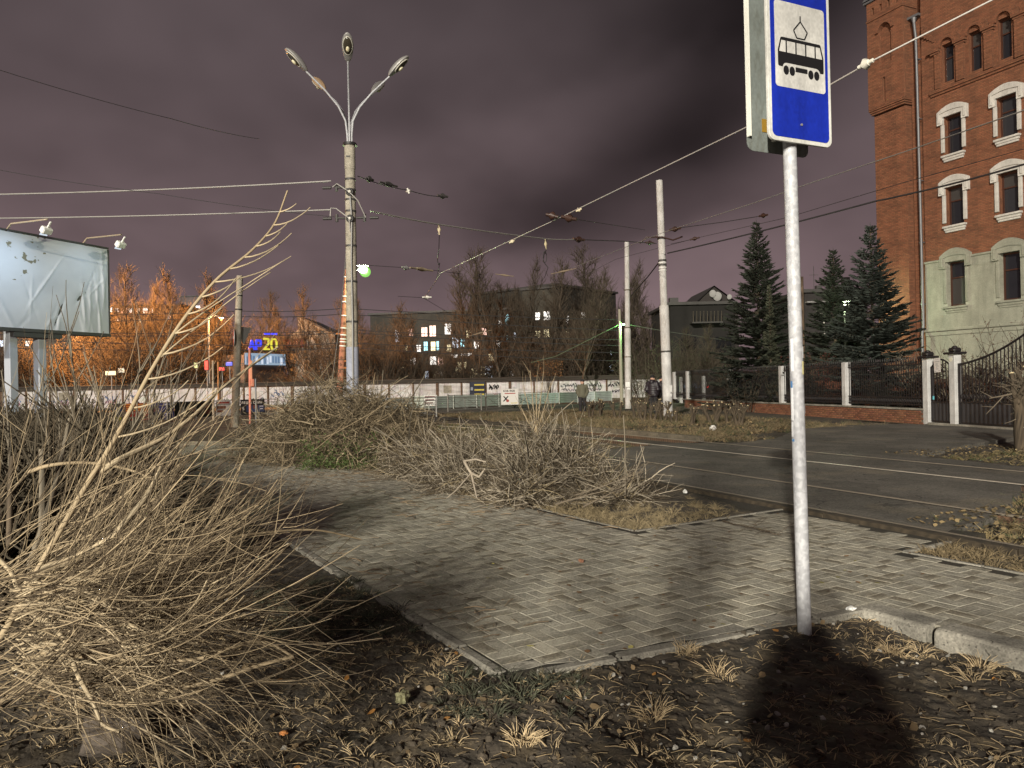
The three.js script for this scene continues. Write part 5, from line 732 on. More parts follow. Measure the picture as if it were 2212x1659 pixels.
// dark houses on the right
{
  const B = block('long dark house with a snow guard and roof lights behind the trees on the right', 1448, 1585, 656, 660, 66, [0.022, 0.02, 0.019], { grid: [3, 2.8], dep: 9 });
  part('parapet', new MB().box([0, B.H + 0.32, -4], [B.L * 0.94, 0.5, 0.3]).box([-1.6, B.H + 0.7, -4], [0.8, 0.7, 0.6]), MAT.darkGrey, B.t);
  const bal = part('balcony', new MB().box([0.2, B.H - 1.6, 0.5], [2.6, 0.12, 1.0]), MAT.darkGrey, B.t); for (let k = 0; k < 9; k++) part('balcony_bar', new MB().box([-1.0 + k * 0.3, B.H - 1.1, 0.95], [0.04, 0.9, 0.04]), MAT.concDark, bal);
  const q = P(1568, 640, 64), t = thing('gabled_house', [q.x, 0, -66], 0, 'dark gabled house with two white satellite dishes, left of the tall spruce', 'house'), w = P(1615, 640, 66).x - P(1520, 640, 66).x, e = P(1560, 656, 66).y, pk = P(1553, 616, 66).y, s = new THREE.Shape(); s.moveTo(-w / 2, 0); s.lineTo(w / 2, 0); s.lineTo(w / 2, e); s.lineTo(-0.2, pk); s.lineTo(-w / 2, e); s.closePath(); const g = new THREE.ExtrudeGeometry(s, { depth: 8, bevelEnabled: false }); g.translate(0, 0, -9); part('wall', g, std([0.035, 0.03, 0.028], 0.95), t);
  const rf = new MB(); for (const sg of [-1, 1]) rf.quad(V(-0.2, pk + 0.08, -0.8), V(sg * (w / 2 + 0.3), e - 0.1, -0.8), V(sg * (w / 2 + 0.3), e - 0.1, -9.3), V(-0.2, pk + 0.08, -9.3)); part('roof', rf, std([0.03, 0.026, 0.026], 0.9, { side: THREE.DoubleSide }), t);
  for (const [px, py, r] of [[1541, 634, 0.34], [1551, 640, 0.42], [1577, 641, 0.24]]) { const c = P(px, py, 66.6), dsh = new THREE.SphereGeometry(r, 16, 6, 0, Math.PI * 2, 0, 0.75); dsh.rotateX(Math.PI / 2); dsh.scale(1.25, 1.4, 0.5); const o = part('satellite_dish', dsh, std([0.26, 0.255, 0.25], 0.6, { side: THREE.DoubleSide }), t); o.position.set(c.x - q.x, c.y, -0.75); o.rotation.y = Math.PI - 0.35 + Math.PI; part('dish_arm', new MB().tube([V(0, 0, 0.1), V(0, -0.1, -0.4)], 0.02, 0.02, 4), MAT.grey, o); }
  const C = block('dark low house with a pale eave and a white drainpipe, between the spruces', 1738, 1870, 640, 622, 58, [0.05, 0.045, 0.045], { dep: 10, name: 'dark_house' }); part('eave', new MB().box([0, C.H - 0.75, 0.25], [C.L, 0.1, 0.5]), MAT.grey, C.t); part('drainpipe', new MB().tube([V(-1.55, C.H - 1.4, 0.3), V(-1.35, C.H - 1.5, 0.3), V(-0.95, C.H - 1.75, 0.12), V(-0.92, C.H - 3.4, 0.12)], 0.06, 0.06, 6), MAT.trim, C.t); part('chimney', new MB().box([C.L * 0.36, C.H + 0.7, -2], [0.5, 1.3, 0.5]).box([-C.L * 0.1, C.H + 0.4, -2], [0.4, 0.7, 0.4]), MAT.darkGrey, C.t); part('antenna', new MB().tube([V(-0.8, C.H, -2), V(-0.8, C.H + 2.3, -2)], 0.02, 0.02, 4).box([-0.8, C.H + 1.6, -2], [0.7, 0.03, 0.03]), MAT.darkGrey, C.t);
}
// lamp shining through the blue spruce
{
  const q = P(1829, 656, 40), t = thing('yard_lamp', [q.x, 0, q.z], 0, 'lamp post whose lit head shines through the branches of the blue spruce', 'street lamp'); part('pole', new MB().tube([V(0, 0, -0.3), V(0, q.y + 0.2, -0.3)], 0.06, 0.05, 8), MAT.darkGrey, t); part('lamp_hood', new MB().box([0, q.y + 0.14, 0], [0.4, 0.06, 0.3], 0, 0.02), MAT.darkGrey, t); part('lamp_glow', new MB().geo(new THREE.SphereGeometry(0.13, 12, 8), M4(0, q.y, 0)), glow(0.95, 1, 0.7, 12), t);
  const pl = new THREE.PointLight(new THREE.Color().setRGB(0.75, 1.0, 0.6), 26); pl.position.set(q.x, q.y, q.z); pl.castShadow = true; pl.shadow.radius = 4; scene.add(pl);
}
// sodium lamps on the left, and the street lamp behind the photographer that lights the whole foreground
for (const [x, y, z, I, l] of [[-27.3, 8.3, -72.5, 200, 'unseen sodium lamp added behind the weathered concrete pole'], [-60, 24, -77, 66000, 'sodium flood lamp far outside the picture, beyond the wall'], [-23.5, 8.5, -29, 170, 'sodium street lamp outside the picture, left of the billboard']]) {  // the one behind the concrete pole is added to spread the orange light
  const t = thing('sodium_lamp', [x, 0, z], 0, l, 'street lamp'), fx = 1; part('pole', new MB().tube([V(-1.2 * fx, 0, 0), V(-1.2 * fx, y + 0.1, 0), V(-0.9 * fx, y + 0.4, 0), V(-0.2 * fx, y + 0.3, 0)], 0.09, 0.05, 8), MAT.grey, t); part('lamp_hood', new MB().box([0, y + 0.18, 0], [0.6, 0.1, 0.3], 0, 0.03), MAT.grey, t); part('lamp_glow', new MB().geo(new THREE.SphereGeometry(0.1, 10, 8), M4(0, y, 0)), glow(1, 0.45, 0.1, 6), t);
  const c = new THREE.Color().setRGB(1.0, 0.4, 0.1), pl = I > 9999 ? new THREE.SpotLight(c, I, 0, 0.46, 0.7) : new THREE.PointLight(c, I); pl.position.set(x, y - (I > 9999 ? 0.12 : 0), z); if (pl.target) { pl.target.position.set(-32.5, 3, -79); scene.add(pl.target); } pl.castShadow = true; pl.shadow.radius = 3; scene.add(pl);
}
{
  const x = -8.6, y = 8.7, z = 24.5, t = thing('lamp_standard', [x, 0, z], 0, 'street lamp behind the photographer that throws the long shadows', 'street lamp');
  part('pole', new MB().tube([V(-0.4, 0, 1.4), V(-0.4, y - 0.5, 1.4), V(-0.35, y + 0.1, 1.2), V(-0.05, y + 0.25, 0.2)], 0.09, 0.05, 10), MAT.galv, t); part('lamp_hood', new MB().box([0, y + 0.2, 0.1], [0.4, 0.12, 0.8], 0, 0.04), MAT.steel, t); part('lamp_glow', new MB().geo(new THREE.SphereGeometry(0.16, 12, 8), M4(0, y, 0, 0, 0, 0, [1, 0.7, 1.3])), glow(1, 0.93, 0.78, 8), t);
  const pl = new THREE.PointLight(new THREE.Color().setRGB(1.0, 0.94, 0.8), 3300); pl.position.set(x, y, z); pl.castShadow = true; pl.shadow.radius = 12; scene.add(pl);
}
// small lights beyond the wall on the left: traffic light, signs
for (const [px, py, D, w, h, c, k, l] of [[446, 789, 68, 0.3, 0.8, [1, 0.06, 0.03], 1.4, 'red lit traffic light beyond the white wall'], [479, 797, 72, 0.5, 0.3, [1, 0.05, 0.03], 1.2, 'small red light beyond the white wall, right of the red traffic light'], [495, 786, 72, 0.6, 0.35, [0.15, 0.15, 0.9], 0.8, 'small blue lit sign left of the no-entry pole'], [423, 789, 72, 0.3, 0.5, [1, 0.95, 0.4], 0.9, 'small yellow lit sign left of the red traffic light'], [239, 806, 68, 0.9, 0.35, [1, 0.75, 0.4], 1.4, 'warm yellow lamp just above the white wall, nearest the billboard'], [262, 800, 72, 0.6, 0.4, [1, 0.85, 0.6], 1.2, 'small warm lamp in the thicket, second right of the billboard']]) {
  const p = P(px, py, D), t = thing('signal_light', [p.x, 0, p.z], 0, l, 'light'); part('mast', new MB().tube([V(0, 0, -0.15), V(0, p.y + h / 2, -0.15)], 0.05, 0.05, 6), MAT.grey, t); part('lamp_housing', new MB().box([0, p.y, -0.06], [w + 0.1, h + 0.1, 0.1]), MAT.black, t); part('lamp_glow', new MB().box([0, p.y, 0.02], [w, h, 0.06], 0, 0.02), glow(...c, k), t);
}

// ------------------------------------------------------------------ overhead wires
function wire(name, pts, r, m, label, sag = 0, seg = 10, category = 'wire') {
  const out = []; for (let k = 0; k < pts.length - 1; k++) for (let i = 0; i < seg; i++) { const t = i / seg, p = pts[k].clone().lerp(pts[k + 1], t); p.y -= sag * 4 * t * (1 - t); out.push(p); } out.push(pts[pts.length - 1].clone());
  return single(name, new MB().tube(out, r, r, 5), m, label, category);
}
function fitting(name, p, q, r, m, label) { const t = thing(name, [0, 0, 0], 0, label, 'insulator'); part('rod', new MB().tube([p, q], r, r, 6), m, t); const c = p.clone().lerp(q, 0.5), d = q.clone().sub(p).multiplyScalar(0.22); part('bead', new MB().tube([c.clone().sub(d), c, c.clone().add(d)], k => r * (1.4 + 1.2 * (1 - Math.abs(k - 0.5) * 2)), 0, 8), m, t); return t; }
wire('feeder_cable', [P(-60, 421, 20.5), P(715, 391, 20)], 0.022, MAT.wire, 'upper pale cable running left from the lamp column', 0.05);
wire('feeder_cable', [P(-60, 472, 20.5), P(713, 453, 20)], 0.02, MAT.wire, 'lower pale cable running left from the lamp column', 0.04);
wire('feeder_cable', [P(800, 455, 20), P(950, 485, 22.6), P(1180, 516, 28), P(1240, 517, 29.5)], 0.022, MAT.wire, 'pale suspension cable running right from the lamp column', 0.02);
wire('feeder_cable', [P(1262, 518, 30), P(1345, 521, 32.4), P(1418, 526, 34.7)], 0.018, MAT.cable, 'dark end of the suspension cable at the tallest whitewashed pole');
fitting('insulator', P(1238, 516, 29.5), P(1262, 518.5, 30), 0.05, MAT.insul, 'dark insulator in the suspension cable, left of the whitewashed poles');
fitting('insulator', P(1395, 524, 33.9), P(1412, 525, 34.5), 0.04, MAT.insul, 'dark insulator of the suspension cable right at the tallest whitewashed pole');
wire('span_wire', [P(772, 380, 20), P(883, 411, 22), P(965, 425, 23.5)], 0.012, MAT.cable, 'thin dark span wire with insulators, upper right of the lamp column', 0.05);
fitting('insulator', P(789, 385, 20.3), P(806, 389, 20.6), 0.035, MAT.darkGrey, 'dark insulator nearest the lamp column on the upper span wire');
fitting('insulator', P(820, 393, 20.9), P(858, 403, 21.6), 0.03, MAT.darkGrey, 'long dark insulator in the upper span wire of the lamp column');
fitting('insulator', P(880, 407, 22), P(884, 418, 22), 0.03, MAT.porcelain, 'small pale hanger on the upper span wire');
fitting('insulator', P(945, 422, 23.2), P(967, 425, 23.5), 0.035, MAT.darkGrey, 'dark insulator at the far end of the upper span wire');
// contact wires
wire('contact_wire', [P(2300, -80, 8.6), P(1885, 131, 9.9), P(1790, 185, 10.6), P(1610, 276, 13.0), P(1210, 470, 19.4), P(952, 590, 27.5)], 0.012, std([0.5, 0.47, 0.44], 0.5, { metalness: 0.2 }), 'pale tram contact wire that passes behind the sign and rises to the top right');
fitting('wire_clamp', P(1855, 146, 10.1), P(1886, 130, 9.9), 0.03, std([0.7, 0.68, 0.6], 0.5), 'white sleeve on the contact wire in front of the brick building');
for (const [x, y, D, l] of [[1250, 453, 18.8, 'small pale clip on the contact wire, upper of two'], [1106, 521, 22, 'small pale clip on the contact wire, lower of two']]) fitting('wire_clamp', P(x - 6, y + 4, D), P(x + 6, y - 2, D), 0.025, std([0.6, 0.52, 0.36], 0.6), l);
fitting('insulator', P(1180, 463, 19.4), P(1206, 469, 19.3), 0.045, MAT.insul, 'dark insulator crossing the contact wire, left half'); fitting('insulator', P(1213, 468, 19.2), P(1246, 474, 19), 0.045, MAT.insul, 'dark insulator crossing the contact wire, right half');
wire('span_wire', [P(1246, 474, 19), P(1395, 497, 33)], 0.008, MAT.cable, 'thin span wire from the crossing insulators to the tallest whitewashed pole');
wire('contact_wire', [P(952, 590, 27.5), P(946, 600, 28), P(917, 643, 33)], 0.014, MAT.wire, 'bent lower end of the contact wire', 0, 4);
wire('contact_wire', [P(2290, 196, 10.6), P(2205, 241, 11.3), P(1978, 320, 14.6), P(1755, 394, 18.8), P(1627, 439, 22), P(1436, 501, 30), P(1194, 595, 44)], 0.011, MAT.wire, 'thinner second contact wire crossing both whitewashed poles');
wire('contact_wire', [P(2290, 300, 15), P(1950, 395, 20), P(1700, 470, 26), P(1510, 513, 33), P(1330, 560, 44), P(1100, 680, 58)], 0.009, MAT.cable, 'faint lower wire between the whitewashed poles and the brick building');
wire('feeder_cable', [P(2290, 336, 20), P(2212, 355, 21), P(1890, 435, 26), P(1442, 547, 34.6)], 0.03, MAT.cable, 'thick dark cable from the tallest whitewashed pole across the brick building', 0.05);
wire('feeder_cable', [P(1437, 549, 34.6), P(1400, 597, 40), P(1362, 640, 45.6)], 0.03, MAT.cable, 'dark cable slanting down between the two whitewashed poles');
wire('span_wire', [P(1447, 495, 34.7), P(1560, 480, 32), P(1648, 466, 30)], 0.016, MAT.cable, 'dark span wire ending in an insulator right of the tallest pole'); fitting('insulator', P(1446, 497, 34.6), P(1470, 493, 34), 0.05, MAT.insul, 'dark insulator on the right side of the tallest pole'); fitting('insulator', P(1640, 467, 30.2), P(1658, 464, 29.8), 0.04, MAT.insul, 'dark insulator at the right end of the span wire');
wire('span_wire', [P(1449, 527, 34.7), P(1500, 516, 33)], 0.01, MAT.cable, 'short thin wire right of the tallest pole'); fitting('insulator', P(1490, 518, 33.2), P(1511, 513, 33), 0.035, MAT.insul, 'dark insulator below the right span wire');
// droppers with loops
{ const d1 = [P(948, 483, 22.6), P(949, 508, 22.8), P(948, 540, 23.2), P(945, 562, 24), P(947, 572, 24.5), P(950, 568, 24.6), P(946, 590, 26.5), P(944, 600, 27)]; wire('dropper', d1, 0.011, MAT.cable, 'hanging dropper wire with a kink under the suspension cable, nearer the lamp column', 0, 3); fitting('dropper_clamp', P(948, 484, 22.6), P(949, 507, 22.7), 0.022, std([0.6, 0.5, 0.34], 0.6), 'pale clamp at the top of the left dropper');
  const c = P(1177, 555, 30), pts = [P(1180, 516, 28.2), P(1180, 538, 28.5), P(1178, 548, 29.4)]; for (let k = 0; k <= 12; k++) { const a = Math.PI / 2 - k / 12 * 2 * Math.PI; pts.push(V(c.x + 0.07 * Math.cos(a), c.y + 0.22 * Math.sin(a), c.z)); } pts.push(P(1173, 564, 31), P(1184, 578, 34), P(1176, 600, 38)); wire('dropper', pts, 0.013, MAT.cable, 'hanging dropper wire with a loop, farther from the lamp column', 0, 2); fitting('dropper_clamp', P(1178, 517, 28.2), P(1180, 538, 28.4), 0.025, std([0.6, 0.5, 0.34], 0.6), 'pale clamp at the top of the looped dropper'); }
wire('span_wire', [P(778, 572, 25), P(870, 578, 26), P(938, 584, 27.4), P(1000, 592, 29)], 0.009, MAT.cable, 'thin span wire right of the lit lamp'); fitting('insulator', P(868, 577, 26), P(884, 580, 26.2), 0.035, MAT.grey, 'grey insulator right of the lit lamp'); fitting('insulator', P(886, 578, 26.2), P(935, 585, 27.2), 0.03, std([0.3, 0.24, 0.16], 0.7), 'long brownish insulator meeting the bent contact wire');
fitting('insulator', P(912, 642, 33), P(932, 642, 33), 0.035, MAT.porcelain, 'white insulator at the low end of the bent contact wire'); wire('span_wire', [P(860, 640, 32), P(912, 643, 33), P(917, 645, 33), P(1010, 700, 52)], 0.01, MAT.cable, 'thin wire leading from the white insulator into the bare trees');
for (const [x0, y0, x1, y1, D, l] of [[1070, 592, 1110, 597, 40, 'pale insulator above the bare trees, left of the second contact wire end'], [1008, 727, 1062, 713, 56, 'rusty insulator rod among the bare trees, lower'], [1190, 592, 1245, 580, 40, 'brownish insulator rod on the second contact wire']]) fitting('insulator', P(x0, y0, D), P(x1, y1, D), 0.022, std([0.2, 0.15, 0.1], 0.7), l);
// power lines running across in front of the thicket
[[676, 660, 681], [690, 672, 704], [708, 706, 724], [714, 712, 737], [722, 734, 752], [742, 744, 770]].forEach(([a, b, c], k) => wire('power_line', [P(-40, a + 8, 64), P(520, b + 12, 62), P(745, b + 6, 60), P(1345, c + 10, 60)], 0.03, MAT.cable, ['topmost', 'second', 'third', 'fourth', 'fifth', 'lowest'][k] + ' of the dark power lines crossing before the bare thicket', 0.12, 8));
wire('power_line', [P(-60, 132, 16), P(372, 257, 19), P(560, 300, 26)], 0.008, MAT.cable, 'faint thin wire in the upper left of the sky', 0.05);
wire('power_line', [P(-60, 356, 19), P(340, 418, 19.5), P(740, 470, 20)], 0.007, MAT.cable, 'faint thin wire behind the cables at the left of the lamp column', 0.05);
wire('guy_wire', [P(748, 540, 20), P(735, 690, 22), P(713, 856, 24)], 0.009, MAT.grey, 'thin guy wire slanting down left of the lamp column');
wire('power_line', [P(1147, 783, 57), P(1200, 770, 57), P(1340, 700, 58)], 0.014, std([0.14, 0.2, 0.12], 0.7), 'wire with green lamp light in its colour, left of the green lamp post');  // green of the lamp is put into the wire colour
wire('power_line', [P(1350, 700, 58), P(1440, 716, 60), P(1600, 740, 66)], 0.016, std([0.2, 0.24, 0.18], 0.7), 'pale wire right of the green lamp post');

// ------------------------------------------------------------------ people
function netOf(caps, cell, k = 0.03) {                 // one smooth surface round a set of tapered capsules
  const lo = V(1e9, 1e9, 1e9), hi = V(-1e9, -1e9, -1e9); for (const [a, b, r0, r1] of caps) for (const [p, r] of [[a, r0], [b, r1]]) { const R = r + 3 * cell; lo.min(V(p[0] - R, p[1] - R, p[2] - R)); hi.max(V(p[0] + R, p[1] + R, p[2] + R)); }
  const nx = Math.ceil((hi.x - lo.x) / cell) + 1, ny = Math.ceil((hi.y - lo.y) / cell) + 1, nz = Math.ceil((hi.z - lo.z) / cell) + 1, f = new Float32Array(nx * ny * nz);
  const C = caps.map(([a, b, r0, r1, sx = 1]) => { const d = [b[0] - a[0], b[1] - a[1], b[2] - a[2]]; return { a, d, q: d[0] * d[0] + d[1] * d[1] + d[2] * d[2] || 1e-9, r0, r1, sx }; });
  const dist = (x, y, z) => { let s = 0; for (const c of C) { const px = x - c.a[0], py = y - c.a[1], pz = (z - c.a[2]), t = clamp((px * c.d[0] + py * c.d[1] + pz * c.d[2]) / c.q), ex = (px - t * c.d[0]) / c.sx, ey = py - t * c.d[1], ez = pz - t * c.d[2]; s += Math.exp(-(Math.hypot(ex, ey, ez) - (c.r0 + (c.r1 - c.r0) * t)) / k); } return -k * Math.log(Math.max(s, 1e-30)); };
  for (let i = 0; i < nx; i++) for (let j = 0; j < ny; j++) for (let l = 0; l < nz; l++) f[(i * ny + j) * nz + l] = dist(lo.x + i * cell, lo.y + j * cell, lo.z + l * cell);
  const at = (i, j, l) => f[(i * ny + j) * nz + l], id = new Int32Array(nx * ny * nz).fill(-1), p = [], n = [], ix = [];
  for (let i = 0; i < nx - 1; i++) for (let j = 0; j < ny - 1; j++) for (let l = 0; l < nz - 1; l++) {
    let cx = 0, cy = 0, cz = 0, c = 0;
    for (let e = 0; e < 12; e++) { const ax = e >> 2, u = e & 1, w = (e >> 1) & 1, o = ax === 0 ? [0, u, w] : ax === 1 ? [u, 0, w] : [u, w, 0], q = o.slice(); q[ax] = 1; const a = at(i + o[0], j + o[1], l + o[2]), b = at(i + q[0], j + q[1], l + q[2]); if ((a < 0) !== (b < 0)) { const t = a / (a - b); cx += o[0] + (q[0] - o[0]) * t; cy += o[1] + (q[1] - o[1]) * t; cz += o[2] + (q[2] - o[2]) * t; c++; } }
    if (!c) continue; const x = lo.x + (i + cx / c) * cell, y = lo.y + (j + cy / c) * cell, z = lo.z + (l + cz / c) * cell, h = cell * 0.4, g = V(dist(x + h, y, z) - dist(x - h, y, z), dist(x, y + h, z) - dist(x, y - h, z), dist(x, y, z + h) - dist(x, y, z - h)).normalize();
    id[(i * ny + j) * nz + l] = p.length / 3; p.push(x, y, z); n.push(g.x, g.y, g.z);
  }
  const I = (i, j, l) => id[(i * ny + j) * nz + l];
  for (let i = 1; i < nx - 1; i++) for (let j = 1; j < ny - 1; j++) for (let l = 1; l < nz - 1; l++) { const a = at(i, j, l) < 0; for (let ax = 0; ax < 3; ax++) { const b = ax === 0 ? at(i + 1, j, l) < 0 : ax === 1 ? at(i, j + 1, l) < 0 : at(i, j, l + 1) < 0; if (a === b) continue; const q = ax === 0 ? [I(i, j - 1, l - 1), I(i, j, l - 1), I(i, j, l), I(i, j - 1, l)] : ax === 1 ? [I(i - 1, j, l - 1), I(i - 1, j, l), I(i, j, l), I(i, j, l - 1)] : [I(i - 1, j - 1, l), I(i, j - 1, l), I(i, j, l), I(i - 1, j, l)]; if (q.some(v => v < 0)) continue; a ? ix.push(q[0], q[1], q[2], q[0], q[2], q[3]) : ix.push(q[0], q[2], q[1], q[0], q[3], q[2]); } }
  const g = new THREE.BufferGeometry(); g.setAttribute('position', new THREE.Float32BufferAttribute(p, 3)); g.setAttribute('normal', new THREE.Float32BufferAttribute(n, 3)); g.setAttribute('uv', new THREE.Float32BufferAttribute(p.flatMap((v, k) => k % 3 === 2 ? [] : [v]), 2)); g.setIndex(ix); return g;
}
const SKIN = std([0.5, 0.3, 0.22], 0.6);
function person(pos, ry, scale, label, o) {
  const t = thing('person', pos, ry, label, 'person', o.group); t.scale.setScalar(scale);
  const S = o.pose, bones = (add, list) => list.map(([a, b, r0, r1, sx]) => [S[a], S[b], r0 + add, r1 + add, sx]), cell = o.cell || 0.022;
  const body = [['pelvis', 'chest', .125, .13, 1.15], ['chest', 'neck', .12, .06], ['neck', 'head', .055, .06], ['head', 'crown', .088, .092], ['head', 'chin', .07, .05]];
  for (const s of ['L', 'R']) body.push(['chest', 'sh' + s, .09, .07], ['sh' + s, 'el' + s, .056, .045], ['el' + s, 'wr' + s, .043, .03], ['hip' + s, 'kn' + s, .085, .056], ['kn' + s, 'an' + s, .056, .038], ['an' + s, 'to' + s, .042, .035], ['pelvis', 'hip' + s, .1, .09]);
  if (o.hands) for (const s of ['L', 'R']) { const w = S['wr' + s], d = o.hands[s]; for (let k = 0; k < 4; k++) { const q = (k - 1.5) * 0.02; body.push(['_h' + s + k + 'a', '_h' + s + k + 'b', .012, .009]); S['_h' + s + k + 'a'] = [w[0] + d[0] * .03, w[1] + q, w[2] + d[2] * .03]; S['_h' + s + k + 'b'] = [w[0] + d[0] * (.1 - Math.abs(k - 1.2) * .008), w[1] + q * 1.2, w[2] + d[2] * .1 - .02]; } S['_t' + s + 'a'] = [w[0], w[1] + .02, w[2]]; S['_t' + s + 'b'] = [w[0] + d[0] * .05, w[1] + .06, w[2] - .03]; body.push(['_t' + s + 'a', '_t' + s + 'b', .013, .01]); }
  const bd = part('body', netOf(bones(0, body), Math.min(cell, 0.02), 0.012), SKIN, t);
  // face
  const hd = S.head, fz = 1; const f = new MB(); for (const s of [-1, 1]) { f.geo(new THREE.SphereGeometry(0.009, 8, 6), M4(hd[0] + s * 0.032, hd[1] + 0.018, hd[2] + 0.083)); } part('eyes', f, MAT.black, t);
  part('nose', new MB().geo(new THREE.SphereGeometry(0.016, 8, 6), M4(hd[0], hd[1] - 0.008, hd[2] + 0.094, 0, 0, 0, [0.8, 1.4, 1])), SKIN, t); part('mouth', new MB().box([hd[0], hd[1] - 0.05, hd[2] + 0.073], [0.045, 0.008, 0.01]), std([0.3, 0.1, 0.08], 0.6), t); part('ear', new MB().geo(new THREE.SphereGeometry(0.024, 8, 6), M4(hd[0] - 0.092, hd[1], hd[2], 0, 0, 0, [0.5, 1.2, 0.8])).geo(new THREE.SphereGeometry(0.024, 8, 6), M4(hd[0] + 0.092, hd[1], hd[2], 0, 0, 0, [0.5, 1.2, 0.8])), SKIN, t);
  const jk = [['pelvis', 'chest', .145, .15, 1.25], ['chest', 'neck', .12, .075]]; for (const s of ['L', 'R']) jk.push(['chest', 'sh' + s, .1, .078], ['sh' + s, 'el' + s, .076, .066], ['el' + s, 'wr' + s, .066, .052], ['pelvis', 'hip' + s, .125, .12]);
  if (o.hood) jk.push(['neck', 'hoodB', .07, .085]);
  const jg = netOf(bones((o.puff || 0) - 0.012, jk), cell, 0.017); if (o.quilt) { const p = jg.attributes.position, n = jg.attributes.normal; for (let i = 0; i < p.count; i++) { const w = 0.016 * Math.abs(Math.sin(p.getY(i) * 38)); p.setXYZ(i, p.getX(i) + n.getX(i) * w, p.getY(i), p.getZ(i) + n.getZ(i) * w); } jg.computeVertexNormals(); } part('jacket', jg, o.jacket, t);
  const tr = []; for (const s of ['L', 'R']) tr.push(['pelvis', 'hip' + s, .12, .11], ['hip' + s, 'kn' + s, .108, .085], ['kn' + s, 'an' + s, .085, .075]); part('trousers', netOf(bones(0, tr), cell, 0.02), o.trousers, t);
  const bt = []; for (const s of ['L', 'R']) bt.push(['an' + s, 'to' + s, .062, .05]); part('boots', netOf(bones(0, bt), 0.016, 0.012), o.boots, t);
  part('hat', netOf([[[hd[0], hd[1] + 0.07, hd[2] - 0.012], [hd[0], hd[1] + 0.1, hd[2] - 0.02], .098, .09]], 0.016, 0.02), o.hat, t);
  return t;
}
const stand = (q = {}) => ({ pelvis: [0, .96, 0], chest: [0, 1.32, 0], neck: [0, 1.5, 0], head: [0, 1.62, .01], crown: [0, 1.66, -.005], chin: [0, 1.56, .03], hoodB: [0, 1.49, -.1], shL: [-.19, 1.42, 0], shR: [.19, 1.42, 0], elL: [-.27, 1.14, -.05], elR: [.27, 1.14, -.05], wrL: [-.2, .95, .1], wrR: [.2, .95, .1], hipL: [-.1, .9, 0], hipR: [.1, .9, 0], knL: [-.11, .5, .03], knR: [.11, .5, .03], anL: [-.12, .085, 0], anR: [.12, .085, 0], toL: [-.13, .055, .16], toR: [.13, .055, .16], ...q });
{ const p = G(1259, 894); person([p.x, 0, p.z], -0.1, 1.0, 'person in an olive jacket, hands in pockets, walking towards the camera by the hedge', { pose: stand({ knL: [-.1, .51, .16], anL: [-.11, .12, .12], toL: [-.12, .07, .28], knR: [.1, .5, -.04], anR: [.11, .1, -.22], toR: [.12, .05, -.08] }), jacket: std([0.1, 0.095, 0.065], 0.8), trousers: std([0.02, 0.018, 0.02], 0.85), boots: std([0.16, 0.11, 0.06], 0.8), hat: std([0.03, 0.028, 0.03], 0.9), hood: true, puff: 0.02 }); }
{ const p = P(1410, 850, 37), m = std([0.018, 0.014, 0.019], 0.5); const a = person([p.x, 0, -37], 2.6, 1.06, 'person in a dark quilted jacket standing left of the tallest whitewashed pole', { pose: stand(), jacket: m, trousers: std([0.015, 0.014, 0.016], 0.85), boots: MAT.black, hat: std([0.012, 0.011, 0.012], 0.9), quilt: true, puff: 0.03, hood: true });
  const b = person([P(1429, 850, 37.6).x, 0, -37.6], 3.4, 1.03, 'person in a plain dark coat half hidden behind the tallest whitewashed pole', { pose: stand({ elR: [.3, 1.16, .05], wrR: [.33, 1.0, .1] }), jacket: std([0.022, 0.018, 0.022], 0.7), trousers: std([0.015, 0.014, 0.016], 0.85), boots: MAT.black, hat: std([0.012, 0.011, 0.012], 0.9), puff: 0.02, hood: true }); }
// the photographer, whose shadow lies beside the sign pole
{
  const t = person([0.1, -0.06, 0.34], Math.PI, 1.04, 'photographer in a bulky jacket, seen only as the large shadow by the sign pole', { pose: stand({ shL: [-.2, 1.42, -.02], shR: [.2, 1.42, -.02], neck: [0, 1.46, 0], head: [0, 1.55, .03], crown: [0, 1.6, .02], chin: [0, 1.49, .05], elL: [-.27, 1.2, .08], elR: [.27, 1.2, .08], wrL: [-.12, 1.47, .24], wrR: [.06, 1.47, .24] }), hands: { L: [0.5, 0, .3], R: [-0.5, 0, .3] }, jacket: std([0.03, 0.03, 0.035], 0.8), trousers: std([0.02, 0.02, 0.025], 0.85), boots: MAT.black, hat: std([0.03, 0.03, 0.03], 0.9), puff: 0.04, hood: true });
  single('phone', new THREE.BoxGeometry(0.15, 0.074, 0.008), MAT.black, 'dark phone held out by the photographer outside the picture', 'phone').position.set(0, EYE - 0.012, 0.06);
}
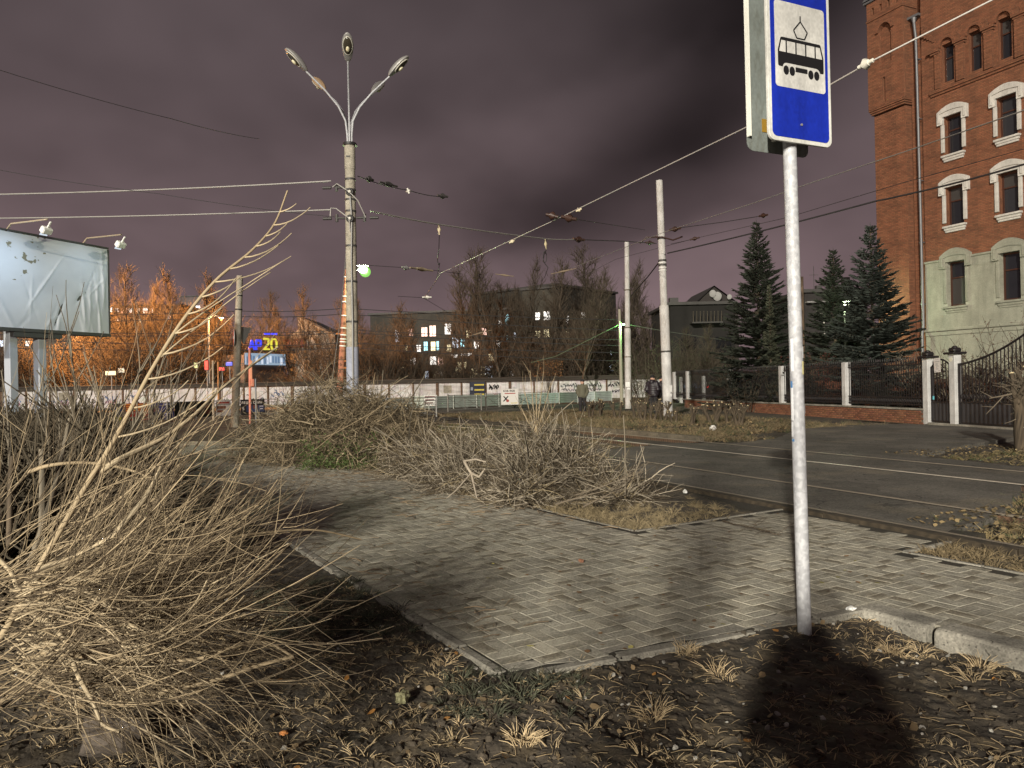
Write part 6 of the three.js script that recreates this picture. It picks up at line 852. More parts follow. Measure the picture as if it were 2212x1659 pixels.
// parked car behind the fence
{
  const q = P(1490, 845, 58), t = thing('parked_car', [q.x, 0, q.z], 0.25, 'dark parked car with a lit red tail light, seen through the iron fence', 'car');
  const s = new THREE.Shape(); s.moveTo(-2.1, 0.35); s.lineTo(2.1, 0.35); s.lineTo(2.15, 0.75); s.quadraticCurveTo(2.1, 0.95, 1.5, 1.0); s.lineTo(0.9, 1.05); s.lineTo(0.25, 1.5); s.quadraticCurveTo(-0.6, 1.62, -1.4, 1.5); s.lineTo(-2.0, 1.05); s.quadraticCurveTo(-2.2, 0.9, -2.1, 0.35); const g = new THREE.ExtrudeGeometry(s, { depth: 1.5, bevelEnabled: true, bevelSize: 0.08, bevelThickness: 0.12, bevelSegments: 3, curveSegments: 8 }); g.translate(0, 0, -0.75); part('body', g, std([0.03, 0.035, 0.05], 0.3), t);
  part('side_window', new MB().box([-0.35, 1.24, 0.885], [1.5, 0.34, 0.02]), std([0.2, 0.26, 0.4], 0.2), t); for (const x of [-1.3, 1.3]) { const w = part('wheel', new THREE.CylinderGeometry(0.32, 0.32, 0.2, 18).rotateX(Math.PI / 2), MAT.black, t); w.position.set(x, 0.32, 0.8); part('rim', new THREE.CylinderGeometry(0.19, 0.19, 0.03, 14).rotateX(Math.PI / 2), MAT.steel, w).position.z = 0.1; }
  part('tail_light', new MB().box([1.0, 1.14, 0.9], [0.16, 0.16, 0.05]), glow(1, 0.05, 0.03, 2.2), t); part('headlight', new MB().box([-1.95, 0.8, 0.88], [0.14, 0.14, 0.1]), MAT.porcelain, t);
  const l = P(1527, 830, 60), y = thing('yard_light', [l.x, 0, l.z], 0, 'small bright white light seen through the iron fence, right of the red tail light', 'light'); part('post', new MB().tube([V(0, 0, -0.1), V(0, l.y + 0.1, -0.1)], 0.04, 0.04, 6), MAT.darkGrey, y); part('lamp_glow', new MB().geo(new THREE.SphereGeometry(0.16, 10, 8), M4(0, l.y, 0)), glow(1, 0.9, 0.75, 2.5), y);
}

// ------------------------------------------------------------------ vegetation
const rv = (r, s = 1) => V((r() - 0.5) * 2 * s, (r() - 0.5) * 2 * s, (r() - 0.5) * 2 * s);
function twig(mb, p, d, len, r0, r1, bend, seg, sides, r, wig = 0.12) { const pts = [p.clone()], q = p.clone(), e = d.clone().normalize(); for (let k = 0; k < seg; k++) { e.addScaledVector(bend, 1 / seg).add(rv(r, wig)).normalize(); q.addScaledVector(e, len / seg); pts.push(q.clone()); } mb.tube(pts, r0, r1, sides, false); return pts; }
const along = (pts, t) => { const f = t * (pts.length - 1), k = Math.min(pts.length - 2, Math.floor(f)); return pts[k].clone().lerp(pts[k + 1], f - k); };
const dirAt = (pts, t) => { const k = Math.min(pts.length - 2, Math.floor(t * (pts.length - 1))); return pts[k + 1].clone().sub(pts[k]).normalize(); };

// bare tree: a trunk and an open crown of limbs and twigs
function bareTree(name, seed, H, o, label, group) {
  const r = rng(seed), trunk = new MB(), crown = new MB(), t = thing(name, [0, 0, 0], 0, label, 'tree', group);
  const tp = twig(trunk, V(0, -0.2, 0), V((r() - 0.5) * 0.2, 1, (r() - 0.5) * 0.2), H * 0.94, o.r0, 0.03, V(0, 0.2, 0), 9, 6, r, 0.09);
  for (let k = 0; k < o.limbs; k++) {
    const f = lerp(o.from, 0.97, (k + r()) / o.limbs), a = k * 2.4 + r() * 0.8, st = along(tp, f), up = o.up ?? 1.1, L = H * o.reach * (1.08 - f) * (0.7 + 0.6 * r());
    const lp = twig(crown, st, V(Math.cos(a), up * (0.7 + 0.6 * r()), Math.sin(a)), L, o.r0 * (1 - f) * 0.5 + 0.018, 0.012, V(0, 0.55, 0), 6, 4, r, 0.14);
    const n = Math.round(o.twigs * (0.5 + L / (H * o.reach)));
    for (let i = 0; i < n; i++) { const g = 0.12 + 0.86 * r(), d = dirAt(lp, g).addScaledVector(rv(r), 0.8).add(V(0, 0.35, 0)), tw = twig(crown, along(lp, g), d, L * (0.18 + 0.35 * r()) * (1.2 - 0.6 * g) + 0.3, 0.016, 0.007, V(0, 0.35, 0), 3, 3, r, 0.2);
      for (let j = 0; j < o.fine; j++) { const h = 0.2 + 0.75 * r(); twig(crown, along(tw, h), dirAt(tw, h).addScaledVector(rv(r), 0.9).add(V(0, 0.2, 0)), 0.35 + 0.5 * r(), 0.011, 0.005, V(0, 0.2, 0), 2, 3, r, 0.15); } }
  }
  part('trunk', trunk, o.bark || MAT.treeBark, t); part('crown', crown, o.twigM || MAT.treeTwig, t); return t;
}
function thicket(name, seed, H, o, label, group) {
  const r = rng(seed), stems = new MB(), crown = new MB(), t = thing(name, [0, 0, 0], 0, label, 'bush', group);
  for (let k = 0; k < o.stems; k++) { const a = r() * 6.28, R = o.R * Math.sqrt(r()), h = H * (0.55 + 0.45 * r()), sp = twig(stems, V(Math.cos(a) * R * 0.6, -0.1, Math.sin(a) * R * 0.6), V(Math.cos(a) * 0.35 + (r() - 0.5) * 0.3, 1, Math.sin(a) * 0.35 + (r() - 0.5) * 0.3), h, 0.035, 0.012, V(0, 0.1, 0), 6, 4, r, 0.1);
    for (let i = 0; i < o.twigs; i++) { const f = 0.15 + 0.83 * r(), tw = twig(crown, along(sp, f), V((r() - 0.5) * 2, 0.2 + r() * 1.1, (r() - 0.5) * 2), H * (0.1 + 0.2 * r()), 0.014, 0.006, V(0, o.droop ?? 0.2, 0), 4, 3, r, 0.2); for (let j = 0; j < 2; j++) { const h2_ = 0.2 + 0.7 * r(); twig(crown, along(tw, h2_), dirAt(tw, h2_).addScaledVector(rv(r), 1), 0.4 + 0.4 * r(), 0.01, 0.005, V(0, 0.1, 0), 2, 3, r, 0.2); } } }
  part('stems', stems, o.bark || MAT.treeBark, t); part('twigs', crown, o.twigM || MAT.treeTwig, t); return t;
}
function put(root, first, p, ry, s, label) { const c = first.used ? copyOf(root, label) : root; first.used = true; if (label) c.userData.label = label; c.position.set(p.x, 0, p.z); c.rotation.y = ry; Array.isArray(s) ? c.scale.set(...s) : c.scale.set(s * (0.85 + 0.5 * h2(Math.round(p.x * 50), Math.round(p.z * 50), 3)), s, s * (0.85 + 0.5 * h2(Math.round(p.z * 70), Math.round(p.x * 30), 4))); return c; }
{
  const r = rng(77);
  const gl = 'bare trees and bushes of the thicket beyond the white wall';
  const tall = [[501, 13, { r0: 0.12, from: 0.2, reach: 0.36, limbs: 26, twigs: 13, fine: 3, up: 1.2 }], [502, 12, { r0: 0.11, from: 0.22, reach: 0.32, limbs: 26, twigs: 12, fine: 3, up: 1.6 }], [503, 10, { r0: 0.15, from: 0.18, reach: 0.42, limbs: 22, twigs: 15, fine: 3, up: 0.9 }]].map(([s, h, o]) => ({ g: bareTree('bare_tree', s, h, o, 'bare tree of the thicket beyond the white wall', gl), f: {} }));
  const bush = [[511, 6, { stems: 26, R: 1.6, twigs: 16 }], [512, 5, { stems: 30, R: 1.9, twigs: 15, droop: -0.1 }], [513, 7, { stems: 22, R: 1.5, twigs: 19 }]].map(([s, h, o]) => ({ g: thicket('bare_bush', s, h, o, 'bare twiggy bush of the thicket beyond the white wall', gl), f: {} }));
  const zone = px => px < 640 ? 'orange-lit' : px < 1150 ? 'brown' : 'greenish dim';
  const place = (set, k, px, D, s, label) => { const v = set[k % set.length], p = P(px, 830, D), c = put(v.g, v.f, p, r() * 6.28, s, label || `${set === tall ? 'bare tree with a twiggy crown' : 'bare twiggy bush'} in the ${zone(px)} thicket beyond the white wall`); c.userData.group = zone(px) + ' ' + (set === tall ? 'bare trees' : 'bare bushes') + ' beyond the white wall'; return c; };
  for (let px = -30, k = 0; px < 1440; px += px > 515 && px < 730 ? 34 : px > 780 ? 19 : 14, k++) place(bush, k, px + (r() - 0.5) * 16, (px > 515 && px < 730 ? 85 : 73.5) + 10 * r(), (0.95 + 0.6 * r()) * (px > 620 ? 1 : px < 200 ? 0.8 : 1.1) * (px > 840 && px < 1060 ? 0.72 : 1));
  for (let px = 10, k = 0; px < 1440; px += px > 515 && px < 730 ? 60 : 30, k++) { if ((px > 1150 && px < 1200) || px < 210 || (px > 880 && px < 1000 && k % 2)) continue; place(tall, k, px + (r() - 0.5) * 30, (px > 515 && px < 610 ? 88 : 76) + 9 * r(), (0.72 + 0.36 * r()) * (px > 1020 ? 1.22 : px > 200 && px < 500 ? 1.12 : 1)); }
  place(tall, 0, 275, 74, 1.12, 'tall orange-lit bare tree just right of the billboard, above all its neighbours').userData.group = undefined;
  place(tall, 1, 670, 76, 1.05, 'slender tall bare tree left of the leaning lamp post').userData.group = undefined;
  for (const [px, s, l] of [[1042, 1.2, 'tall pale-stemmed bare tree left of the middle block'], [1085, 1.15, 'tall bare tree against the left edge of the middle block'], [1125, 1.25, 'tall bare tree before the corner of the pale end wall'], [1180, 1.2, 'tall bare tree rising over the roof of the middle block'], [1300, 1.15, 'tall bare tree rising at the right of the middle block roof'], [1255, 1.0, 'green-lit bare tree left of the green lamp post']]) place(tall, 1, px, px === 1255 ? 66 : 76, s, l).userData.group = undefined;
  for (const [px, s] of [[538, 0.62], [596, 0.7], [640, 0.8], [700, 0.85]]) place(bush, 1, px, 72.6, s);
  // right of the poles: dim trees behind the fence
  for (const [px, D, s, l] of [[1385, 62, 0.7, 'green-lit bush between the two whitewashed poles'], [1465, 58, 0.75, 'dark bush right of the tallest whitewashed pole'], [1505, 57, 0.8, 'dark bush behind the fence below the gabled house'], [1545, 56, 0.7, 'dark bush behind the fence, left of the tall spruce']]) place(bush, 0, px, D, s, l).userData.group = undefined;
  for (const [px, D, s, l] of [[1480, 62, 0.62, 'dim bare tree right of the tallest whitewashed pole'], [1530, 60, 0.62, 'dim bare tree before the gabled house']]) place(tall, 2, px, D, s, l).userData.group = undefined;
  // bare trees behind the photographer: their limbs shade the paving
  const sh = bareTree('bare_tree', 521, 8.5, { r0: 0.16, from: 0.3, reach: 0.5, limbs: 12, twigs: 3, fine: 0, up: 0.7 }, 'bare tree behind the photographer whose limbs shade the paving'); sh.position.set(-4.2, 0, 10.5);
  { const s3 = copyOf(sh, 'second bare tree behind the photographer, farther to the left'); s3.position.set(-7.5, 0, 8); s3.rotation.y = 2.1; }
  const sh2 = place(bush, 1, 1106, 60, 0.8, 'bare bush behind the photographer that shades the soil at the lower left'); sh2.position.set(-2.2, 0, 3.2); sh2.scale.set(0.9, 0.5, 0.8); sh2.userData.group = undefined;
}
// brown leaves left on the thicket at the wall
{ const r = rng(79), m = new MB(); for (let k = 0; k < 420; k++) { const p = P(1185 + (r() - 0.5) * 62, 796 + (r() - 0.5) * 34, 69 + r()), a = rv(r, 0.09), b = rv(r, 0.09); m.tri(p, p.clone().add(a), p.clone().add(b)); } const st = new MB(); for (let k = 0; k < 12; k++) twig(st, P(1185 + (r() - 0.5) * 8, 834, 69.4).setY(0), V((r() - 0.5) * 0.5, 1, 0.1), 3.4, 0.03, 0.01, V(0, 0, 0), 6, 3, r, 0.1); const t = thing('leafy_bush', [0, 0, 0], 0, 'small bush with rusty brown leaves hanging over the white wall', 'bush'); part('stems', st, MAT.treeBark, t); stuff(part('leaves', m, MAT.leafBrown, t)); }

// spruces
function spruce(seed, H, R, m, label, name = 'spruce_tree') {
  const r = rng(seed), t = thing(name, [0, 0, 0], 0, label, 'tree'), tr = new MB(), nd = new MB(), bd = new MB();
  tr.tube([V(0, -0.1, 0), V(0.03, H * 0.5, 0), V(0, H * 0.98, 0)], 0.13, 0.012, 7);
  const cone = (p, d, L, w) => { const e = p.clone().addScaledVector(d, L), s = Math.abs(d.y) > 0.9 ? V(1, 0, 0) : V(0, 1, 0), u = d.clone().cross(s).normalize(), v = d.clone().cross(u), b = p.clone().addScaledVector(d, L * 0.35), q = [0, 1, 2].map(k => b.clone().addScaledVector(u, w * Math.cos(k * 2.094)).addScaledVector(v, w * Math.sin(k * 2.094))); for (let k = 0; k < 3; k++) { nd.tri(q[k], q[(k + 1) % 3], e); nd.tri(q[(k + 1) % 3], q[k], p); } };
  for (let y = 0.25; y < H * 0.985;) {
    const f = y / H, len = R * (1 - f) ** 0.92 * (0.86 + 0.28 * r()) + 0.08, n = Math.round(lerp(15, 5, f));
    for (let k = 0; k < n; k++) {
      const a = k / n * 6.283 + r() * 0.9, L = len * (0.72 + 0.42 * r()), d = V(Math.cos(a), lerp(-0.3, 0.45, f) + (r() - 0.5) * 0.2, Math.sin(a)), bp = twig(bd, V(0, y + (r() - 0.5) * 0.2, 0), d, L, 0.02, 0.006, V(0, 0.32, 0), 5, 3, r, 0.05), c = Math.max(5, Math.round(L * 13));
      for (let i = 0; i < c; i++) { const g = 0.15 + 0.85 * (i + r()) / c, e = dirAt(bp, Math.min(g, 0.999)), sd = V(-e.z, 0, e.x).multiplyScalar(i % 2 ? 1 : -1), p = along(bp, Math.min(g, 0.999)), sl = (0.17 + 0.3 * (1 - Math.abs(g - 0.45))) * Math.min(1, L * 0.75 + 0.25) * (0.7 + 0.6 * r());
        cone(p, e.clone().multiplyScalar(0.75).addScaledVector(sd, 0.75 + 0.4 * r()).add(V(0, -0.28 + 0.35 * r(), 0)).normalize(), sl, 0.036 + 0.016 * r()); if (r() < 0.7) cone(p, e.clone().add(V((r() - 0.5) * 0.5, 0.35 * (r() - 0.3), (r() - 0.5) * 0.5)).normalize(), sl * 0.8, 0.024); }
    }
    y += lerp(0.3, 0.2, f) * (0.8 + 0.4 * r());
  }
  cone(V(0, H * 0.95, 0), V(0, 1, 0), H * 0.06, 0.03); part('trunk', tr, MAT.barkDark, t); part('branches', bd, MAT.barkDark, t); part('needles', nd, m, t); return t;
}
{ const s1 = spruce(601, 9.9, 2.75, MAT.needle, 'tall dark green spruce behind the fence, left of the sign pole'); { const p = P(1640, 800, 40); s1.position.set(p.x, 0, p.z); }
  const s2 = spruce(602, 8.3, 2.7, MAT.needleBlue, 'blue spruce with a lamp shining through it, in front of the brick building'); { const p = P(1886, 790, 33.5); s2.position.set(p.x, 0, p.z); }
  const s3 = spruce(603, 9.2, 2.7, MAT.needle, 'small-topped dark spruce between the sign pole and the blue spruce'); { const p = P(1805, 800, 45); s3.position.set(p.x, 0, p.z); }
  const s4 = spruce(604, 8.8, 1.0, std([0.06, 0.065, 0.04], 0.85), 'thin young tree standing before the tall dark spruce', 'young_tree'); { const p = P(1665, 800, 38.6); s4.position.set(p.x, 0, p.z); s4.scale.set(0.6, 0.72, 0.6); } }
// shrubs with red and dry leaves, and hedge in the yard
function leafy(name, seed, px, D, H, R, n, leaf, label, stemM = MAT.barkDark, size = 0.05) {
  const r = rng(seed), p0 = P(px, 830, D), t = thing(name, [p0.x, 0, p0.z], 0, label, 'bush'), st = new MB(), lf = new MB();
  for (let k = 0; k < 26; k++) { const a = r() * 6.28, q = twig(st, V(Math.cos(a) * R * 0.3, 0, Math.sin(a) * R * 0.3), V(Math.cos(a) * 0.5, 1.2, Math.sin(a) * 0.5), H * (0.7 + 0.4 * r()), 0.018, 0.006, V(0, -0.1, 0), 6, 4, r, 0.12); for (let j = 0; j < 6; j++) { const f = 0.3 + 0.68 * r(), w = twig(st, along(q, f), rv(r).add(V(0, 0.7, 0)), 0.3 + 0.4 * r(), 0.008, 0.004, V(0, 0.1, 0), 3, 3, r, 0.2); for (let i = 0; i < n; i++) { const c = along(w, r()).add(rv(r, 0.03)), e = rv(r, size), f2 = rv(r, size); lf.tri(c, c.clone().add(e), c.clone().add(e).add(f2)); } } }
  part('stems', st, stemM, t); stuff(part('leaves', lf, leaf, t)); return t;
}
leafy('red_shrub', 611, 1752, 38, 2.9, 1.3, 9, MAT.leafRed, 'shrub with dark red leaves behind the fence, just right of the sign pole');
leafy('red_shrub', 612, 1778, 41, 3.1, 1.4, 7, MAT.leafRed, 'taller red-leaved shrub between the sign pole and the blue spruce');
leafy('dry_shrub', 613, 2075, 27.6, 2.9, 1.2, 4, std([0.13, 0.1, 0.07], 0.9, { side: THREE.DoubleSide }), 'tall dry grey shrub above the narrow gate', MAT.barkGrey);
leafy('dry_shrub', 614, 2150, 27, 3.0, 1.3, 5, std([0.12, 0.085, 0.06], 0.9, { side: THREE.DoubleSide }), 'dry brown shrub above the wide gate');
leafy('dry_shrub', 615, 2215, 26.6, 3.4, 1.3, 7, std([0.1, 0.055, 0.035], 0.9, { side: THREE.DoubleSide }), 'rusty-leaved dry shrub at the right edge above the wide gate');
leafy('dry_shrub', 616, 2020, 28.5, 2.5, 1.0, 4, std([0.12, 0.095, 0.07], 0.9, { side: THREE.DoubleSide }), 'low dry shrub between the blue spruce and the gate', MAT.barkGrey);
for (const [px, D, H, l] of [[1700, 36, 1.9, 'dark hedge bush behind the fence below the tall spruce'], [1800, 34, 1.7, 'dark hedge bush behind the fence right of the sign pole'], [1930, 30, 1.7, 'dark hedge bush behind the fence below the blue spruce'], [1610, 38, 2.0, 'dark hedge bush behind the fence at the foot of the tall spruce'], [2060, 28, 1.8, 'dark reddish hedge behind the narrow gate'], [2140, 27.4, 2.0, 'dark reddish hedge behind the wide gate']]) leafy('hedge_bush', 620 + px, px, D, H, 1.5, 16, px > 2000 ? std([0.028, 0.013, 0.009], 0.9, { side: THREE.DoubleSide }) : std([0.01, 0.013, 0.008], 0.9, { side: THREE.DoubleSide }), l, MAT.barkDark, 0.08);

// trimmed hedge: stumps with cut stems
function stump(seed, px, py, H, label, w = 1) {
  const r = rng(seed), p = G(px, py), t = thing('trimmed_stump', [p.x, 0, p.z], 0, label, 'stump', null), tr = new MB(), br = new MB(), tw = new MB(), cuts = new MB();
  const n = 2 + Math.floor(r() * 2); for (let k = 0; k < n; k++) { const a = r() * 6.28, q = twig(tr, V(Math.cos(a) * 0.08, -0.05, Math.sin(a) * 0.08), V(Math.cos(a) * 0.25, 1, Math.sin(a) * 0.25), H * (0.55 + 0.2 * r()), 0.07 * w, 0.045 * w, V(0, 0, 0), 5, 7, r, 0.12);
    for (let i = 0; i < 7; i++) { const e = along(q, 0.55 + 0.45 * r()), g = twig(br, e, V((r() - 0.5) * 1.6, 0.9, (r() - 0.5) * 1.6), H * (0.25 + 0.2 * r()), 0.03 * w, 0.022 * w, V(0, 0.5, 0), 4, 5, r, 0.15), top = g[g.length - 1], d = dirAt(g, 0.99); if (r() < 0.5) cuts.tube([top.clone().addScaledVector(d, -0.01), top.clone().addScaledVector(d, 0.012)], 0.024 * w, 0.024 * w, 6);
      for (let j = 0; j < (w > 2 ? 16 : 6); j++) twig(tw, along(g, 0.15 + 0.85 * r()), V((r() - 0.5) * 2, r() - 0.15, (r() - 0.5) * 2), (0.08 + 0.16 * r()) * (w > 2 ? 1.8 : 1), 0.008, 0.004, V(0, 0.3, 0), 3, 3, r, 0.25); } }
  part('trunk', tr, MAT.barkDark, t); part('branches', br, MAT.barkDark, t); part('twigs', tw, MAT.twigGrey, t); if (!cuts.empty) part('cut_ends', cuts, MAT.cut, t); return t;
}
[[1276, 902, .95, 'trimmed stump nearest the walking person, leftmost of the row'], [1296, 900, .95, 'second trimmed stump right of the walking person'], [1333, 905, .9, 'trimmed stump standing alone left of the thinner whitewashed pole'], [1375, 904, .95, 'trimmed stump just right of the thinner whitewashed pole'], [1390, 909, 1.05, 'trimmed stump midway between the two whitewashed poles'], [1408, 908, .95, 'trimmed stump in front of the person in the quilted jacket'], [1432, 911, .9, 'trimmed stump touching the tallest whitewashed pole on its left'], [1458, 914, .6, 'small trimmed stump right of the tallest whitewashed pole'], [1490, 917, .9, 'leaning trimmed stump in front of the first brick base'], [1540, 915, .95, 'thick trimmed stump before the second fence post'], [1575, 914, .95, 'trimmed stump before the third fence post'], [1596, 916, .85, 'last trimmed stump of the row, nearest the sign pole']].forEach(([x, y, h, l], k) => stump(700 + k, x, y, h, l, k === 9 ? 1.3 : 1));
{ const t = stump(720, 2218, 968, 1.62, 'tall trimmed trunk pair at the right edge with pale broken branches', 2.1), r = rng(721), m = new MB(); const o = V(-0.15, 1.2, 0); const a = twig(m, o, V(-1, -0.35, 0.2), 0.75, 0.025, 0.012, V(0, 0.1, 0), 6, 5, r, 0.08), b = twig(m, along(a, 0.5), V(-0.8, -0.6, 0.2), 0.55, 0.015, 0.006, V(0, 0, 0), 5, 4, r, 0.12); twig(m, along(a, 0.9), V(-0.8, 0.55, 0), 0.3, 0.012, 0.006, V(0, 0, 0), 4, 4, r, 0.1); twig(m, along(b, 0.6), V(-0.9, 0.1, 0.1), 0.3, 0.01, 0.004, V(0, 0, 0), 4, 4, r, 0.1); twig(m, V(-0.1, 0.7, 0.05), V(-1, -0.5, 0.3), 0.5, 0.014, 0.006, V(0, 0.4, 0), 5, 4, r, 0.12); part('broken_branch', m, MAT.twigGrey, t); }

// ------------------------------------------------------------------ cut branches in the foreground
{
  const t = thing('felled_branches', [0, 0, 0], 0, 'big sprawling heap of long pale cut branches in the left foreground', 'branches'), r = rng(801);
  const limb = (pts, r0, r1, m = MAT.barkTan) => { const c = new THREE.CatmullRomCurve3(pts.map(([x, y, D]) => P(x, y, D))), p = c.getPoints(pts.length * 5); part('branch', new MB().tube(p, r0 * 1.08, r1 * 1.1, 8, false), m, t); return p; };
  const S = [
    limb([[-60, 1440, 3.2], [0, 1378, 3.2], [70, 1252, 3.25], [180, 1060, 3.35], [250, 945, 3.45], [330, 795, 3.6], [400, 685, 3.7], [470, 602, 3.8], [545, 540, 3.9], [592, 485, 4.0], [621, 412, 4.1]], 0.0145, 0.0036, MAT.twigTan),
    limb([[62, 1262, 3.2], [100, 1228, 3.15], [151, 1211, 3.1], [242, 1160, 3.05], [272, 1125, 3.05], [317, 1070, 3.1], [348, 1009, 3.2]], 0.02, 0.007),
    limb([[210, 1022, 3.4], [262, 990, 3.45], [348, 949, 3.6], [418, 898, 3.8], [474, 843, 4.0], [540, 792, 4.2], [600, 750, 4.4]], 0.013, 0.005),
    limb([[80, 1307, 3.05], [186, 1312, 2.95], [252, 1337, 2.9], [312, 1367, 2.85], [383, 1382, 2.85], [443, 1392, 2.85]], 0.013, 0.006),
    limb([[70, 1330, 3.1], [111, 1352, 3.0], [146, 1392, 2.9], [166, 1453, 2.8], [201, 1518, 2.7], [222, 1564, 2.68], [259, 1581, 2.66]], 0.011, 0.005),
    limb([[-40, 1180, 3.6], [20, 1230, 3.4], [50, 1290, 3.2], [110, 1330, 3.1], [150, 1400, 3.0]], 0.012, 0.006),
    limb([[90, 1410, 3.0], [220, 1420, 2.9], [420, 1425, 2.95], [560, 1385, 3.0], [633, 1418, 3.0]], 0.009, 0.005, MAT.twigTan),
    limb([[330, 1500, 2.9], [460, 1470, 2.95], [550, 1440, 3.0], [634, 1418, 3.05]], 0.009, 0.006, MAT.twigTan),
    limb([[100, 1290, 3.2], [240, 1210, 3.5], [420, 1175, 3.7], [560, 1152, 3.9], [680, 1145, 4.1], [780, 1165, 4.3]], 0.009, 0.004, MAT.twigTan),
    limb([[300, 1330, 3.0], [480, 1290, 3.0], [560, 1240, 3.1], [610, 1190, 3.3]], 0.01, 0.004, MAT.twigTan),
    limb([[60, 1020, 4.2], [110, 1005, 4.2], [190, 1000, 4.3], [280, 1015, 4.4], [340, 1040, 4.4]], 0.011, 0.005, MAT.twigTan),
    limb([[20, 1180, 4.4], [22, 1060, 4.5], [26, 985, 4.5]], 0.016, 0.013, MAT.barkDark), limb([[90, 1180, 4.8], [92, 1050, 4.8], [90, 970, 4.8]], 0.02, 0.016, MAT.barkGrey), limb([[60, 1230, 4.6], [110, 1080, 4.8], [135, 980, 5], [150, 905, 5.2]], 0.016, 0.01, MAT.barkGrey),
  ];
  const fine = new MB(), fineD = new MB(), side = new MB();
  // side shoots of the long arching stem
  for (let k = 0; k < 14; k++) { const f = 0.4 + 0.58 * (k / 14), d = dirAt(S[0], f), p = along(S[0], f), L = lerp(0.46, 0.12, (f - 0.4) / 0.58) * (0.6 + 0.7 * r()); twig(side, p, d.clone().multiplyScalar(0.1).add(V(1, 0.1 * (r() - 0.4), (r() - 0.6) * 0.7)), L, 0.0046, 0.0026, V(-0.1, 0.75, 0), 7, 5, r, 0.05); }
  for (let k = 0; k < 2; k++) { const f = 0.45 + 0.35 * r(), d = dirAt(S[0], f); twig(side, along(S[0], f), d.clone().add(V(0.3 + 0.2 * r(), -0.1, 0.3 * (r() - 0.5))), 0.5 + 0.3 * r(), 0.0042, 0.0025, V(0.3, 0.2, 0), 8, 5, r, 0.04); }
  part('side_shoots', side, MAT.barkTan, t);
  const floor = q => { const h = groundH(q.x, -q.z) + 0.015; if (q.y < h) q.y = h + 0.002; };
  const add = (mb, p, d, L, r0, bend, seg) => { const pts = [p.clone()], q = p.clone(), e = d.clone().normalize(); for (let k = 0; k < seg; k++) { e.addScaledVector(bend, 1 / seg).add(rv(r, 0.05)).normalize(); q.addScaledVector(e, L / seg); floor(q); pts.push(q.clone()); } mb.tube(pts, r0, r0 * 0.45, 4, false); return pts; };
  // long whips fanning out from the butt, mostly up and to the right
  for (let k = 0; k < 95; k++) {
    const px = -60 + 300 * r() ** 1.6, py = 1130 + 270 * r(), D = 2.9 + 1.6 * r(), p = P(px, py, D); floor(p);
    const an = lerp(0.05, 1.15, r()), d = V(Math.cos(an), Math.sin(an), -(r() - 0.25) * 0.9), L = 0.5 + 1.15 * r() * r() * (1 - 0.1 * Math.sin(an)) + 0.2 * r();
    const w = add(r() < 0.55 ? fine : fineD, p, d, L, 0.0018 + 0.0034 * r() * r(), V(0.1, (r() - 0.3) * 2.2, 0).add(rv(r, 0.5)), 11);
    for (let j = 0; j < 4; j++) { const f = 0.2 + 0.75 * r(); add(r() < 0.4 ? fine : fineD, along(w, f), dirAt(w, f).add(rv(r, 0.65)), 0.15 + 0.35 * r(), 0.0016, V(0, 0.25, 0), 5); }
  }
  // tangled lower whips, arching to the ground on the right
  for (let k = 0; k < 520; k++) {
    const px = -40 + 310 * r(), py = 1230 + 310 * r(), D = 2.55 + 1.0 * r(), p = P(px, py, D); floor(p); const an = lerp(-0.55, 0.75, r()), d = V(Math.cos(an), Math.sin(an) * 0.8, -(r() - 0.4) * 1.1), L = 0.35 + 0.72 * r();
    const w = add(r() < 0.42 ? fine : fineD, p, d, L, 0.0013 + 0.0026 * r() ** 3, V(0.1, lerp(2.1, -1.3, r()), 0).add(rv(r, 0.7)), 11); for (let j = 0; j < 2; j++) { const f = 0.3 + 0.6 * r(); add(r() < 0.25 ? fine : fineD, along(w, f), dirAt(w, f).add(rv(r, 0.7)), 0.12 + 0.28 * r(), 0.0014, V(0, 0.3, 0), 5); }
  }
  // pale arching shoots that bend down to the soil
  const arch = new MB(); for (let k = 0; k < 46; k++) { const p = P(20 + 300 * r() * r(), 1255 + 190 * r(), 2.75 + 0.5 * r()); floor(p); const an = lerp(-0.5, 0.55, r()); add(arch, p, V(Math.cos(an), Math.sin(an), -(r() - 0.5) * 0.9), 0.3 + 0.6 * r(), 0.003 + 0.0032 * r(), V(0.1, lerp(-1.9, 0.9, r()), 0).add(rv(r, 0.5)), 11); }
  part('arching_shoots', arch, MAT.barkTan, t);
  // dense far side of the heap
  for (let k = 0; k < 230; k++) { const px = 40 + 460 * r(), D = 3.5 + 1.3 * r(), p = P(px, lerp(1120, 1270, r()), D); p.y = Math.max(0.02, Math.min(p.y, 0.62 * (1 - (px - 60) / 700))); const an = lerp(-0.2, 1.0, r()), d = V(Math.cos(an), Math.sin(an) * 0.7, -(r() - 0.5) * 1.2); add(r() < 0.22 ? fine : fineD, p, d, 0.35 + 0.7 * r(), 0.0018 + 0.002 * r(), V(0.1, (r() - 0.4) * 1.2, 0).add(rv(r, 0.5)), 8); }
  stuff(part('twigs', fine, MAT.twigTan, t)); stuff(part('dark_twigs', fineD, std([0.095, 0.07, 0.043], 0.9), t));
}
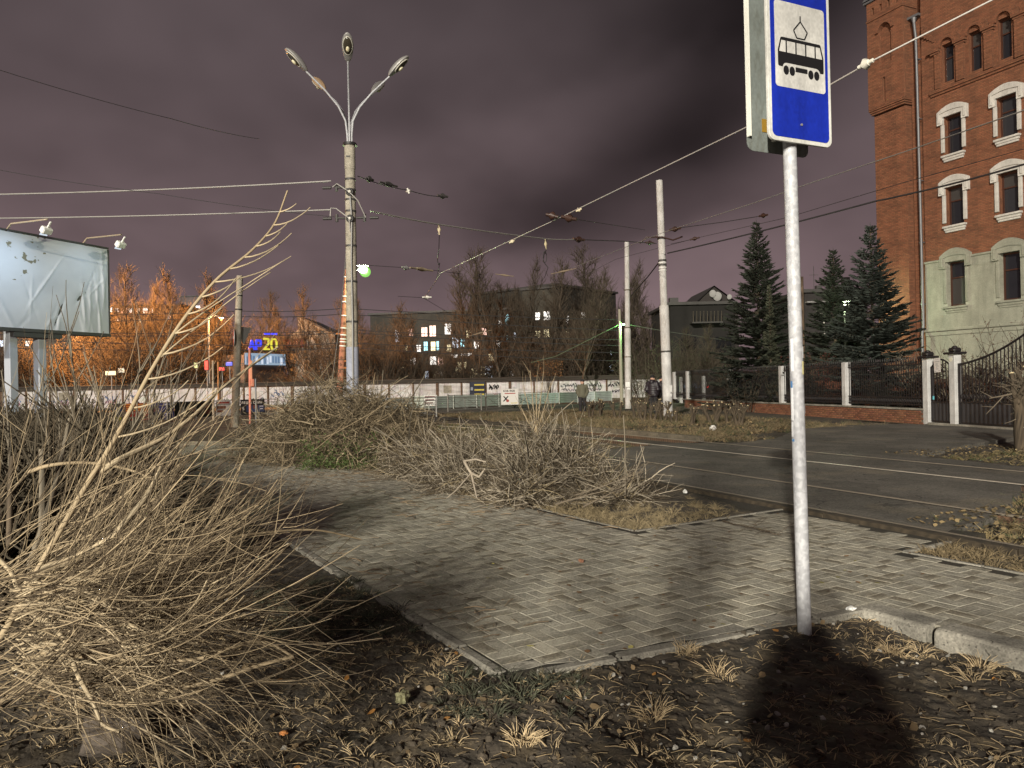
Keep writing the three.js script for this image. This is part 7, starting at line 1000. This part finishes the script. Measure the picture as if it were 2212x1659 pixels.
// shrubs that stand behind the heap, along the left edge
{
  const protos = [811, 812, 813].map(s => ({ g: thicket('shrub', s, 1.55, { stems: 46, R: 0.75, twigs: 20, bark: MAT.barkDark, twigM: MAT.shrubTwig, droop: 0.1 }, 'dense twiggy shrub', null), f: {} })); protos.forEach(v => { v.g.children.forEach(c => c.geometry.scale(1, 1, 1)); });
  const r = rng(815), spots = [[-4.6, 5.4], [-3.9, 5.7], [-5.6, 6.4], [-4.4, 6.9], [-6.6, 7.8], [-5.2, 8.2], [-7.4, 9.6], [-6.1, 9.8], [-8.6, 11.6], [-7.2, 12.0], [-10, 14], [-8.9, 14.4]];
  spots.forEach(([x, D], k) => put(protos[k % 3].g, protos[k % 3].f, V(x, 0, -D), r() * 6.28, [0.95 + 0.3 * r(), 0.64 + 0.22 * r(), 0.95 + 0.3 * r()], 'dense twiggy shrub with a few pale leaves behind the felled branches at the left edge').userData.group = 'shrubs along the left edge');
  // taller dark saplings there
  const t = thing('sapling_clump', [0, 0, 0], 0, 'thin dark saplings rising before the billboard posts at the left edge', 'saplings'), m = new MB();
  for (const [x0, y0, x1, y1, D] of [[112, 980, 88, 790, 6], [128, 980, 112, 745, 6.2], [172, 1000, 140, 800, 6], [165, 960, 150, 722, 6.4], [230, 900, 205, 790, 6.8], [232, 940, 300, 800, 6.2], [225, 880, 178, 760, 7], [310, 960, 345, 790, 6.4], [250, 1000, 330, 850, 5.6], [360, 940, 372, 800, 7], [20, 1000, 2, 800, 5.5]]) { const a = P(x0, y0, D), b = P(x1, y1, D), d = b.clone().sub(a), a0 = a.clone().addScaledVector(d, -a.y / d.y * 1); a0.y = 0; const pts = []; for (let k = 0; k <= 9; k++) { const q = a0.clone().lerp(b, k / 9); q.x += Math.sin(k * 0.9 + x0) * 0.02; pts.push(q); } m.tube(pts, 0.013, 0.005, 5, false); for (let k = 0; k < 9; k++) { const f = 0.3 + 0.7 * r(); twig(m, along(pts, f), d.clone().normalize().add(V((r() - 0.5) * 1.6, 0.1, (r() - 0.5))), 0.25 + 0.45 * r(), 0.006, 0.003, V(0, 0.4, 0), 5, 4, r, 0.1); } }
  part('stems', m, MAT.barkGrey, t);
}
// brush piles
function pile(name, seed, lumps, label, o) {
  const r = rng(seed), t = thing(name, [0, 0, 0], 0, label, 'brush pile'), a = new MB(), b = new MB(), c = new MB(), tot = lumps.reduce((s, l) => s + l[5], 0);
  for (const [x, D, rx, h, rz, n] of lumps) for (let k = 0; k < n; k++) {
    const q = rv(r), R = Math.cbrt(r()) ; q.normalize().multiplyScalar(R); const p = V(x + q.x * rx, Math.abs(q.y) * h + 0.01, -D + q.z * rz);
    const out = V(q.x / rx, Math.abs(q.y) / h, q.z / rz).normalize(), tan = rv(r).cross(out).normalize(), d = tan.multiplyScalar(1).addScaledVector(out, (r() - 0.35) * 0.9).add(V(0, 0.1, 0)), L = (0.3 + 0.75 * r()) * (o.len || 1), rad = (r() < 0.07 ? 0.009 : 0.0026 + 0.0028 * r()) * (o.thick || 1);
    const pts = [p.clone()], w = p.clone(), e = d.normalize(), seg = 6; const bend = V(0, -0.9 * r(), 0).add(rv(r, 1.5)); for (let i = 0; i < seg; i++) { e.addScaledVector(bend, 1 / seg).add(rv(r, 0.2)).normalize(); w.addScaledVector(e, L / seg); if (w.y < 0.012) w.y = 0.012; pts.push(w.clone()); }
    const mb = r() < 0.2 ? a : r() < 0.82 ? b : c, rr = mb === a ? rad * 1.7 : mb === c ? rad * 1.25 : rad; mb.tube(pts, rr, rr * 0.4, mb === a ? 4 : 3, false);
    if (r() < 0.8) for (let j = 0; j < 2; j++) { const f = 0.3 + 0.6 * r(); twig(r() < 0.4 ? a : b, along(pts, f), dirAt(pts, f).add(rv(r, 0.8)), 0.12 + 0.25 * r(), 0.0032 * (o.thick || 1), 0.002, V(0, 0, 0), 2, 3, r, 0.2); }
  }
  stuff(part('pale_twigs', a, o.pale || MAT.twigGrey, t)); stuff(part('brown_twigs', b, o.brown || MAT.twig, t)); stuff(part('straw_twigs', c, o.straw || MAT.twigTan, t));
  const br = new MB(), cut = new MB(); for (let k = 0; k < (o.sticks || 0); k++) { const l = lumps[Math.floor(r() * lumps.length)], an = r() * 6.28, p = V(l[0] + Math.cos(an) * l[2] * 0.7 * r(), l[3] * (0.2 + 0.7 * r()), -l[1] + l[4] * (0.2 + 0.7 * r()) * (r() < 0.8 ? 1 : -1) * 0.8), d = V((r() - 0.5) * 2, 0.2 + r() * 0.8, (r() - 0.2) * 0.8), q = twig(br, p, d, 0.5 + 0.7 * r(), 0.014, 0.007, V(0, -0.2, 0), 5, 5, r, 0.1); const e = dirAt(q, 0.01); cut.tube([p.clone().addScaledVector(e, -0.01), p.clone().addScaledVector(e, 0.006)], 0.0152, 0.0152, 6); }
  if (o.sticks) { stuff(part('sticks', br, MAT.barkGrey, t)); stuff(part('cut_ends', cut, MAT.cut, t)); }
  return t;
}
{
  const p1 = pile('brush_pile', 821, [[-3.9, 16.6, 1.4, 1.75, 1.5, 2900], [-2.7, 15.7, 1.15, 1.35, 1.2, 1900], [-5.3, 17.4, 1.2, 0.8, 1.1, 900], [-2.0, 14.6, 0.7, 0.6, 0.7, 500]], 'brown rounded brush pile with some green leaves at the foot of the lamp column', { sticks: 26, thick: 1.25, len: 0.95, pale: std([0.3, 0.24, 0.155], 0.85), brown: std([0.075, 0.056, 0.032], 0.9) });
  const r = rng(822), lf = new MB(); for (let k = 0; k < 2600; k++) { const x = -4.1 + 1.9 * r(), D = 14.3 + 1.4 * r() , p = V(x, 0.05 + 0.75 * r() * r(), -D), e = rv(r, 0.05), f = rv(r, 0.05); lf.tri(p, p.clone().add(e), p.clone().add(e).add(f)); } stuff(part('green_leaves', lf, MAT.leafGreen, p1));
  pile('brush_pile', 823, [[-1.1, 12.9, 0.5, 0.51, 0.6, 1000], [-0.55, 12.2, 0.5, 0.663, 0.55, 1100], [0, 11.7, 0.5, 0.425, 0.5, 900], [0.38, 10.9, 0.45, 0.731, 0.55, 1500], [0.72, 10.7, 0.4, 0.612, 0.5, 1200], [0.2, 10.25, 0.45, 0.272, 0.35, 700], [1.05, 10.5, 0.4, 0.255, 0.4, 500], [1.4, 10.2, 0.4, 0.085, 0.35, 260], [-0.7, 11.5, 0.6, 0.212, 0.45, 500], [-1.6, 13.4, 0.6, 0.34, 0.6, 500]], 'grey tangled brush pile on the paving between the lamp column and the tram crossing', { sticks: 46, len: 0.8, pale: std([0.4, 0.345, 0.265], 0.85), brown: std([0.085, 0.065, 0.042], 0.9), straw: std([0.34, 0.27, 0.16], 0.8) });
  // pale forked branch lying on it, and a sapling rising behind
  { const t = thing('forked_branch', [0, 0, 0], 0, 'bleached forked branch lying on the front of the grey brush pile', 'branch'), m = new MB(), q = rng(824), a = P(1003, 996, 10.5), b = P(1018, 1022, 10.3), c = P(1050, 998, 10.2), d = P(1030, 1075, 9.9); m.tube([a, P(1010, 1010, 10.3), b], 0.022, 0.02, 7).tube([a, P(1028, 992, 10.2), c], 0.017, 0.01, 6).tube([b, P(1036, 1030, 10.1), P(1048, 1012, 10.1)], 0.022, 0.012, 6).tube([b, d], 0.016, 0.01, 6).tube([b, P(985, 1060, 9.9), P(965, 1076, 9.8)], 0.014, 0.006, 6); part('limb', m, std([0.33, 0.28, 0.22], 0.85), t); }
  { const t = thing('young_sapling', [0, 0, 0], 0, 'V-shaped bare sapling rising behind the grey brush pile', 'sapling'), m = new MB(), q = rng(825), o = P(1158, 940, 13.2); o.y = 0; for (const [x, y] of [[1130, 830], [1145, 800], [1160, 812], [1190, 826], [1120, 868], [1200, 872], [1175, 795]]) { const b = P(x, y, 13.2 + (q() - 0.5)), pts = []; const s = P(1158, 938, 13.2); for (let k = 0; k <= 7; k++) { const f = k / 7; pts.push(s.clone().lerp(b, f).add(V(0, -0.04 * Math.sin(f * 3.14), 0))); } m.tube(pts, 0.013, 0.004, 5, false); for (let k = 0; k < 5; k++) twig(m, along(pts, 0.3 + 0.7 * q()), V((q() - 0.5) * 1.5, 1, q() - 0.5), 0.25, 0.005, 0.002, V(0, 0.3, 0), 4, 3, q, 0.1); } m.tube([o, P(1158, 938, 13.2)], 0.02, 0.016, 6); part('stems', m, MAT.twigTan, t); }
  // long loose branches on the paving beside it
  { const m = new MB(), q = rng(826); for (const [x, y, dx, dz, L] of [[1240, 1070, 1, 0.2, 0.95], [1220, 1030, 1, 0.35, 1.0], [1200, 1090, 0.8, 0.3, 0.8], [1260, 1095, 0.6, -0.2, 0.6]]) { const p = G(x, y, 0.12), w = twig(m, p, V(dx, 0.25, dz), L, 0.012, 0.003, V(0, -0.1, 0), 8, 5, q, 0.06); for (let k = 0; k < 7; k++) twig(m, along(w, 0.2 + 0.75 * q()), V(0.6, 0.5 * q(), (q() - 0.5) * 1.6), 0.4 * q() + 0.15, 0.005, 0.002, V(0, 0.4, 0), 5, 3, q, 0.1); } single('loose_branches', m, MAT.twigGrey, 'loose thin branches spreading from the right end of the grey brush pile', 'branches'); }
}
// dark twig lying on the paving
{ const m = new MB(), q = rng(831), a = G(1560, 1128, 0.012), b = G(1690, 1160, 0.02), pts = []; for (let k = 0; k <= 10; k++) pts.push(a.clone().lerp(b, k / 10).add(V(0, 0.01 + 0.012 * q(), (q() - 0.5) * 0.05))); m.tube(pts, 0.007, 0.004, 5); for (let k = 0; k < 16; k++) twig(m, along(pts, q()), V((q() - 0.5) * 2, 0.35 * q(), (q() - 0.5) * 2), 0.1 + 0.25 * q(), 0.003, 0.0016, V(0, -0.2, 0), 4, 3, q, 0.2); single('fallen_twig', m, MAT.barkDark, 'dark fallen twig lying on the pavers left of the sign pole', 'twig'); }

// ------------------------------------------------------------------ grass, leaves, clods, litter
function scatter(name, geo, m, n, seed, where, scale, tint) {
  const r = rng(seed), im = new THREE.InstancedMesh(geo, m, n); im.name = numbered(name); im.userData.kind = 'stuff'; im.castShadow = im.receiveShadow = true; const c = new THREE.Color(); let k = 0, tries = 0;
  while (k < n && tries++ < n * 40) { const p = where(r); if (!p) continue; const [x, D, y] = p, s = scale(r); im.setMatrixAt(k, M4(x, y ?? groundH(x, D), -D, r() * 6.28, (r() - 0.5) * (p[3] ?? 0.5), (r() - 0.5) * (p[3] ?? 0.5), s)); const t = tint(r); c.setRGB(...t); im.setColorAt(k, c); k++; }
  im.count = k; scene.add(im); return im;
}
const tuft = (seed, n, h, sp, w = 0.0035) => { const r = rng(seed), m = new MB(); for (let k = 0; k < n; k++) { const a = r() * 6.28, L = h * (0.4 + 0.8 * r()), lean = 0.25 + 1.3 * r(), d = V(Math.cos(a) * lean, 1, Math.sin(a) * lean).normalize(), p = V(Math.cos(a) * sp * r(), -0.01, Math.sin(a) * sp * r()), mid = p.clone().addScaledVector(d, L * 0.55), e = mid.clone().add(d.clone().add(V(Math.cos(a) * 0.6, -0.45 * r(), Math.sin(a) * 0.6)).normalize().multiplyScalar(L * 0.5)); m.tube([p, mid, e], w, w * 0.35, 3, false); } return m.build(); };
const leafG = (() => { const m = new MB(), pts = [[0, 0], [0.25, 0.32], [0.6, 0.3], [1, 0], [0.6, -0.3], [0.25, -0.32]].map(([x, y]) => V(x - 0.5, 0.12 * Math.abs(y) + 0.1 * (x - 0.5) ** 2 * 2, y)); for (let k = 1; k < 5; k++) m.tri(pts[0], pts[k], pts[k + 1]); return m.build(); })();
const clodG = (() => { const g = new THREE.IcosahedronGeometry(1, 1), p = g.attributes.position; for (let i = 0; i < p.count; i++) { const s = 0.75 + 0.5 * vnoise(p.getX(i) * 2 + 9, p.getY(i) * 2 + p.getZ(i) * 3 + 9, 4); p.setXYZ(i, p.getX(i) * s, p.getY(i) * s * 0.6, p.getZ(i) * s); } g.computeVertexNormals(); return g; })();
const white = std([1, 1, 1], 0.9), white2 = std([1, 1, 1], 0.85, { side: THREE.DoubleSide });
const near = r => { const D = 1.4 + 4.8 * r(), x = (r() - 0.5) * 2 * Math.min(4.4, 0.72 * D + 0.6), [a, b] = ab(x, D), n = nu(x, D)[0]; return inPath(a, b, n) || (a > 4.6 && b < 3.4) ? null : [x, D]; };
scatter('straw_stubble', tuft(901, 8, 0.062, 0.03, 0.0026), white, 2600, 902, r => { const p = near(r); if (!p) return null; const k = fbm(p[0] * 1.3 + 31, p[1] * 1.3 + 17, 3, 903); return r() < sstep(0.34, 0.62, k) ? p : null; }, r => 0.35 + 1.1 * r() * r(), r => { const k = 0.45 + 0.85 * r(); return [0.5 * k, 0.385 * k, 0.23 * k]; });
scatter('straw_stubble', tuft(904, 16, 0.085, 0.035, 0.0022), white, 34, 905, r => { const q = [[1925, 1410], [1950, 1425], [2100, 1470], [1490, 1415], [1230, 1455], [1560, 1470], [1990, 1400], [2120, 1440], [1200, 1640], [1420, 1560], [960, 1450], [1130, 1630]][Math.floor(r() * 12)], g = G(q[0] + (r() - 0.5) * 30, q[1] + (r() - 0.5) * 20, -0.06); return [g.x, -g.z]; }, r => 0.8 + 0.6 * r(), r => { const k = 0.8 + 0.35 * r(); return [0.56 * k, 0.43 * k, 0.26 * k]; });
const strawG = new MB().tube([V(-0.5, 0, 0), V(0, 0.05, 0.02), V(0.5, 0, 0)], 0.03, 0.02, 4).build();
scatter('loose_straw', strawG, white, 3600, 906, r => { const p = near(r); return p && [p[0], p[1], groundH(...p) + 0.006, 0.5]; }, r => 0.025 + 0.075 * r(), r => { const k = 0.4 + 0.7 * r() * r(); return [0.48 * k, 0.36 * k, 0.21 * k]; });
scatter('soil_clods', clodG, white, 4200, 907, r => { const p = near(r); return p && [p[0], p[1], groundH(...p) + 0.002, 2]; }, r => 0.004 + 0.018 * r() ** 3, r => { const k = 0.5 + 0.8 * r(); return [0.066 * k, 0.052 * k, 0.037 * k]; });
scatter('small_stones', clodG, white, 420, 908, r => { const p = near(r); return p && [p[0], p[1], groundH(...p) + 0.004, 2]; }, r => 0.005 + 0.012 * r() ** 2, r => { const k = 0.5 + 0.6 * r(); return [0.4 * k, 0.38 * k, 0.34 * k]; });
scatter('fallen_leaves', leafG, white2, 480, 909, r => { const p = near(r); return p && [p[0], p[1], groundH(...p) + 0.01, 1.6]; }, r => 0.025 + 0.035 * r(), r => { const k = 0.5 + 0.7 * r(); return r() < 0.15 ? [0.42 * k, 0.2 * k, 0.05 * k] : [0.2 * k, 0.14 * k, 0.075 * k]; });
scatter('green_weeds', tuft(910, 26, 0.07, 0.05, 0.003), white, 190, 911, r => { const px = 560 + 320 * r() + (r() < 0.25 ? 380 : 0), py = 1265 + 120 * r() + (px > 900 ? 190 : 0), g = G(px, py, -0.06), [a, b] = ab(g.x, -g.z); return inPath(a, b, 0) ? null : [g.x, -g.z]; }, r => 0.5 + 0.8 * r(), r => { const k = 0.4 + 0.6 * r(); return [0.085 * k, 0.088 * k, 0.055 * k]; });
// the grass bed by the pile, the right bed, the verge and the far side
const bedA = r => { const a = 5.2 + 3 * r(), b = 6.22 + 5 * r(), p = fromAB(a, b); return nu(p.x, -p.z)[0] < 6.6 ? [p.x, -p.z] : null; };
scatter('dry_grass', tuft(912, 14, 0.1, 0.05, 0.003), white, 1500, 913, r => { const p = bedA(r); if (!p) return null; const [a, b] = ab(...p); const q = 1.1 - (a - 5.2) * 0.55 - (b - 6.2) * 0.12 + (fbm(a * 3, b * 3, 3, 930) - 0.5) * 1.6; return r() < q ? p : null; }, r => 0.3 + 0.95 * r() * r(), r => { const k = 0.35 + 0.75 * r(); return [0.36 * k, 0.285 * k, 0.165 * k]; });
scatter('dry_grass', tuft(914, 12, 0.09, 0.05, 0.003), white, 420, 915, r => { const a = 6.55 + 2.2 * r(), b = 4.05 - 3.4 * r(), p = fromAB(a, b); return nu(p.x, -p.z)[0] < 6.6 ? [p.x, -p.z] : null; }, r => 0.5 + 0.8 * r(), r => { const k = 0.3 + 0.6 * r(); return [0.33 * k, 0.25 * k, 0.14 * k]; });
const verge = r => { const n = 12.85 + 9 * r() ** 1.3, u = 14 + 26 * r(), p = fromNU(n, u); if (n > 12 && u < 16.2 + (n > 15 ? 2 : 0) && n < 22.5) return null; return [p.x, -p.z]; };
scatter('dry_grass', tuft(916, 16, 0.2, 0.09, 0.005), white, 3600, 917, r => { const p = verge(r); return p && r() < 0.25 + sstep(0.35, 0.65, fbm(p[0] * 0.6 + 8, p[1] * 0.6 + 8, 3, 918)) ? p : null; }, r => 0.4 + 0.9 * r(), r => { const k = 0.4 + 0.6 * r(); return r() < 0.2 ? [0.1 * k, 0.115 * k, 0.05 * k] : [0.28 * k, 0.215 * k, 0.125 * k]; });
scatter('fallen_leaves', leafG, white2, 9000, 919, r => { const p = verge(r); return p && [p[0], p[1], groundH(...p) + 0.03 + 0.03 * r(), 2]; }, r => 0.05 + 0.06 * r(), r => { const k = 0.3 + 0.9 * r() * r(); return [0.26 * k, 0.185 * k, 0.095 * k]; });
scatter('dry_grass', tuft(920, 16, 0.14, 0.08, 0.004), white, 1400, 921, r => { const n = 7.1 + 3.7 * r(), u = r() < 0.65 ? 16.3 + 14 * r() : 2.2 + 3.4 * r() + (n - 7) * 0.35, p = fromNU(n, u); return [p.x, -p.z]; }, r => 0.4 + 0.8 * r(), r => { const k = 0.35 + 0.6 * r(); return r() < 0.35 ? [0.12 * k, 0.13 * k, 0.06 * k] : [0.34 * k, 0.26 * k, 0.13 * k]; });
scatter('fallen_leaves', leafG, white2, 2600, 922, r => { const q = r(), n = q < 0.5 ? 13.4 + 3.4 * r() : 7.2 + 3.6 * r(), u = q < 0.5 ? 6 + 5.4 * r() : 3 + 3 * r(), p = fromNU(n, u); return [p.x, -p.z, groundH(p.x, -p.z) + 0.1, 1.2]; }, r => 0.03 + 0.04 * r(), r => { const k = 0.3 + 0.9 * r() * r(); return [0.3 * k, 0.22 * k, 0.11 * k]; });
scatter('dry_grass', tuft(923, 14, 0.13, 0.07, 0.004), white, 500, 924, r => { const n = 14 + 3 * r(), u = 5.6 + 5 * r(), p = fromNU(n, u); return [p.x, -p.z]; }, r => 0.5 + 0.7 * r(), r => { const k = 0.35 + 0.6 * r(); return r() < 0.4 ? [0.11 * k, 0.12 * k, 0.05 * k] : [0.32 * k, 0.25 * k, 0.12 * k]; });
scatter('fallen_leaves', leafG, white2, 240, 925, r => { const a = 2.2 + 5 * r(), b = 3.5 + 14 * r() ** 1.6, p = fromAB(a, b); return inPath(a, b, nu(p.x, -p.z)[0]) ? [p.x, -p.z, 0.008, 0.3] : null; }, r => 0.02 + 0.035 * r(), r => { const k = 0.5 + 0.8 * r(); return r() < 0.2 ? [0.4 * k, 0.36 * k, 0.12 * k] : [0.2 * k, 0.11 * k, 0.05 * k]; });
scatter('twig_litter', strawG, white, 700, 926, r => { const a = 2.2 + 4 * r(), b = 4 + 10 * r(), p = fromAB(a, b), q = Math.min(Math.hypot(p.x - 0.2, -p.z - 10.6) / 2.2, Math.hypot(p.x + 3.1, -p.z - 14.6) / 2.4, (a - 1.6) / 1.1); return inPath(a, b, 0) && r() < 1.25 - q ? [p.x, -p.z, 0.01, 0.3] : null; }, r => 0.03 + 0.14 * r(), r => { const k = 0.4 + 0.8 * r(); return [0.22 * k, 0.16 * k, 0.1 * k]; });
// litter
function crumple(seed, s, m, p, label, name = 'paper_scrap', cat = 'litter') { const g = new THREE.IcosahedronGeometry(1, 2), q = g.attributes.position; for (let i = 0; i < q.count; i++) { const k = 0.6 + 0.7 * vnoise(q.getX(i) * 3 + seed, q.getY(i) * 3 + q.getZ(i) * 4 + seed, seed); q.setXYZ(i, q.getX(i) * s[0] * k, q.getY(i) * s[1] * k, q.getZ(i) * s[2] * k); } g.computeVertexNormals(); const o = single(name, g, m, label, cat); o.position.copy(p); o.rotation.y = seed; return o; }
crumple(3, [0.035, 0.03, 0.05], std([0.26, 0.25, 0.14], 0.75), G(870, 1505, -0.02), 'crumpled pale yellow lump on the dark soil below the paving corner', 'crumpled_wrapper');
crumple(4, [0.045, 0.012, 0.03], MAT.white, G(1838, 1314, 0.012), 'small white paper scrap where the edging meets the kerb stones');
crumple(5, [0.016, 0.008, 0.02], MAT.white, G(1055, 930 + 540, -0.05), 'tiny white scrap on the soil near the paving corner');
crumple(6, [0.02, 0.01, 0.02], std([0.5, 0.2, 0.06], 0.7), G(613, 1583, -0.05), 'small orange leaf curl on the soil at the lower left', 'orange_leaf', 'leaf');
crumple(7, [0.03, 0.012, 0.02], MAT.white, G(1107, 2829 / 1.8228, -0.05), 'white scrap on the soil below the paving corner');
crumple(8, [0.02, 0.015, 0.02], MAT.white, G(1365, 1645, -0.05), 'white round scrap at the bottom edge of the picture');
crumple(9, [0.16, 0.1, 0.12], std([0.15, 0.125, 0.11], 0.9, { map: rep(T_conc, 1) }), G(240, 1590, -0.02), 'brown stone block at the foot of the felled branches', 'stone_block', 'stone');
crumple(10, [0.11, 0.1, 0.11], std([0.6, 0.58, 0.56], 0.7), G(1540, 925, 0.05), 'white crumpled bag by the thick trimmed stump', 'plastic_bag', 'litter');
crumple(11, [0.07, 0.03, 0.03], MAT.white, G(1480, 1062, 0.02), 'white scrap in the grass bed beside the track kerb');
crumple(12, [0.025, 0.016, 0.02], std([0.2, 0.09, 0.05], 0.7), G(1255, 1211, 0.016), 'curled brown leaf lying on the pavers in the middle of the path', 'brown_leaf', 'leaf');

renderer.render(scene, camera);
